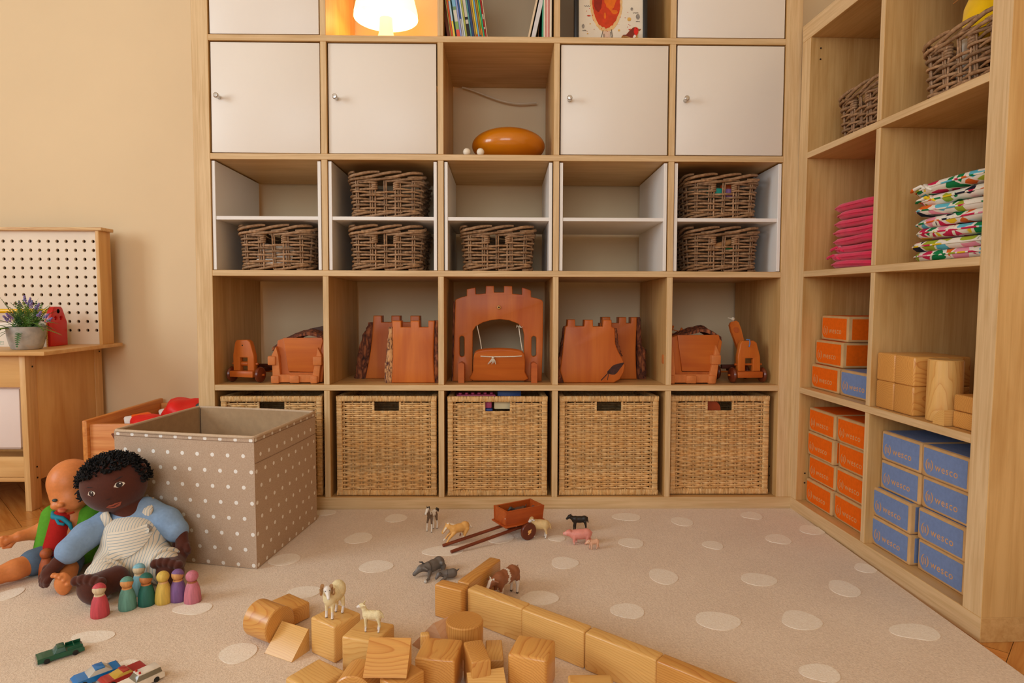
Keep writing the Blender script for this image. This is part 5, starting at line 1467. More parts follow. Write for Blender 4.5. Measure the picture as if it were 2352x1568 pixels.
# ------------------------------------------------------------------ little peg people
def peg(lab, x, y, body, face, hood, deg=0):
    root = thing('peg_doll', lab, 'peg doll', loc=(x, y, RZ), rot=(0, 0, math.radians(deg)), group='wooden peg dolls before the cloth doll')
    n = 36
    prof = [(.0, 0), (.0160, 0), (.0172, .0015), (.0174, .008), (.0162, .022), (.0138, .034), (.0108, .0420), (.0098, .0440)]
    k = MB(); k.lathe(prof, n); k.build('body', tints(body), root, smooth=50)
    k = MB(); k.lathe([(.0098, .044), (.0093, .0456), (.0094, .0475)], n); k.build('neck', tints(face), root, smooth=50)
    if hood != 'all':
        k = MB(); k.ell((0, 0, .0572), (.01255, .01255, .0120), 40, 28); k.build('head', tints(face), root, smooth=180)
    k = MB(); k.ell((0, 0, .0572), (.01285, .01285, .01225), 48, 40)
    if hood == 'all': k.build('head', tints(body), root, smooth=180)
    else:
        keep_ = [i for i, p in enumerate(k.v) if (p[2]-.0572)+.42*(p[1])*1 > .0004]; ks = set(keep_)
        k2 = MB(); mp_ = {a: b for b, a in enumerate(keep_)}; k2.add([k.v[i] for i in keep_], [tuple(mp_[i] for i in f) for f in k.f if all(i in ks for i in f)])
        k2.build('hood', tints(body), root, smooth=180)
    return root
_t = {}
def tints(c):
    if c not in _t:
        t = NT('stained_wood_%d' % len(_t)); v = t.coord('Object', (220, 220, 14)); g1 = t.noise(v, 1.0, 3)
        C = lin(*c); t.l(t.ramp(g1, [(.32, tuple(x*.72 for x in C[:3])+(1,)), (.65, C)]), t.b.inputs['Base Color']); t.b.inputs['Roughness'].default_value = .6
        _t[c] = t.m
    return _t[c]
WD = (226, 176, 116)
peg('pink red peg doll with a pale face, nearest the toy cars', -.8205, -.6770, (206, 74, 84), (226, 200, 162), 'cap', 8)
peg('teal green peg doll with an orange wood face', -.7817, -.646, (104, 158, 142), (222, 156, 92), 'cap', 10)
peg('dark teal peg doll with a brown face', -.7515, -.6275, (34, 104, 90), (196, 122, 66), 'cap', -6)
peg('light blue peg doll standing behind the two teal ones', -.794, -.578, (134, 190, 206), (234, 206, 164), 'cap', 6)
peg('all yellow peg doll between the dark teal and purple ones', -.7200, -.6185, (222, 186, 84), WD, 'all')
peg('purple peg doll with a tan neck', -.6935, -.6085, (128, 90, 146), (218, 158, 96), 'cap', -12)
peg('rose pink peg doll at the right end of the row', -.6585, -.6165, (206, 120, 136), (172, 100, 58), 'all')
peg('orange brown peg doll beside the leg of the plastic baby doll', -1.060, -.490, (176, 84, 30), (176, 84, 30), 'all')
# ------------------------------------------------------------------ smooth bodies from blended volumes
def sdf_build(name, prims, mat, parent=None, res=64, k=.004, colfn=None, M=None, pad=.004, smooth_it=0):
    """prims: ('c', a, b, ra, rb, col[, k]) tapered limb, ('e', centre, radii, col[, rot, k]) ellipsoid; one continuous surface comes out"""
    lo = np.full(3, 1e9); hi = np.full(3, -1e9)
    for p in prims:
        if p[0] == 'c': P_ = [(np.array(p[1]), p[3]), (np.array(p[2]), p[4])]
        else: P_ = [(np.array(p[1]), max(p[2]))]
        for c, r in P_: lo = np.minimum(lo, c-r-pad); hi = np.maximum(hi, c+r+pad)
    h = float((hi-lo).max())/res
    n = np.ceil((hi-lo)/h).astype(int)+2
    ax = [lo[i]+h*np.arange(n[i]) for i in range(3)]
    G = np.stack(np.meshgrid(*ax, indexing='ij'), -1).astype(np.float32)
    D = np.full(G.shape[:3], 1.0, np.float32)
    def dist(p, X):
        if p[0] == 'c':
            a, b = np.array(p[1], np.float32), np.array(p[2], np.float32); ba = b-a
            q = np.clip(((X-a) @ ba)/max(float(ba @ ba), 1e-12), 0, 1)
            return np.linalg.norm(X-a-q[..., None]*ba, axis=-1)-(p[3]+(p[4]-p[3])*q)
        c, r = np.array(p[1], np.float32), np.array(p[2], np.float32)
        Y = X-c
        if len(p) > 4 and p[4] is not None: Y = Y @ np.array(Euler(p[4]).to_matrix(), np.float32)
        k0 = np.linalg.norm(Y/r, axis=-1); k1 = np.linalg.norm(Y/(r*r), axis=-1)
        return np.where(k1 < 1e-9, -r.min(), k0*(k0-1)/np.maximum(k1, 1e-9))
    for p in prims:
        kk = k
        if p[0] == 'c' and len(p) > 6 and p[6] is not None: kk = p[6]
        if p[0] == 'e' and len(p) > 5 and p[5] is not None: kk = p[5]
        d = dist(p, G)
        q = np.clip(.5+.5*(D-d)/kk, 0, 1)
        D = D+(d-D)*q-kk*q*(1-q)
    V, Q = surface_nets(D, lo, h)
    for _ in range(smooth_it): pass
    me = bpy.data.meshes.new(name); me.from_pydata(V.tolist(), [], Q.tolist())
    best = None
    for p in prims:
        d = dist(p, V.astype(np.float32)); c = np.array(p[5] if p[0] == 'c' else p[3], np.float32)
        if best is None: best = d.copy(); C = np.tile(c, (len(V), 1))
        else: m = d < best; best[m] = d[m]; C[m] = c
    if colfn: C = colfn(V, C)
    set_cols(me, C)
    me.materials.append(mat); me.polygons.foreach_set('use_smooth', [True]*len(me.polygons)); me.update()
    o = bpy.data.objects.new(name, me); COL.objects.link(o)
    if parent: o.parent = parent
    if M is not None: o.matrix_world = M
    return o
def surface_nets(D, lo, h):
    nx, ny, nz = D.shape; S_ = D < 0
    c = np.zeros((nx-1, ny-1, nz-1), np.int8)
    for dx in (0, 1):
        for dy in (0, 1):
            for dz in (0, 1): c += S_[dx:nx-1+dx, dy:ny-1+dy, dz:nz-1+dz]
    I = np.argwhere((c > 0) & (c < 8)); idx = np.full(c.shape, -1, np.int64); idx[tuple(I.T)] = np.arange(len(I))
    pos = np.zeros((len(I), 3)); cnt = np.zeros(len(I))
    cor = [(a, b, e) for a in (0, 1) for b in (0, 1) for e in (0, 1)]
    for a in cor:
        for ax in range(3):
            if a[ax]: continue
            b = list(a); b[ax] = 1
            f0 = D[I[:, 0]+a[0], I[:, 1]+a[1], I[:, 2]+a[2]]; f1 = D[I[:, 0]+b[0], I[:, 1]+b[1], I[:, 2]+b[2]]
            m = (f0 < 0) != (f1 < 0); t = np.where(m, f0/np.where(m, f0-f1, 1), 0)
            P = np.tile(np.array(a, float), (len(I), 1)); P[:, ax] += t
            pos += P*m[:, None]; cnt += m
    V = lo+h*(I+pos/cnt[:, None])
    quads = []
    for ax in range(3):
        u, w_ = (ax+1) % 3, (ax+2) % 3
        sl0 = [slice(None)]*3; sl1 = [slice(None)]*3; sl0[ax] = slice(0, -1); sl1[ax] = slice(1, None)
        a, b = S_[tuple(sl0)], S_[tuple(sl1)]
        for flip, m in ((False, a & ~b), (True, ~a & b)):
            E = np.argwhere(m)
            E = E[(E[:, u] > 0) & (E[:, w_] > 0) & (E[:, u] < D.shape[u]-1) & (E[:, w_] < D.shape[w_]-1)]
            if not len(E): continue
            q = []
            for du, dw in ((-1, -1), (0, -1), (0, 0), (-1, 0)):
                X = E.copy(); X[:, u] += du; X[:, w_] += dw; q.append(idx[X[:, 0], X[:, 1], X[:, 2]])
            q = np.stack(q, 1); quads.append(q[:, ::-1] if flip else q)
    return V, np.concatenate(quads)

m_toy = colmat('painted_vinyl', .42, spec=.4)
m_wool = colmat('painted_vinyl_wool', .6, .9, 420, spec=.25)
mm = .001
def A(*p): return tuple(x*mm for x in p)
def c_(a, b, ra, rb, col, k=None): return ('c', A(*a), A(*b), ra*mm, rb*mm, col, k*mm if k else None)
def e_(c, r, col, rot=None, k=None): return ('e', A(*c), A(*r), col, rot, k*mm if k else None)
def L3(r, g, b): return lin(r, g, b)[:3]
def animal(name, lab, prims, loc, deg, mat=m_toy, res=72, k=2.2, colfn=None, rot=(0, 0), sc=1.0, cat='toy animal', grp='toy farm animals on the rug'):
    root = thing(name, lab, cat, loc=loc, rot=(rot[0], rot[1], math.radians(deg)), group=grp)
    root.scale = (sc, sc, sc)
    sdf_build('body', prims, mat, root, res, k*mm, colfn)
    return root
def eyes(root, pts, r=.9, col=(20, 16, 14)):
    for p in pts:
        k = MB(); k.ell(A(*p), (r*mm, r*mm, r*mm), 10, 7); k.build('eye', plain('toy_eye', col, .25), root, smooth=180)
WH, BK = L3(236, 226, 212), L3(40, 34, 30)
# All figures: head towards +x, left side towards +y, millimetres.
# --- standing sheep, looking at the viewer
WO = L3(222, 188, 132); FA = L3(238, 230, 222)
def sheepish(wool, face, headpos, snout, hornless=True):
    P = [e_((0, 0, 37), (25, 13.5, 14), wool), e_((-14, 0, 37), (13, 13, 14), wool), e_((14, 0, 36), (13, 13, 14.5), wool), c_((18, 0, 36), headpos, 9, 6, wool)]
    P += [c_((15, 7, 28), (15, 7, 14), 4.6, 2.3, wool), c_((15, -7, 28), (17, -7, 14), 4.6, 2.3, wool), c_((-16, 7, 30), (-19, 7, 15), 5, 2.4, wool), c_((-16, -7, 30), (-14, -7, 15), 5, 2.4, wool)]
    P += [c_((15, 7, 14), (15.5, 7, 2), 2.1, 2.0, face), c_((17, -7, 14), (17.5, -7, 2), 2.1, 2.0, face), c_((-19, 7, 15), (-16, 7, 2), 2.1, 2.0, face), c_((-14, -7, 15), (-11, -7, 2), 2.1, 2.0, face)]
    P += [c_((-27, 0, 40), (-30, 0, 28), 2.4, 2, wool)]
    return P
def hooves(V, C, z=.0022, col=L3(120, 92, 70)):
    C[V[:, 2] < z] = col; return C
hp = (24, 3, 50)
P = sheepish(WO, FA, hp, None)
P += [e_((24, 4, 53), (7, 6.5, 6), WO), c_((25, 5, 51), (31, 13, 41), 5.2, 3.0, FA), c_((21, 9, 52), (14, 16, 52), 2, 1.6, FA), c_((28, 0, 52), (36, -4, 52), 2, 1.6, FA)]
s1 = animal('toy_sheep', 'cream toy sheep standing right of the little cart, facing the viewer', P, (.118, -.245, RZ), 168, m_wool, 80, 2, hooves)
eyes(s1, [(25.6, 9.6, 49.6), (31, 5.2, 49.2)], .8)
# --- ram and lamb on the cubes
CR = L3(240, 222, 176)
P = [e_((0, 0, 42), (20, 14, 17), CR), e_((-10, 0, 46), (15, 14, 18), CR), e_((12, 0, 40), (12, 13, 17), CR), c_((14, 0, 48), (22, 3, 56), 9, 7, CR)]
P += [e_((23, 5, 60), (7, 6.5, 6.5), FA), c_((24, 6, 58.5), (33, 17, 50), 5.2, 2.7, FA)]
P += [c_((12, 7, 28), (13, 7, 15), 4.6, 2.6, CR), c_((12, -7, 28), (13, -7, 15), 4.6, 2.6, CR), c_((-13, 7, 30), (-16, 7, 15), 5, 2.6, CR), c_((-13, -7, 30), (-14, -7, 15), 5, 2.6, CR)]
P += [c_((13, 7, 15), (14, 7, 2), 2.4, 2.5, FA), c_((13, -7, 15), (14, -7, 2), 2.4, 2.5, FA), c_((-16, 7, 15), (-13, 7, 2), 2.4, 2.5, FA), c_((-14, -7, 15), (-11, -7, 2), 2.4, 2.5, FA)]
ram = animal('toy_ram', 'cream toy ram with curled horns standing on a pine cube', P, (-.2985, -.8155, RZ+.0690), -118, m_wool, 84, 2, hooves)
eyes(ram, [(24.6, 11.6, 60.2), (30.6, 7.0, 60)], .9)
m_horn = plain('horn', (176, 130, 84), .5, .2, 300, .5, 500)
for s_ in (1, -1):
    k = MB(); pts = []; rad = []
    ctr = Vector((21 if s_ > 0 else 27, 11.5 if s_ > 0 else -1.5, 58))
    out = Vector((-.75, .66, 0)) if s_ > 0 else Vector((.75, -.66, 0))
    fwd = Vector((.66, .75, 0))
    for i in range(34):
        a = 1.9+5.6*i/33; R = 8.6-4.4*i/33
        p = ctr+fwd*(math.cos(a)*R)+Vector((0, 0, math.sin(a)*R))+out*(1+5.2*i/33)
        pts.append(p*mm); rad.append((3.4-2.4*i/33)*mm*(1+.06*(i % 2)))
    k.tube(pts, rad, 10); k.build('horn', m_horn, ram, smooth=80)
P = [e_((0, 0, 30), (16, 8, 8.5), CR), e_((-10, 0, 30), (8.5, 7.6, 9), CR), e_((10, 0, 30), (8, 7.4, 8.5), CR), c_((12, 0, 33), (16.5, 0, 43), 5.2, 4.2, CR), e_((18, 1, 46.5), (5.6, 4.4, 4.4), CR), c_((19, 1, 46), (25.5, 3, 44.5), 3.5, 2.4, FA), c_((15.5, 4, 48), (10, 8, 49.5), 1.5, 1.2, CR), c_((17, -3, 48), (16, -9, 50), 1.5, 1.2, CR)]
P += [c_((11, 4.5, 25), (10.5, 4.5, 12), 3, 1.9, CR), c_((11, -4.5, 25), (12.5, -4.5, 12), 3, 1.9, CR), c_((-12, 4.5, 26), (-15, 4.5, 13), 3.4, 1.9, CR), c_((-12, -4.5, 26), (-11, -4.5, 13), 3.4, 1.9, CR)]
P += [c_((10.5, 4.5, 12), (11, 4.5, 1.8), 1.8, 1.8, FA), c_((12.5, -4.5, 12), (13.5, -4.5, 1.8), 1.8, 1.8, FA), c_((-15, 4.5, 13), (-12.5, 4.5, 1.8), 1.8, 1.8, FA), c_((-11, -4.5, 13), (-8.5, -4.5, 1.8), 1.8, 1.8, FA), c_((-17.5, 0, 33), (-20.5, 0, 26), 1.8, 1.5, CR)]
lamb = animal('toy_lamb', 'small cream toy lamb standing on the pine cube next to the ram', P, (-.2165, -.8735, RZ+.0690), 172, m_wool, 72, 1.6, lambda V, C: hooves(V, C, .0016))
eyes(lamb, [(20.6, 4.5, 47.2), (21.2, -2.2, 47.2)], .7)
# --- pig and piglet
PK = L3(232, 150, 136); PK2 = L3(240, 176, 162)
P = [e_((0, 0, 31), (34, 16, 16.5), PK), e_((-18, 0, 32), (18, 15, 16.5), PK), e_((18, 0, 30), (17, 14.5, 15), PK), c_((26, 0, 33), (38, 0, 36), 12, 9.5, PK), c_((38, 0, 36), (51, 0, 34), 8.2, 4.6, PK2), e_((52.5, 0, 34.2), (2.2, 4.6, 4.2), L3(226, 130, 120)), c_((40, 0, 30), (48, 0, 29.5), 4, 2.4, PK2)]
P += [c_((32, 6.5, 43), (37, 11, 49), 3.4, 1.0, PK), c_((33, -7, 42), (40, -11, 40), 4.2, 2.0, L3(224, 132, 112))]
P += [c_((20, 8, 24), (22, 8, 11), 6, 3.4, PK), c_((22, 8, 11), (20, 8, 2), 3, 2.8, PK2), c_((16, -8, 24), (12, -8, 11), 6, 3.4, PK), c_((12, -8, 11), (11, -8, 2), 3, 2.8, PK2)]
P += [c_((-22, 8, 26), (-19, 8, 12), 7.5, 3.6, PK), c_((-19, 8, 12), (-17, 8, 2), 3, 2.8, PK2), c_((-24, -8, 26), (-32, -8, 12), 7.5, 3.6, PK), c_((-32, -8, 12), (-31, -8, 2), 3, 2.8, PK2), c_((-34, 0, 38), (-38, 2, 34), 1.6, 1.2, PK)]
pig = animal('toy_pig', 'pink toy pig walking left, in front of the black calf', P, (.224, -.292, RZ), 184, m_toy, 84, 2.4, lambda V, C: hooves(V, C, .0018, L3(110, 84, 74)), sc=.86)
eyes(pig, [(41, 7.6, 38.8), (41, -7.6, 38.8)], .9)
PP = L3(236, 184, 152)
P = [e_((0, 0, 22.5), (16, 7.5, 7.5), PP), e_((-9, 0, 23), (8, 7, 8), PP), e_((9, 0, 22.5), (8, 7, 7.5), PP), e_((17, 0, 25), (7, 6, 6.2), PP), c_((19, 0, 24), (27, 0, 20.5), 4.4, 2.6, PP), e_((28, 0, 20.2), (1.6, 2.6, 2.5), L3(222, 140, 118)), c_((15, 5, 29), (17, 7.5, 33.5), 2.2, .8, PP), c_((15, -5, 28), (15, -9, 26.5), 2.8, 1.4, L3(220, 140, 110))]
P += [c_((9, 4, 18), (9, 4, 8), 3, 1.9, PP), c_((9, 4, 8), (9.5, 4, 1.5), 1.7, 1.6, PP), c_((9, -4, 18), (12, -4, 8), 3, 1.9, PP), c_((12, -4, 8), (12, -4, 1.5), 1.7, 1.6, PP), c_((-10, 4, 19), (-9, 4, 8), 3.6, 2, PP), c_((-9, 4, 8), (-7, 4, 1.5), 1.7, 1.6, PP), c_((-11, -4, 19), (-17, -4, 8), 3.6, 2, PP), c_((-17, -4, 8), (-19, -4, 1.5), 1.7, 1.6, PP)]
pg = animal('toy_piglet', 'small pale pink toy piglet in front of the pink pig', P, (.255, -.330, RZ), 196, m_toy, 72, 1.6, lambda V, C: hooves(V, C, .0014, L3(130, 96, 80)), sc=.88)
eyes(pg, [(20.6, 4.6, 27), (20.6, -4.6, 27)], .7)
# --- black calf
P = [e_((0, 0, 37), (22, 9, 10.5), BK), e_((-14, 0, 38), (11, 9, 11), BK), e_((14, 0, 37), (11, 9, 11.5), BK), c_((18, 0, 39), (29, 0, 46), 7.5, 6, BK), e_((31, 0, 47), (6, 5.4, 5.6), BK), c_((32, 0, 46), (39.5, 0, 40), 4.8, 3.4, BK), c_((28, 5, 50), (29, 9, 57), 2.2, 1.2, BK), c_((28, -5, 50), (25, -12, 50), 2.2, 1.3, BK)]
P += [c_((14, 5, 30), (14, 5, 15), 4, 2.3, BK), c_((14, 5, 15), (14, 5, 1.8), 2, 1.9, BK), c_((14, -5, 30), (17, -5, 15), 4, 2.3, BK), c_((17, -5, 15), (17, -5, 1.8), 2, 1.9, BK), c_((-16, 5, 31), (-19, 5, 16), 5, 2.4, BK), c_((-19, 5, 16), (-17, 5, 1.8), 2, 1.9, BK), c_((-16, -5, 31), (-20, -5, 16), 5, 2.4, BK), c_((-20, -5, 16), (-22, -5, 1.8), 2, 1.9, BK), c_((-24, 0, 44), (-26, 0, 28), 1.3, 1.8, BK)]
animal('toy_calf', 'black toy calf standing behind the pink pig', P, (.233, -.198, RZ), 182, m_toy, 76, 2, sc=.92)
# --- piebald foal
GB = L3(112, 88, 68); DK = L3(58, 46, 40)
P = [e_((0, 0, 51), (19, 8.5, 9), WH), e_((-12, 0, 52), (9.5, 8.2, 9.5), GB), e_((11, 0, 50), (9.5, 8, 10), GB), c_((14, 0, 53), (23, 0, 69), 7.4, 5.6, GB), c_((16, 3.5, 57), (21, 2.5, 68), 4, 3.6, WH), e_((24.5, 0, 72.5), (6, 4.7, 5.6), WH), c_((26, 0, 71), (34, 0, 61), 4.6, 3.0, WH), c_((30, -2.2, 64), (34, -1.5, 59.5), 2.6, 2.4, GB), c_((22, 3, 77), (21.5, 4.5, 81.5), 1.6, .7, DK), c_((22, -3, 77), (21.5, -4.5, 81.5), 1.6, .7, DK)]
P += [c_((12, 5.5, 44), (15, 8, 27), 4.2, 2.6, GB), c_((15, 8, 27), (15.5, 9, 14), 2.3, 2.2, WH), c_((15.5, 9, 14), (16.5, 9, 2.2), 2.1, 2.7, WH), c_((12, -5.5, 44), (14, -8, 27), 4.2, 2.6, GB), c_((14, -8, 27), (14, -9, 14), 2.3, 2.2, WH), c_((14, -9, 14), (15, -9, 2.2), 2.1, 2.7, WH)]
P += [c_((-14, 5, 46), (-17, 5, 29), 5, 2.8, GB), c_((-17, 5, 29), (-21, 5, 17), 2.6, 2.1, WH), c_((-21, 5, 17), (-19, 5, 2.2), 2.1, 2.5, WH), c_((-14, -5, 46), (-13, -5, 29), 5, 2.8, WH), c_((-13, -5, 29), (-16, -5, 17), 2.6, 2.1, WH), c_((-16, -5, 17), (-13, -5, 2.2), 2.1, 2.5, WH)]
def foalc(V, C):
    C[(V[:, 0] < .004) & (V[:, 0] > -.006) & (V[:, 2] > .042)] = WH
    C[(V[:, 0] < -.006) & (V[:, 2] > .056)] = WH
    return hooves(V, C, .0022, L3(70, 52, 42))
foal = animal('toy_foal', 'brown and white toy foal standing left of the cart', P, (-.186, -.188, RZ), 242, m_toy, 84, 2, foalc, sc=.93)
k = MB()
for i in range(11):
    t_ = i/10; b = Vector((14-0, 0, 60)).lerp(Vector((20.5, 0, 78)), t_); k.ell((b+Vector((-3.4, .6*(-1)**i, 0)))*mm, (2.2*mm, 1.6*mm, 2.6*mm), 8, 6)
k.ell(A(25, 0, 78), (3*mm, 2.6*mm, 2*mm), 8, 6); k.ell(A(27.5, .5, 76), (1.6*mm, 1.4*mm, 2.4*mm), 8, 6)
k.build('mane', plain('dark_mane', (70, 54, 44), .5, .2, 300), foal, smooth=180)
k = MB(); k.tube([A(-20, 0, 57), A(-25, 0, 60), A(-31, 0, 56), A(-33, 0, 49)], [2.2*mm, 4*mm, 4.6*mm, 1.6*mm], 10); k.build('tail', plain('dark_tail', (64, 50, 42), .5, .2, 300), foal, smooth=180)
eyes(foal, [(27.4, 4.2, 72), (27.4, -4.2, 72)], .9)
# --- galloping palomino foal between the cart's shafts
PA = L3(236, 178, 100); PW = L3(244, 226, 200)
P = [e_((0, 0, 40), (25, 11, 12), PA), e_((-17, 0, 42), (13, 11, 13), PA), e_((15, 0, 39), (12.5, 10.5, 13), PA), c_((19, 0, 42), (31, -4, 49), 9, 7, PA), c_((14, -2, 48), (30, -5, 54), 5, 4.6, PW), e_((33, -6, 48), (7, 5.6, 6.4), PA), c_((35, -7, 46), (44, -11, 32), 5.2, 3.6, PA), c_((37.5, -3.5, 46), (44, -9, 33), 2.4, 1.8, PW), c_((30, -1, 54), (31, 1.5, 59.5), 1.8, .7, PA), c_((34, -9, 53), (36, -11, 58), 1.8, .7, PA)]
P += [c_((18, 6, 32), (34, 8, 20), 5.4, 3, PA), c_((34, 8, 20), (46, 8, 4), 2.8, 2.2, PA), c_((46, 8, 4), (49, 8, 1), 2.4, 2.2, PW), c_((18, -6, 32), (30, -8, 23), 5.2, 3, PA), c_((30, -8, 23), (38, -8, 14), 2.8, 2.3, PA), c_((38, -8, 14), (43, -8, 12), 2.5, 2.2, PW)]
P += [c_((-20, 6, 36), (-12, 7, 19), 7, 3.2, PA), c_((-12, 7, 19), (-2, 7, 8), 2.8, 2.2, PW), c_((-2, 7, 8), (6, 7, 2), 2.2, 2.0, PW), c_((-20, -6, 36), (-16, -7, 18), 7, 3.2, PA), c_((-16, -7, 18), (-8, -7, 20), 2.6, 2.0, PW), c_((-8, -7, 20), (-6, -7, 15), 2, 1.9, L3(150, 92, 70)), c_((-28, 0, 48), (-37, 1, 36), 3.4, 3, PW)]
pal = animal('toy_foal', 'golden toy foal with a white mane galloping between the cart shafts', P, (-.1030, -.2790, RZ), 212, m_toy, 88, 2.2, None)
eyes(pal, [(38, -2.4, 45), (35.5, -11.6, 45.5)], .9)
# --- brown and white cow behind the block wall
BR = L3(152, 92, 58); CW = L3(234, 220, 204)
P = [e_((0, 0, 54), (40, 19, 20), BR), e_((-26, 0, 56), (19, 18.5, 20), BR), e_((26, 0, 54), (19, 17.5, 20), BR), c_((34, 0, 58), (50, 0, 56), 14, 10, BR), e_((55, 0, 56), (10, 8.6, 9.5), BR), c_((57, 0, 55), (70, 0, 42), 7.8, 5.6, BR), c_((52, 8, 60), (50, 19, 60), 3.4, 2, BR), c_((52, -8, 60), (50, -19, 58), 3.4, 2, BR), c_((53, 5, 64), (54, 8, 69), 1.8, .9, CW), c_((53, -5, 64), (54, -8, 69), 1.8, .9, CW), e_((-14, 0, 36), (10, 8, 6), L3(232, 180, 160))]
P += [c_((28, 9, 42), (28, 9, 20), 7.5, 4, BR), c_((28, 9, 20), (28, 9, 3), 3.6, 3.6, CW), c_((28, -9, 42), (31, -9, 20), 7.5, 4, BR), c_((31, -9, 20), (31, -9, 3), 3.6, 3.6, CW), c_((-30, 10, 45), (-34, 10, 24), 9, 4.4, BR), c_((-34, 10, 24), (-32, 10, 3), 3.8, 3.6, CW), c_((-30, -10, 45), (-33, -10, 24), 9, 4.4, BR), c_((-33, -10, 24), (-31, -10, 3), 3.8, 3.6, CW), c_((-44, 0, 70), (-47, 0, 40), 2, 1.6, BR), e_((-47, 0, 36), (2.6, 2.6, 5), CW)]
def cowc(V, C):
    x, y, z = V[:, 0]*1e3, V[:, 1]*1e3, V[:, 2]*1e3
    wob = 1.6*np.sin(z*.55)+1.3*np.sin(z*1.3+1)+1.2*np.sin(y*.9)
    C[(np.abs(x-7+.25*(z-54)+wob) < 3.6+np.clip((50-z)*.22, 0, 9)) & (z > 33)] = CW
    C[(z < 38+1.5*np.sin(x*.8)) & (x < 30)] = CW
    C[(z < 26)] = CW
    C[((x+36)**2/60+(y)**2/90 < 1) & (z > 70)] = CW
    C[(x < -30) & (np.abs(y) > 8.5+1.5*np.sin(z*.9)) & (z < 56+3*np.sin(x*1.2)) & (x < -36+2*np.sin(z*.6))] = CW
    C[(x > 55) & (np.abs(y) < 4.6) & (z > 38)] = CW
    return hooves(V, C, .005, L3(90, 74, 62))
cow = animal('toy_cow', 'brown and white toy cow grazing behind the block wall', P, (.0225, -.5980, RZ), 228, m_toy, 96, 3, cowc, sc=.86)
eyes(cow, [(58, 7.2, 57.5), (58, -7.2, 57.5)], 1.2)
# --- grey buffalo mother and calf lying on the rug
GY = L3(112, 104, 98); GD = L3(74, 66, 60)
P = [e_((0, 0, 19), (30, 15, 15), GY), e_((-20, 0, 20), (16, 15, 16), GY), c_((18, 0, 22), (37, -6, 22), 12, 8.5, GY), c_((37, -6, 22), (50, -14, 10), 8, 4.8, GY), e_((50.5, -14.5, 9), (4.4, 4.2, 4), GD), c_((34, 4, 24), (32, 14, 22), 3.2, 1.6, GY), c_((30, -12, 24), (26, -20, 22), 3.2, 1.6, GY), c_((20, 10, 10), (40, 26, 5), 5, 3.2, GY), c_((40, 26, 5), (53, 30, 4), 3, 3, GY), e_((54.5, 30.5, 4), (3.6, 3.4, 3.6), L3(200, 194, 186)), c_((-26, 12, 12), (-14, 22, 6), 7, 4, GY), e_((-16, 16, 24), (5, 5, 6), GY), c_((-28, 0, 24), (-36, -8, 14), 2, 1.6, GD)]
def spine(V, C):
    x, y, z = V[:, 0]*1e3, V[:, 1]*1e3, V[:, 2]*1e3
    C[(np.abs(y+1.5) < .8) & (z > 20) & (x < 18)] = L3(40, 36, 34)
    C[(np.abs(x-17) < .7) & (z > 14)] = L3(40, 36, 34)
    C[(x > 38) & (np.abs(y+9.5-.25*(x-40)*-1) < 1.5) & (z > 18)] = L3(150, 146, 140)
    return C
bf = animal('toy_buffalo', 'large grey toy water buffalo lying on the rug with its head stretched out', P, (-.1530, -.4720, RZ), 230, m_toy, 84, 3, spine, sc=.94)
k = MB(); k.tube([A(30, -2, 31), A(27, -12, 33), A(31, -19, 33)], [2.6*mm, 2.2*mm, .8*mm], 8); k.build('horn', plain('dark_horn', (48, 42, 38), .4), bf, smooth=180)
eyes(bf, [(42, -3.6, 21)], 1)
P = [e_((0, 0, 14), (21, 11, 11), GY), e_((-12, 0, 14), (11, 10.5, 11.5), GY), c_((14, 0, 16), (25, 4, 17), 8.6, 6, GY), c_((25, 4, 17), (33, 8, 9), 5.6, 3.6, GY), c_((22, -4, 20), (18, -9, 20), 2.4, 1.4, GD), c_((24, 8, 20), (20, 13, 19), 2.4, 1.4, GD), c_((10, 8, 6), (22, 14, 3.5), 3.4, 2.6, GY), c_((-12, -8, 7), (-2, -12, 4), 4.4, 2.8, GY), c_((-21, 0, 18), (-27, 2, 23), 1.6, 1.4, GD)]
def spine2(V, C):
    x, y, z = V[:, 0]*1e3, V[:, 1]*1e3, V[:, 2]*1e3
    C[(np.abs(y) < .7) & (z > 16) & (x < 4)] = L3(44, 40, 36); C[(np.abs(x-4) < .6) & (z > 10)] = L3(44, 40, 36); return C
animal('toy_buffalo', 'small grey toy buffalo calf lying against the larger one', P, (-.1130, -.5060, RZ), 196, m_toy, 72, 2.4, spine2, sc=.92)

# ------------------------------------------------------------------ wooden cart and its load
m_cart = veneer('cherry_cart', (190, 92, 36), (150, 58, 20), 'X', .35, .7, .5)
m_shaft = veneer('dark_shaft', (134, 62, 34), (98, 40, 22), 'X', .4, .8, .3)
cart_ = thing('toy_cart', 'reddish wooden toy cart with two shafts, loaded with animals', 'toy cart', loc=(.058, -.225, RZ), rot=(0, 0, math.radians(30.5)))
cl, cw, ch = .118, .068, .040
zb = .0455
k = MB(); k.box(-cl/2-.005, cl/2+.005, -cw/2-.005, cw/2+.005, zb-.005, zb); k.build('bed', m_cart, cart_, bevel=.002)
def wallp(name, L, flare, T):
    k = MB(); k.prism([(-L/2, 0), (L/2, 0), (L/2+flare, ch), (-L/2-flare, ch)], 0, .005, 0, T); k.build(name, m_cart, cart_, bevel=.0018)
wallp('side_board', cl, .003, TR((0, -cw/2, zb), (.09, 0, 0))); wallp('side_board', cl, .003, TR((0, cw/2, zb), (-.09, 0, PI)))
wallp('end_board', cw-.008, .003, TR((-cl/2+.001, 0, zb), (0, 0, 0)) @ TR((0, 0, 0), (.06, 0, -PI/2))); wallp('end_board', cw-.008, .003, TR((cl/2-.001, 0, zb), (0, 0, 0)) @ TR((0, 0, 0), (.06, 0, PI/2)))
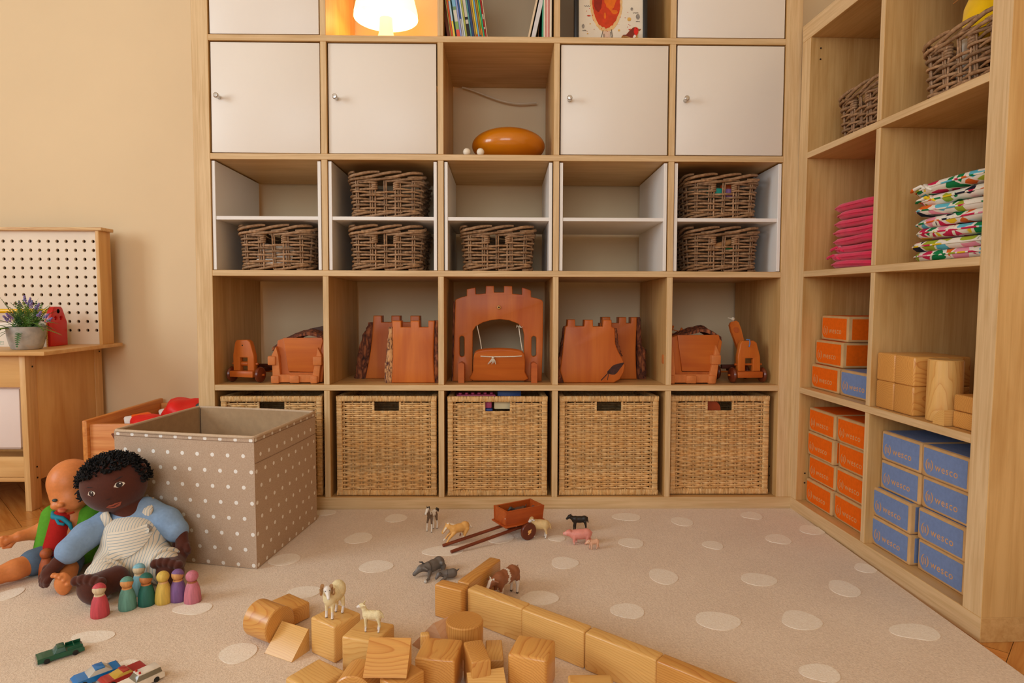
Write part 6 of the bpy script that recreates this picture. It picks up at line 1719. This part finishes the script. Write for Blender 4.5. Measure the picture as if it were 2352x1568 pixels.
for s_ in (-1, 1):
    k = MB(); k.lathe([(0, -.005), (.0215, -.005), (.0238, -.0025), (.0238, .0025), (.0215, .005), (0, .005)], 40, 0, TR((0, 0, 0), (PI/2, 0, 0)))
    o = k.build('wheel', plain('cart_wheel', (104, 44, 22), .35, .1, 60, coat=.2), cart_, smooth=40); o.location = (.004, s_*(cw/2+.0125), .0238)
    k = MB(); k.tube([(0, 0, -.008), (0, 0, .008)], .0016, 8, T=TR((0, s_*.0075, 0), (0, .6, 0))); k.lathe([(.005, 0), (.004, .003), (0, .003)], 14, 0, TR((0, s_*.005, 0), (-s_*PI/2, 0, 0))); k.build('hub_pin', m_pale, o)
    k = MB(); L0 = Vector((.05, s_*.0205, .036)); L1 = Vector((-.220, s_*.0245, .0050)); k.tube([L0, L1], .0043, 12)
    k.build('shaft', m_shaft, cart_, smooth=50)
k = MB(); k.tube([(.004, -cw/2-.02, .0238), (.004, cw/2+.02, .0238)], .0028, 10); k.box(-.004, .012, -.03, .03, .024, zb-.005); k.build('axle', m_shaft, cart_)
def incart(x, y, z): return cart_.matrix_basis @ Vector((x, y, z)) if False else TR((.058, -.225, RZ), (0, 0, math.radians(30.5))) @ Vector((x, y, z))
DB = L3(92, 62, 48); DG = L3(66, 60, 56)
def lying(P, nm, lab, p, deg, sc, colfn=None):
    animal(nm, lab, P, incart(*p), deg, m_toy, 56, 2, colfn, sc=sc, grp='toy animals inside the wooden cart')
P = [e_((0, 0, 13), (22, 9, 10), DB), e_((-14, 0, 14), (10, 9, 10), DB), c_((16, 0, 15), (26, 0, 22), 6, 4.6, DG), c_((26, 0, 22), (33, 0, 17), 4.4, 3, DG), c_((-22, 0, 18), (-25, 0, 27), 1.6, 1.2, DG), c_((12, 6, 8), (22, 8, 4), 3, 2, DB), c_((-12, 6, 8), (-4, 9, 4), 4, 2, DB)]
lying(P, 'toy_goat', 'brown toy animal with a raised tail lying in the middle of the cart', (.004, .004, zb+.011), 205, .95)
P = [e_((0, 0, 12), (16, 9, 10), DG), c_((8, 0, 14), (12, 0, 27), 6, 4, DG), e_((13, 0, 29), (6, 4.4, 4.6), BK), c_((12, 3, 31), (11, 5, 37), 1.6, .8, BK), c_((12, -3, 31), (11, -5, 36), 1.6, .8, BK)]
lying(P, 'toy_goat', 'dark grey toy goat at the front left corner inside the cart', (-.043, .014, zb+.008), 170, .85)
P = [e_((0, 0, 11), (16, 8, 9), CW), c_((10, 0, 13), (17, 0, 20), 5.4, 4.4, CW), c_((17, 0, 20), (24, 0, 15), 4.4, 2.8, CW), e_((14, 0, 22), (4.4, 4.8, 4), L3(176, 90, 40)), c_((13, 3.4, 24), (12, 6, 29), 1.7, .7, L3(176, 90, 40)), c_((13, -3.4, 24), (12, -6, 29), 1.7, .7, L3(176, 90, 40))]
lying(P, 'toy_dog', 'small white toy animal with a rust coloured head in the cart', (-.040, -.018, zb+.006), 240, .85)
P = [e_((0, 0, 13), (12, 9, 11), L3(70, 74, 80)), e_((8, 0, 20), (8, 6.5, 6.5), L3(78, 84, 92))]
lying(P, 'toy_animal', 'dark bluish grey toy animal at the back right inside the cart', (.043, -.004, zb+.006), 60, .9)
# ------------------------------------------------------------------ the two dolls leaning on the polka dot box
m_plush = colmat('brown_plush', .85, .25, 500, spec=.15, sheen=.2)
m_vinyl = colmat('doll_vinyl', .42, spec=.35)
m_cloth = colmat('doll_cloth', .85, .2, 400, spec=.15)
def P3(a, b, ra, rb, col, k=None): return ('c', a, b, ra, rb, col, k)
def E3(c, r, col, rot=None, k=None): return ('e', c, r, col, rot, k)
SK = L3(84, 42, 30)
def hand(w_, d, sp, up_, col, L=.024, r=.0088):
    # palm and five curled fingers from the wrist w_ along d; sp spreads the fingers
    w_, d, sp, up_ = Vector(w_), Vector(d).normalized(), Vector(sp).normalized(), Vector(up_).normalized()
    o = [P3(tuple(w_), tuple(w_+d*.022), r*1.5, r*1.75, col, .006)]
    for i, (s_, l) in enumerate(((-1.5, .85), (-.5, 1.0), (.5, .95), (1.5, .75))):
        b = w_+d*.024+sp*s_*r*.95; m = b+d*L*.55*l+sp*s_*.0012; t_ = m+d*L*.35*l-up_*L*.4*l
        o += [P3(tuple(b), tuple(m), r*.86, r*.8, col, .0025), P3(tuple(m), tuple(t_), r*.8, r*.68, col, .0025)]
    b = w_+d*.008-sp*r*1.5; m = b+d*.010-sp*.010; o += [P3(tuple(b), tuple(m), r*.9, r*.85, col, .003), P3(tuple(m), tuple(m+d*.012-up_*.004), r*.85, r*.7, col, .003)]
    return o
doll = thing('cloth_doll', 'brown cloth doll with curly black hair in striped dungarees, sitting against the polka dot box', 'doll', loc=(-.86, -.5, RZ))
Mi = Matrix.Translation((.86, .5, -RZ))
def LC(v): return (v[0]+.86, v[1]+.5, v[2]-RZ)
def shift(P):
    return [(p[0], LC(p[1]), LC(p[2]))+p[3:] if p[0] == 'c' else (p[0], LC(p[1]))+p[2:] for p in P]
HC = Vector((-.9085, -.468, .2310)); HR = (.10, -.30, 0)          # head centre and tilt
RH = Euler((.12, -.30, .0)).to_matrix()
body = [E3(tuple(HC), (.0735, .060, .0665), SK, (.12, -.30, 0)), P3((-.888, -.462, .18), (-.870, -.452, .15), .028, .032, SK),
        P3((-.870, -.455, .15), (-.845, -.475, .07), .045, .055, SK)]
ear = HC+RH @ Vector((.074, .006, .012)); body += [E3(tuple(ear), (.007, .011, .016), SK)]
body += [P3((-.775, -.464, .128), (-.751, -.475, .112), .014, .0145, SK)]+hand((-.749, -.478, .108), (.22, -.25, -.75), (.75, -.35, .2), (.3, -.9, .2), SK)
body += [P3((-.962, -.54, .105), (-.983, -.560, .079), .0145, .0145, SK)]+hand((-.986, -.563, .075), (-.35, -.45, -.62), (.7, -.55, -.1), (.1, -.7, .6), SK)
def foot(c, d):
    c, d = Vector(c), Vector(d).normalized(); o = [E3(tuple(c), (.031, .022, .034), SK, (.25, 0, 0)), P3(tuple(c+d*.05), tuple(c+d*.01+Vector((0, 0, .004))), .028, .027, SK)]
    for i in range(5): o.append(E3(tuple(c+Vector((-.026+.013*i, -.012, .031-.0035*abs(i-1.5)))), (.0095, .012, .0105), SK, None, .003))
    return o
body += foot((-.866, -.628, .046), (.45, .9, .1))+foot((-.742, -.548, .049), (-.35, .95, .1))
sdf_build('body', shift(body), m_plush, doll, 150, .010)
BL = L3(138, 164, 196); ST = L3(222, 208, 186)
sh = [E3((-.868, -.458, .145), (.062, .046, .035), BL), P3((-.846, -.452, .160), (-.792, -.460, .138), .034, .031, BL), P3((-.792, -.460, .138), (-.765, -.470, .119), .031, .028, BL),
      P3((-.924, -.462, .140), (-.955, -.505, .119), .032, .030, BL), P3((-.955, -.505, .119), (-.968, -.545, .099), .030, .029, BL)]
sdf_build('shirt', shift(sh), m_cloth, doll, 100, .012)
du = [E3((-.858, -.480, .098), (.073, .058, .062), ST), E3((-.850, -.490, .062), (.083, .062, .049), ST), P3((-.895, -.50, .055), (-.872, -.575, .052), .044, .036, ST), P3((-.815, -.495, .056), (-.765, -.528, .056), .045, .036, ST), E3((-.866, -.476, .132), (.055, .046, .03), ST)]
t = NT('striped_cotton'); v = t.coord('Object'); sx = t.n('ShaderNodeSeparateXYZ'); t.l(v, sx.inputs[0])
nz = t.noise(v, 9, 2); ph = t.math('ADD', t.math('MULTIPLY', sx.outputs[0], 150.0), t.math('MULTIPLY', nz, 3.2)); fr = t.math('FRACT', ph)
t.l(t.mix(t.math('LESS_THAN', fr, .2), lin(220, 206, 186), lin(150, 164, 172)), t.b.inputs['Base Color']); t.b.inputs['Roughness'].default_value = .85; t.bump(t.noise(v, 40, 3), .35, .004); m_str = t.m
t2 = NT('striped_pocket'); v = t2.coord('Object'); sx = t2.n('ShaderNodeSeparateXYZ'); t2.l(v, sx.inputs[0])
fr = t2.math('FRACT', t2.math('ADD', t2.math('MULTIPLY', sx.outputs[2], 160.0), t2.math('MULTIPLY', sx.outputs[0], -25.0)))
t2.l(t2.mix(t2.math('LESS_THAN', fr, .2), lin(226, 212, 192), lin(150, 164, 172)), t2.b.inputs['Base Color']); t2.b.inputs['Roughness'].default_value = .85; m_str2 = t2.m
dg_ = sdf_build('dungarees', shift(du), m_str, doll, 120, .014)
from mathutils.bvhtree import BVHTree
def bvh(o): me = o.data; return BVHTree.FromPolygons([v.co for v in me.vertices], [tuple(p.vertices) for p in me.polygons])
def patch(name, poly, tgt, mat, parent, lift=.0012, n=1):
    # a flat cut-out laid onto the front of a soft body, following its curve
    b = bvh(tgt); P = [Vector(p) for p in poly]; c = sum(P, Vector())/len(P); v = []; f = []
    R_ = 6; m = len(P)
    for r in range(R_+1):
        for p in P:
            q = c.lerp(p, r/R_); hit = b.ray_cast(Vector((q.x, -.4, q.z)), Vector((0, 1, 0)))
            if hit[0] is None: q = Vector((q.x, b.find_nearest(Vector((q.x, -.05, q.z)))[0].y, q.z)); v.append(q+Vector((0, -lift, 0)))
            else: v.append(hit[0]+hit[1]*lift*(1 if hit[1].y < 0 else -1))
    for r in range(R_):
        for i in range(m): j = (i+1) % m; f.append((r*m+i, r*m+j, (r+1)*m+j, (r+1)*m+i))
    k = MB(); k.add(v, f); return k.build(name, mat, parent, smooth=180)
pk = smooth_poly([(-.042, .020), (0, .026), (.044, .034), (.047, .016), (.034, -.012), (.006, -.030), (-.022, -.024), (-.040, -.004)], 3)
patch('pocket', [(.012+x, 0, .098+z) for x, z in pk], dg_, m_str2, doll, .0022)
for cx, cz, ang, R_ in ((-.012, .036, .0, .040), (.096, .042, -.2, .040)):
    c = Vector((cx, -.073 if cx < 0 else -.026, cz)); k = MB()
    d = Vector((.25, -1, 0)) if cx < 0 else Vector((.8, -.55, 0)); d.normalize(); u = d.cross(Vector((0, 0, 1))).normalized()
    k.tube([c+u*R_*.95*math.cos(a)+Vector((0, 0, R_*.92*math.sin(a))) for a in [2*PI*i/28 for i in range(28)]], .0055, 8, closed=True); k.build('trouser_cuff', m_str, doll, smooth=180)
for a, b in (((-.915, -.50, .168), (-.925, -.455, .175)), ((-.822, -.485, .172), (-.838, -.445, .187))):
    k = MB(); k.tube([LC((a[0]+.015*(1 if a[0] < -.9 else -1), a[1], a[2]-.035)), LC(a), LC(b)], [.012, .012, .010], 8, flat=.4); k.build('strap', m_str, doll, smooth=180)
bodyo = [c for c in KIDS(doll) if c.name.startswith('body')][0]
def onface(x, z): q = HC+RH @ Vector((x+.013, -.05, z)); q = LC(q); return (q[0], 0, q[2])
def face(nm, pts, rgb, lift): patch(nm, [onface(*p) for p in pts], bodyo, plain(nm, rgb, .6, .02, 20), doll, lift)
def el(cx, cz, a, b, n=20): return [(cx+a*math.cos(2*PI*i/n), cz+b*math.sin(2*PI*i/n)) for i in range(n)]
for s_ in (-1, 1):
    cx = s_*.0300; cz = .006
    face('eye_white', [(cx-.0105, cz-.001), (cx-.005, cz+.0055), (cx+.002, cz+.0065), (cx+.0085, cz+.002), (cx+.0095, cz-.002), (cx+.004, cz-.0058), (cx-.004, cz-.0055)], (222, 206, 188), .0010)
    face('iris', el(cx, cz, .0058, .0060), (44, 28, 26), .0016); face('eye_highlight', el(cx+.002, cz+.002, .0014, .0014, 10), (236, 230, 224), .0022)
    face('eyebrow', [(cx-.010, cz+.0115), (cx+.004, cz+.0160), (cx+.010, cz+.0150), (cx+.004, cz+.0138)][::1] if s_ > 0 else [(cx-.009, cz+.0150), (cx-.003, cz+.0165), (cx+.010, cz+.0118), (cx-.002, cz+.0140)], (22, 14, 14), .0012)
face('lips', [(-.018, -.036), (-.008, -.0325), (-.002, -.0335), (.004, -.0320), (.017, -.0335), (.009, -.0415), (-.002, -.0435), (-.011, -.0415)], (168, 82, 58), .0012)
face('mouth_line', [(-.016, -.0362), (-.002, -.0378), (.015, -.0345), (-.002, -.0392)], (70, 26, 22), .0018)
face('nose_stitch', [(-.007, -.018), (.006, -.016), (.004, -.0185), (-.004, -.0195)], (58, 26, 20), .0010)
k = MB(); r_ = random.Random(8)
for i in range(1500):
    a = r_.uniform(0, 2*PI); z = r_.uniform(-.15, 1); q = math.sqrt(1-z*z); d = Vector((q*math.cos(a), q*math.sin(a), z))
    if d.y < -.25 and d.z < .60-.10*abs(d.x): continue
    if d.z < .12 and d.y < .2 and abs(d.x) < .9: continue
    p = HC+RH @ Vector((d.x*.073, d.y*.059, d.z*.066)); dn = (RH @ d).normalized()
    u = dn.orthogonal().normalized(); w_ = dn.cross(u); L_ = r_.uniform(.009, .016); ph = r_.uniform(0, 6.28)
    pts = [LC(p+dn*L_*s_/5+(u*math.cos(ph+s_*1.3)+w_*math.sin(ph+s_*1.3))*.0032*(s_/5)**.5) for s_ in range(6)]
    k.tube(pts, [.0021, .0024, .0023, .0021, .0018, .001], 4, caps=False)
k.build('curly_hair', plain('black_wool', (24, 20, 20), .8, .2, 400, spec=.3), doll, smooth=180)

baby = thing('baby_doll', 'bald vinyl baby doll in a green vest sitting behind the cloth doll', 'doll', loc=(-1.05, -.42, RZ))
def LB(v): return (v[0]+1.05, v[1]+.42, v[2]-RZ)
def shb(P): return [(p[0], LB(p[1]), LB(p[2]))+p[3:] if p[0] == 'c' else (p[0], LB(p[1]))+p[2:] for p in P]
VS = L3(222, 134, 74)
bp = [E3((-1.055, -.400, .217), (.050, .056, .056), VS), E3((-1.054, -.420, .184), (.043, .040, .036), VS), E3((-1.068, -.462, .178), (.008, .007, .006), VS, None, .006), E3((-1.080, -.445, .172), (.012, .010, .009), VS, None, .008), E3((-1.042, -.447, .172), (.012, .010, .009), VS, None, .008), E3((-1.066, -.455, .162), (.010, .008, .005), L3(206, 98, 60), None, .005), E3((-1.104, -.392, .198), (.005, .010, .013), VS, None, .004),
      P3((-1.052, -.40, .155), (-1.052, -.40, .13), .024, .028, VS), P3((-1.052, -.40, .125), (-1.062, -.42, .05), .046, .050, VS),
      P3((-1.095, -.405, .122), (-1.125, -.425, .098), .020, .017, VS), P3((-1.125, -.425, .098), (-1.146, -.456, .100), .016, .0125, VS),
      P3((-1.015, -.395, .122), (-1.005, -.43, .085), .020, .016, VS),
      P3((-1.085, -.44, .045), (-1.115, -.515, .043), .027, .023, VS), P3((-1.115, -.515, .043), (-1.168, -.585, .036), .022, .018, VS), E3((-1.180, -.60, .040), (.018, .022, .022), VS),
      P3((-1.03, -.45, .042), (-.985, -.535, .045), .027, .022, VS), P3((-.985, -.535, .045), (-.963, -.573, .040), .020, .017, VS), E3((-.9585, -.583, .040), (.017, .013, .026), VS)]
def turn(p, a=.42):
    x, y = p[0]+1.055, p[1]+.40; return (-1.055+x*math.cos(a)-y*math.sin(a), -.40+x*math.sin(a)+y*math.cos(a), p[2])
for i in range(1, 6): bp[i] = (bp[i][0], turn(bp[i][1]))+bp[i][2:]
bp += [E3((-.974+.0078*i, -.590, .062-.0012*i*i), (.0056, .0075, .0056), VS, None, .002) for i in range(5)]
bp += hand((-1.147, -.458, .100), (-.6, -.6, -.1), (.1, -.2, .95), (.5, -.6, 0), VS, .014, .0055)
sdf_build('body', shb(bp), m_vinyl, baby, 150, .010)
for x in (-1.080, -1.044):
    k = MB(); k.ell(LB(turn((x, -.4525, .1885))), (.0062, .0052, .0040), 14, 9); k.build('eye', plain('doll_eye', (50, 66, 66), .2, .05), baby, smooth=180)
GR = L3(92, 160, 44)
sdf_build('vest', shb([P3((-1.092, -.412, .134), (-1.098, -.432, .052), .029, .031, GR), P3((-1.012, -.402, .134), (-1.012, -.43, .052), .030, .031, GR), P3((-1.052, -.385, .13), (-1.052, -.39, .05), .045, .05, GR)]), m_cloth, baby, 80, .006)
RDc = L3(176, 32, 26)
sdf_build('undershirt', shb([P3((-1.058, -.430, .134), (-1.066, -.450, .055), .026, .030, RDc)]), m_cloth, baby, 60, .006)
sdf_build('shorts', shb([E3((-1.058, -.432, .043), (.058, .050, .034), L3(92, 112, 134)), P3((-1.080, -.44, .045), (-1.100, -.478, .045), .032, .031, L3(92, 112, 134)), P3((-1.032, -.45, .043), (-1.005, -.50, .045), .032, .030, L3(92, 112, 134))]), m_cloth, baby, 70, .008)
k = MB(); k.tube([LB((-1.084, -.428, .150)), LB((-1.066, -.452, .146)), LB((-1.046, -.450, .142)), LB((-1.028, -.452, .128)), LB((-1.020, -.455, .112))], [.004, .0065, .0055, .005, .003], 8); k.tube([LB((-1.062, -.452, .146)), LB((-1.050, -.458, .132)), LB((-1.036, -.460, .130))], .0035, 8); k.build('ribbon', plain('blue_ribbon', (20, 128, 150), .7), baby, smooth=180)
k = MB(); k.tube([LB((-1.088, -.425, .138)), LB((-1.060, -.445, .142)), LB((-1.030, -.430, .152))], .007, 8, flat=.6); k.build('collar', plain('orange_collar', (214, 72, 28), .8), baby, smooth=180)

# ------------------------------------------------------------------ toy cars and the grey disc at the picture edge
def car(lab, loc, deg, prof, cab, W, L, rgb, glass, extra=None):
    root = thing('toy_car', lab, 'toy car', loc=loc, rot=(0, 0, math.radians(deg)))
    m = plain('car_paint', rgb, .3, .08, 60, coat=.4)
    k = MB(); k.prism(prof, -W/2, W/2); k.build('body', m, root, bevel=.0018)
    k = MB(); n = len(cab); a, b = W/2-.0012, W/2-.0045
    zt = max(z for _, z in cab); v = [(x, -(b if z > zt-.001 else a), z) for x, z in cab]+[(x, (b if z > zt-.001 else a), z) for x, z in cab]
    k.add(v, [tuple(range(n)), tuple(range(2*n-1, n-1, -1))]+[((i+1) % n, i, i+n, (i+1) % n+n) for i in range(n)]); cb_ = k.build('cabin', plain('car_window', glass, .15, .05, 40, spec=.6), root, bevel=.0008)
    k = MB(); xs = [x for x, z in cab if z > zt-.001]; k.box(min(xs)-.0005, max(xs)+.0005, -b-.0008, b+.0008, zt-.0012, zt+.0008); k.build('roof', m, root, bevel=.0008)
    for x in (-L*.30, L*.31):
        for s_ in (-1, 1):
            k = MB(); k.lathe([(0, -.002), (.0042, -.002), (.0048, -.001), (.0048, .0015), (.003, .002), (0, .0016)], 20, 0, TR((x, s_*(W/2-.0012), .0048), (-s_*PI/2, 0, 0))); k.build('wheel', plain('car_tyre', (30, 28, 26), .6), root)
    k = MB(); k.box(L/2-.0015, L/2+.0022, -W/2+.001, W/2-.001, .004, .008); k.build('bumper', plain('chrome_bumper', (200, 190, 180), .3, metal=.6), root, bevel=.0008)
    return root
pr_ = lambda L, h, nose: [(-L/2, .0035), (L/2, .0035), (L/2, nose), (L/2-.006, h), (-L/2+.003, h), (-L/2, h-.003)]
pu = car('green toy pickup truck on the rug at the lower left', (-.7985, -.829, RZ), 222, pr_(.071, .0125, .0115), [(.012, .012), (.005, .021), (-.006, .021), (-.008, .012)], .027, .071, (14, 84, 58), (60, 100, 92))
k = MB(); 
for s_ in (-1, 1): k.box(-.033, -.009, s_*.0125-.0008, s_*.0125+.0008, .0125, .0175)
k.box(-.021, -.0195, -.0125, .0125, .0165, .018); k.build('bed_rails', plain('green_rail', (14, 84, 58), .35), pu, bevel=.0004)
car('blue toy coupe at the lower left edge beside the red car', (-.689, -.898, RZ), 226, pr_(.072, .0125, .009), [(.016, .012), (.004, .0205), (-.010, .0205), (-.022, .012)], .030, .072, (20, 116, 186), (190, 184, 174))
car('red toy sports car between the blue and white cars', (-.6435, -.898, RZ), 232, pr_(.072, .0115, .0075), [(.020, .011), (.004, .0165), (-.006, .0165), (-.012, .011)], .029, .072, (170, 40, 34), (196, 156, 60))
wcar = car('white toy rescue car with red roof lights at the lower edge', (-.6035, -.919, RZ), 234, pr_(.070, .014, .0115), [(.012, .0135), (.005, .0225), (-.030, .0225), (-.032, .0135)], .029, .070, (228, 214, 196), (120, 110, 90))
for s_ in (-1, 1):
    k = MB(); k.lathe([(.0018, 0), (.0016, .003), (0, .0036)], 12, 0, TR((.002, s_*.006, .0232))); k.build('roof_light', plain('red_lamp', (190, 24, 24), .3), wcar)
gd = thing('floor_cushion', 'grey round cushion with a thin green edge at the right picture border', 'cushion', loc=(1.10, -.905, .085), rot=(0, math.radians(82), math.radians(20)))
k = MB(); k.lathe([(0, -.022), (.06, -.022), (.085, -.012), (.087, 0), (.085, .012), (.06, .022), (0, .022)], 48); k.build('pad', plain('grey_felt', (140, 134, 126), .9, .05, 60), gd, smooth=180)
k = MB(); k.tube([(.088*math.cos(2*PI*i/48), .088*math.sin(2*PI*i/48), 0) for i in range(48)], .0035, 8, closed=True); k.build('green_piping', plain('green_edge', (88, 160, 70), .8), gd, smooth=180)
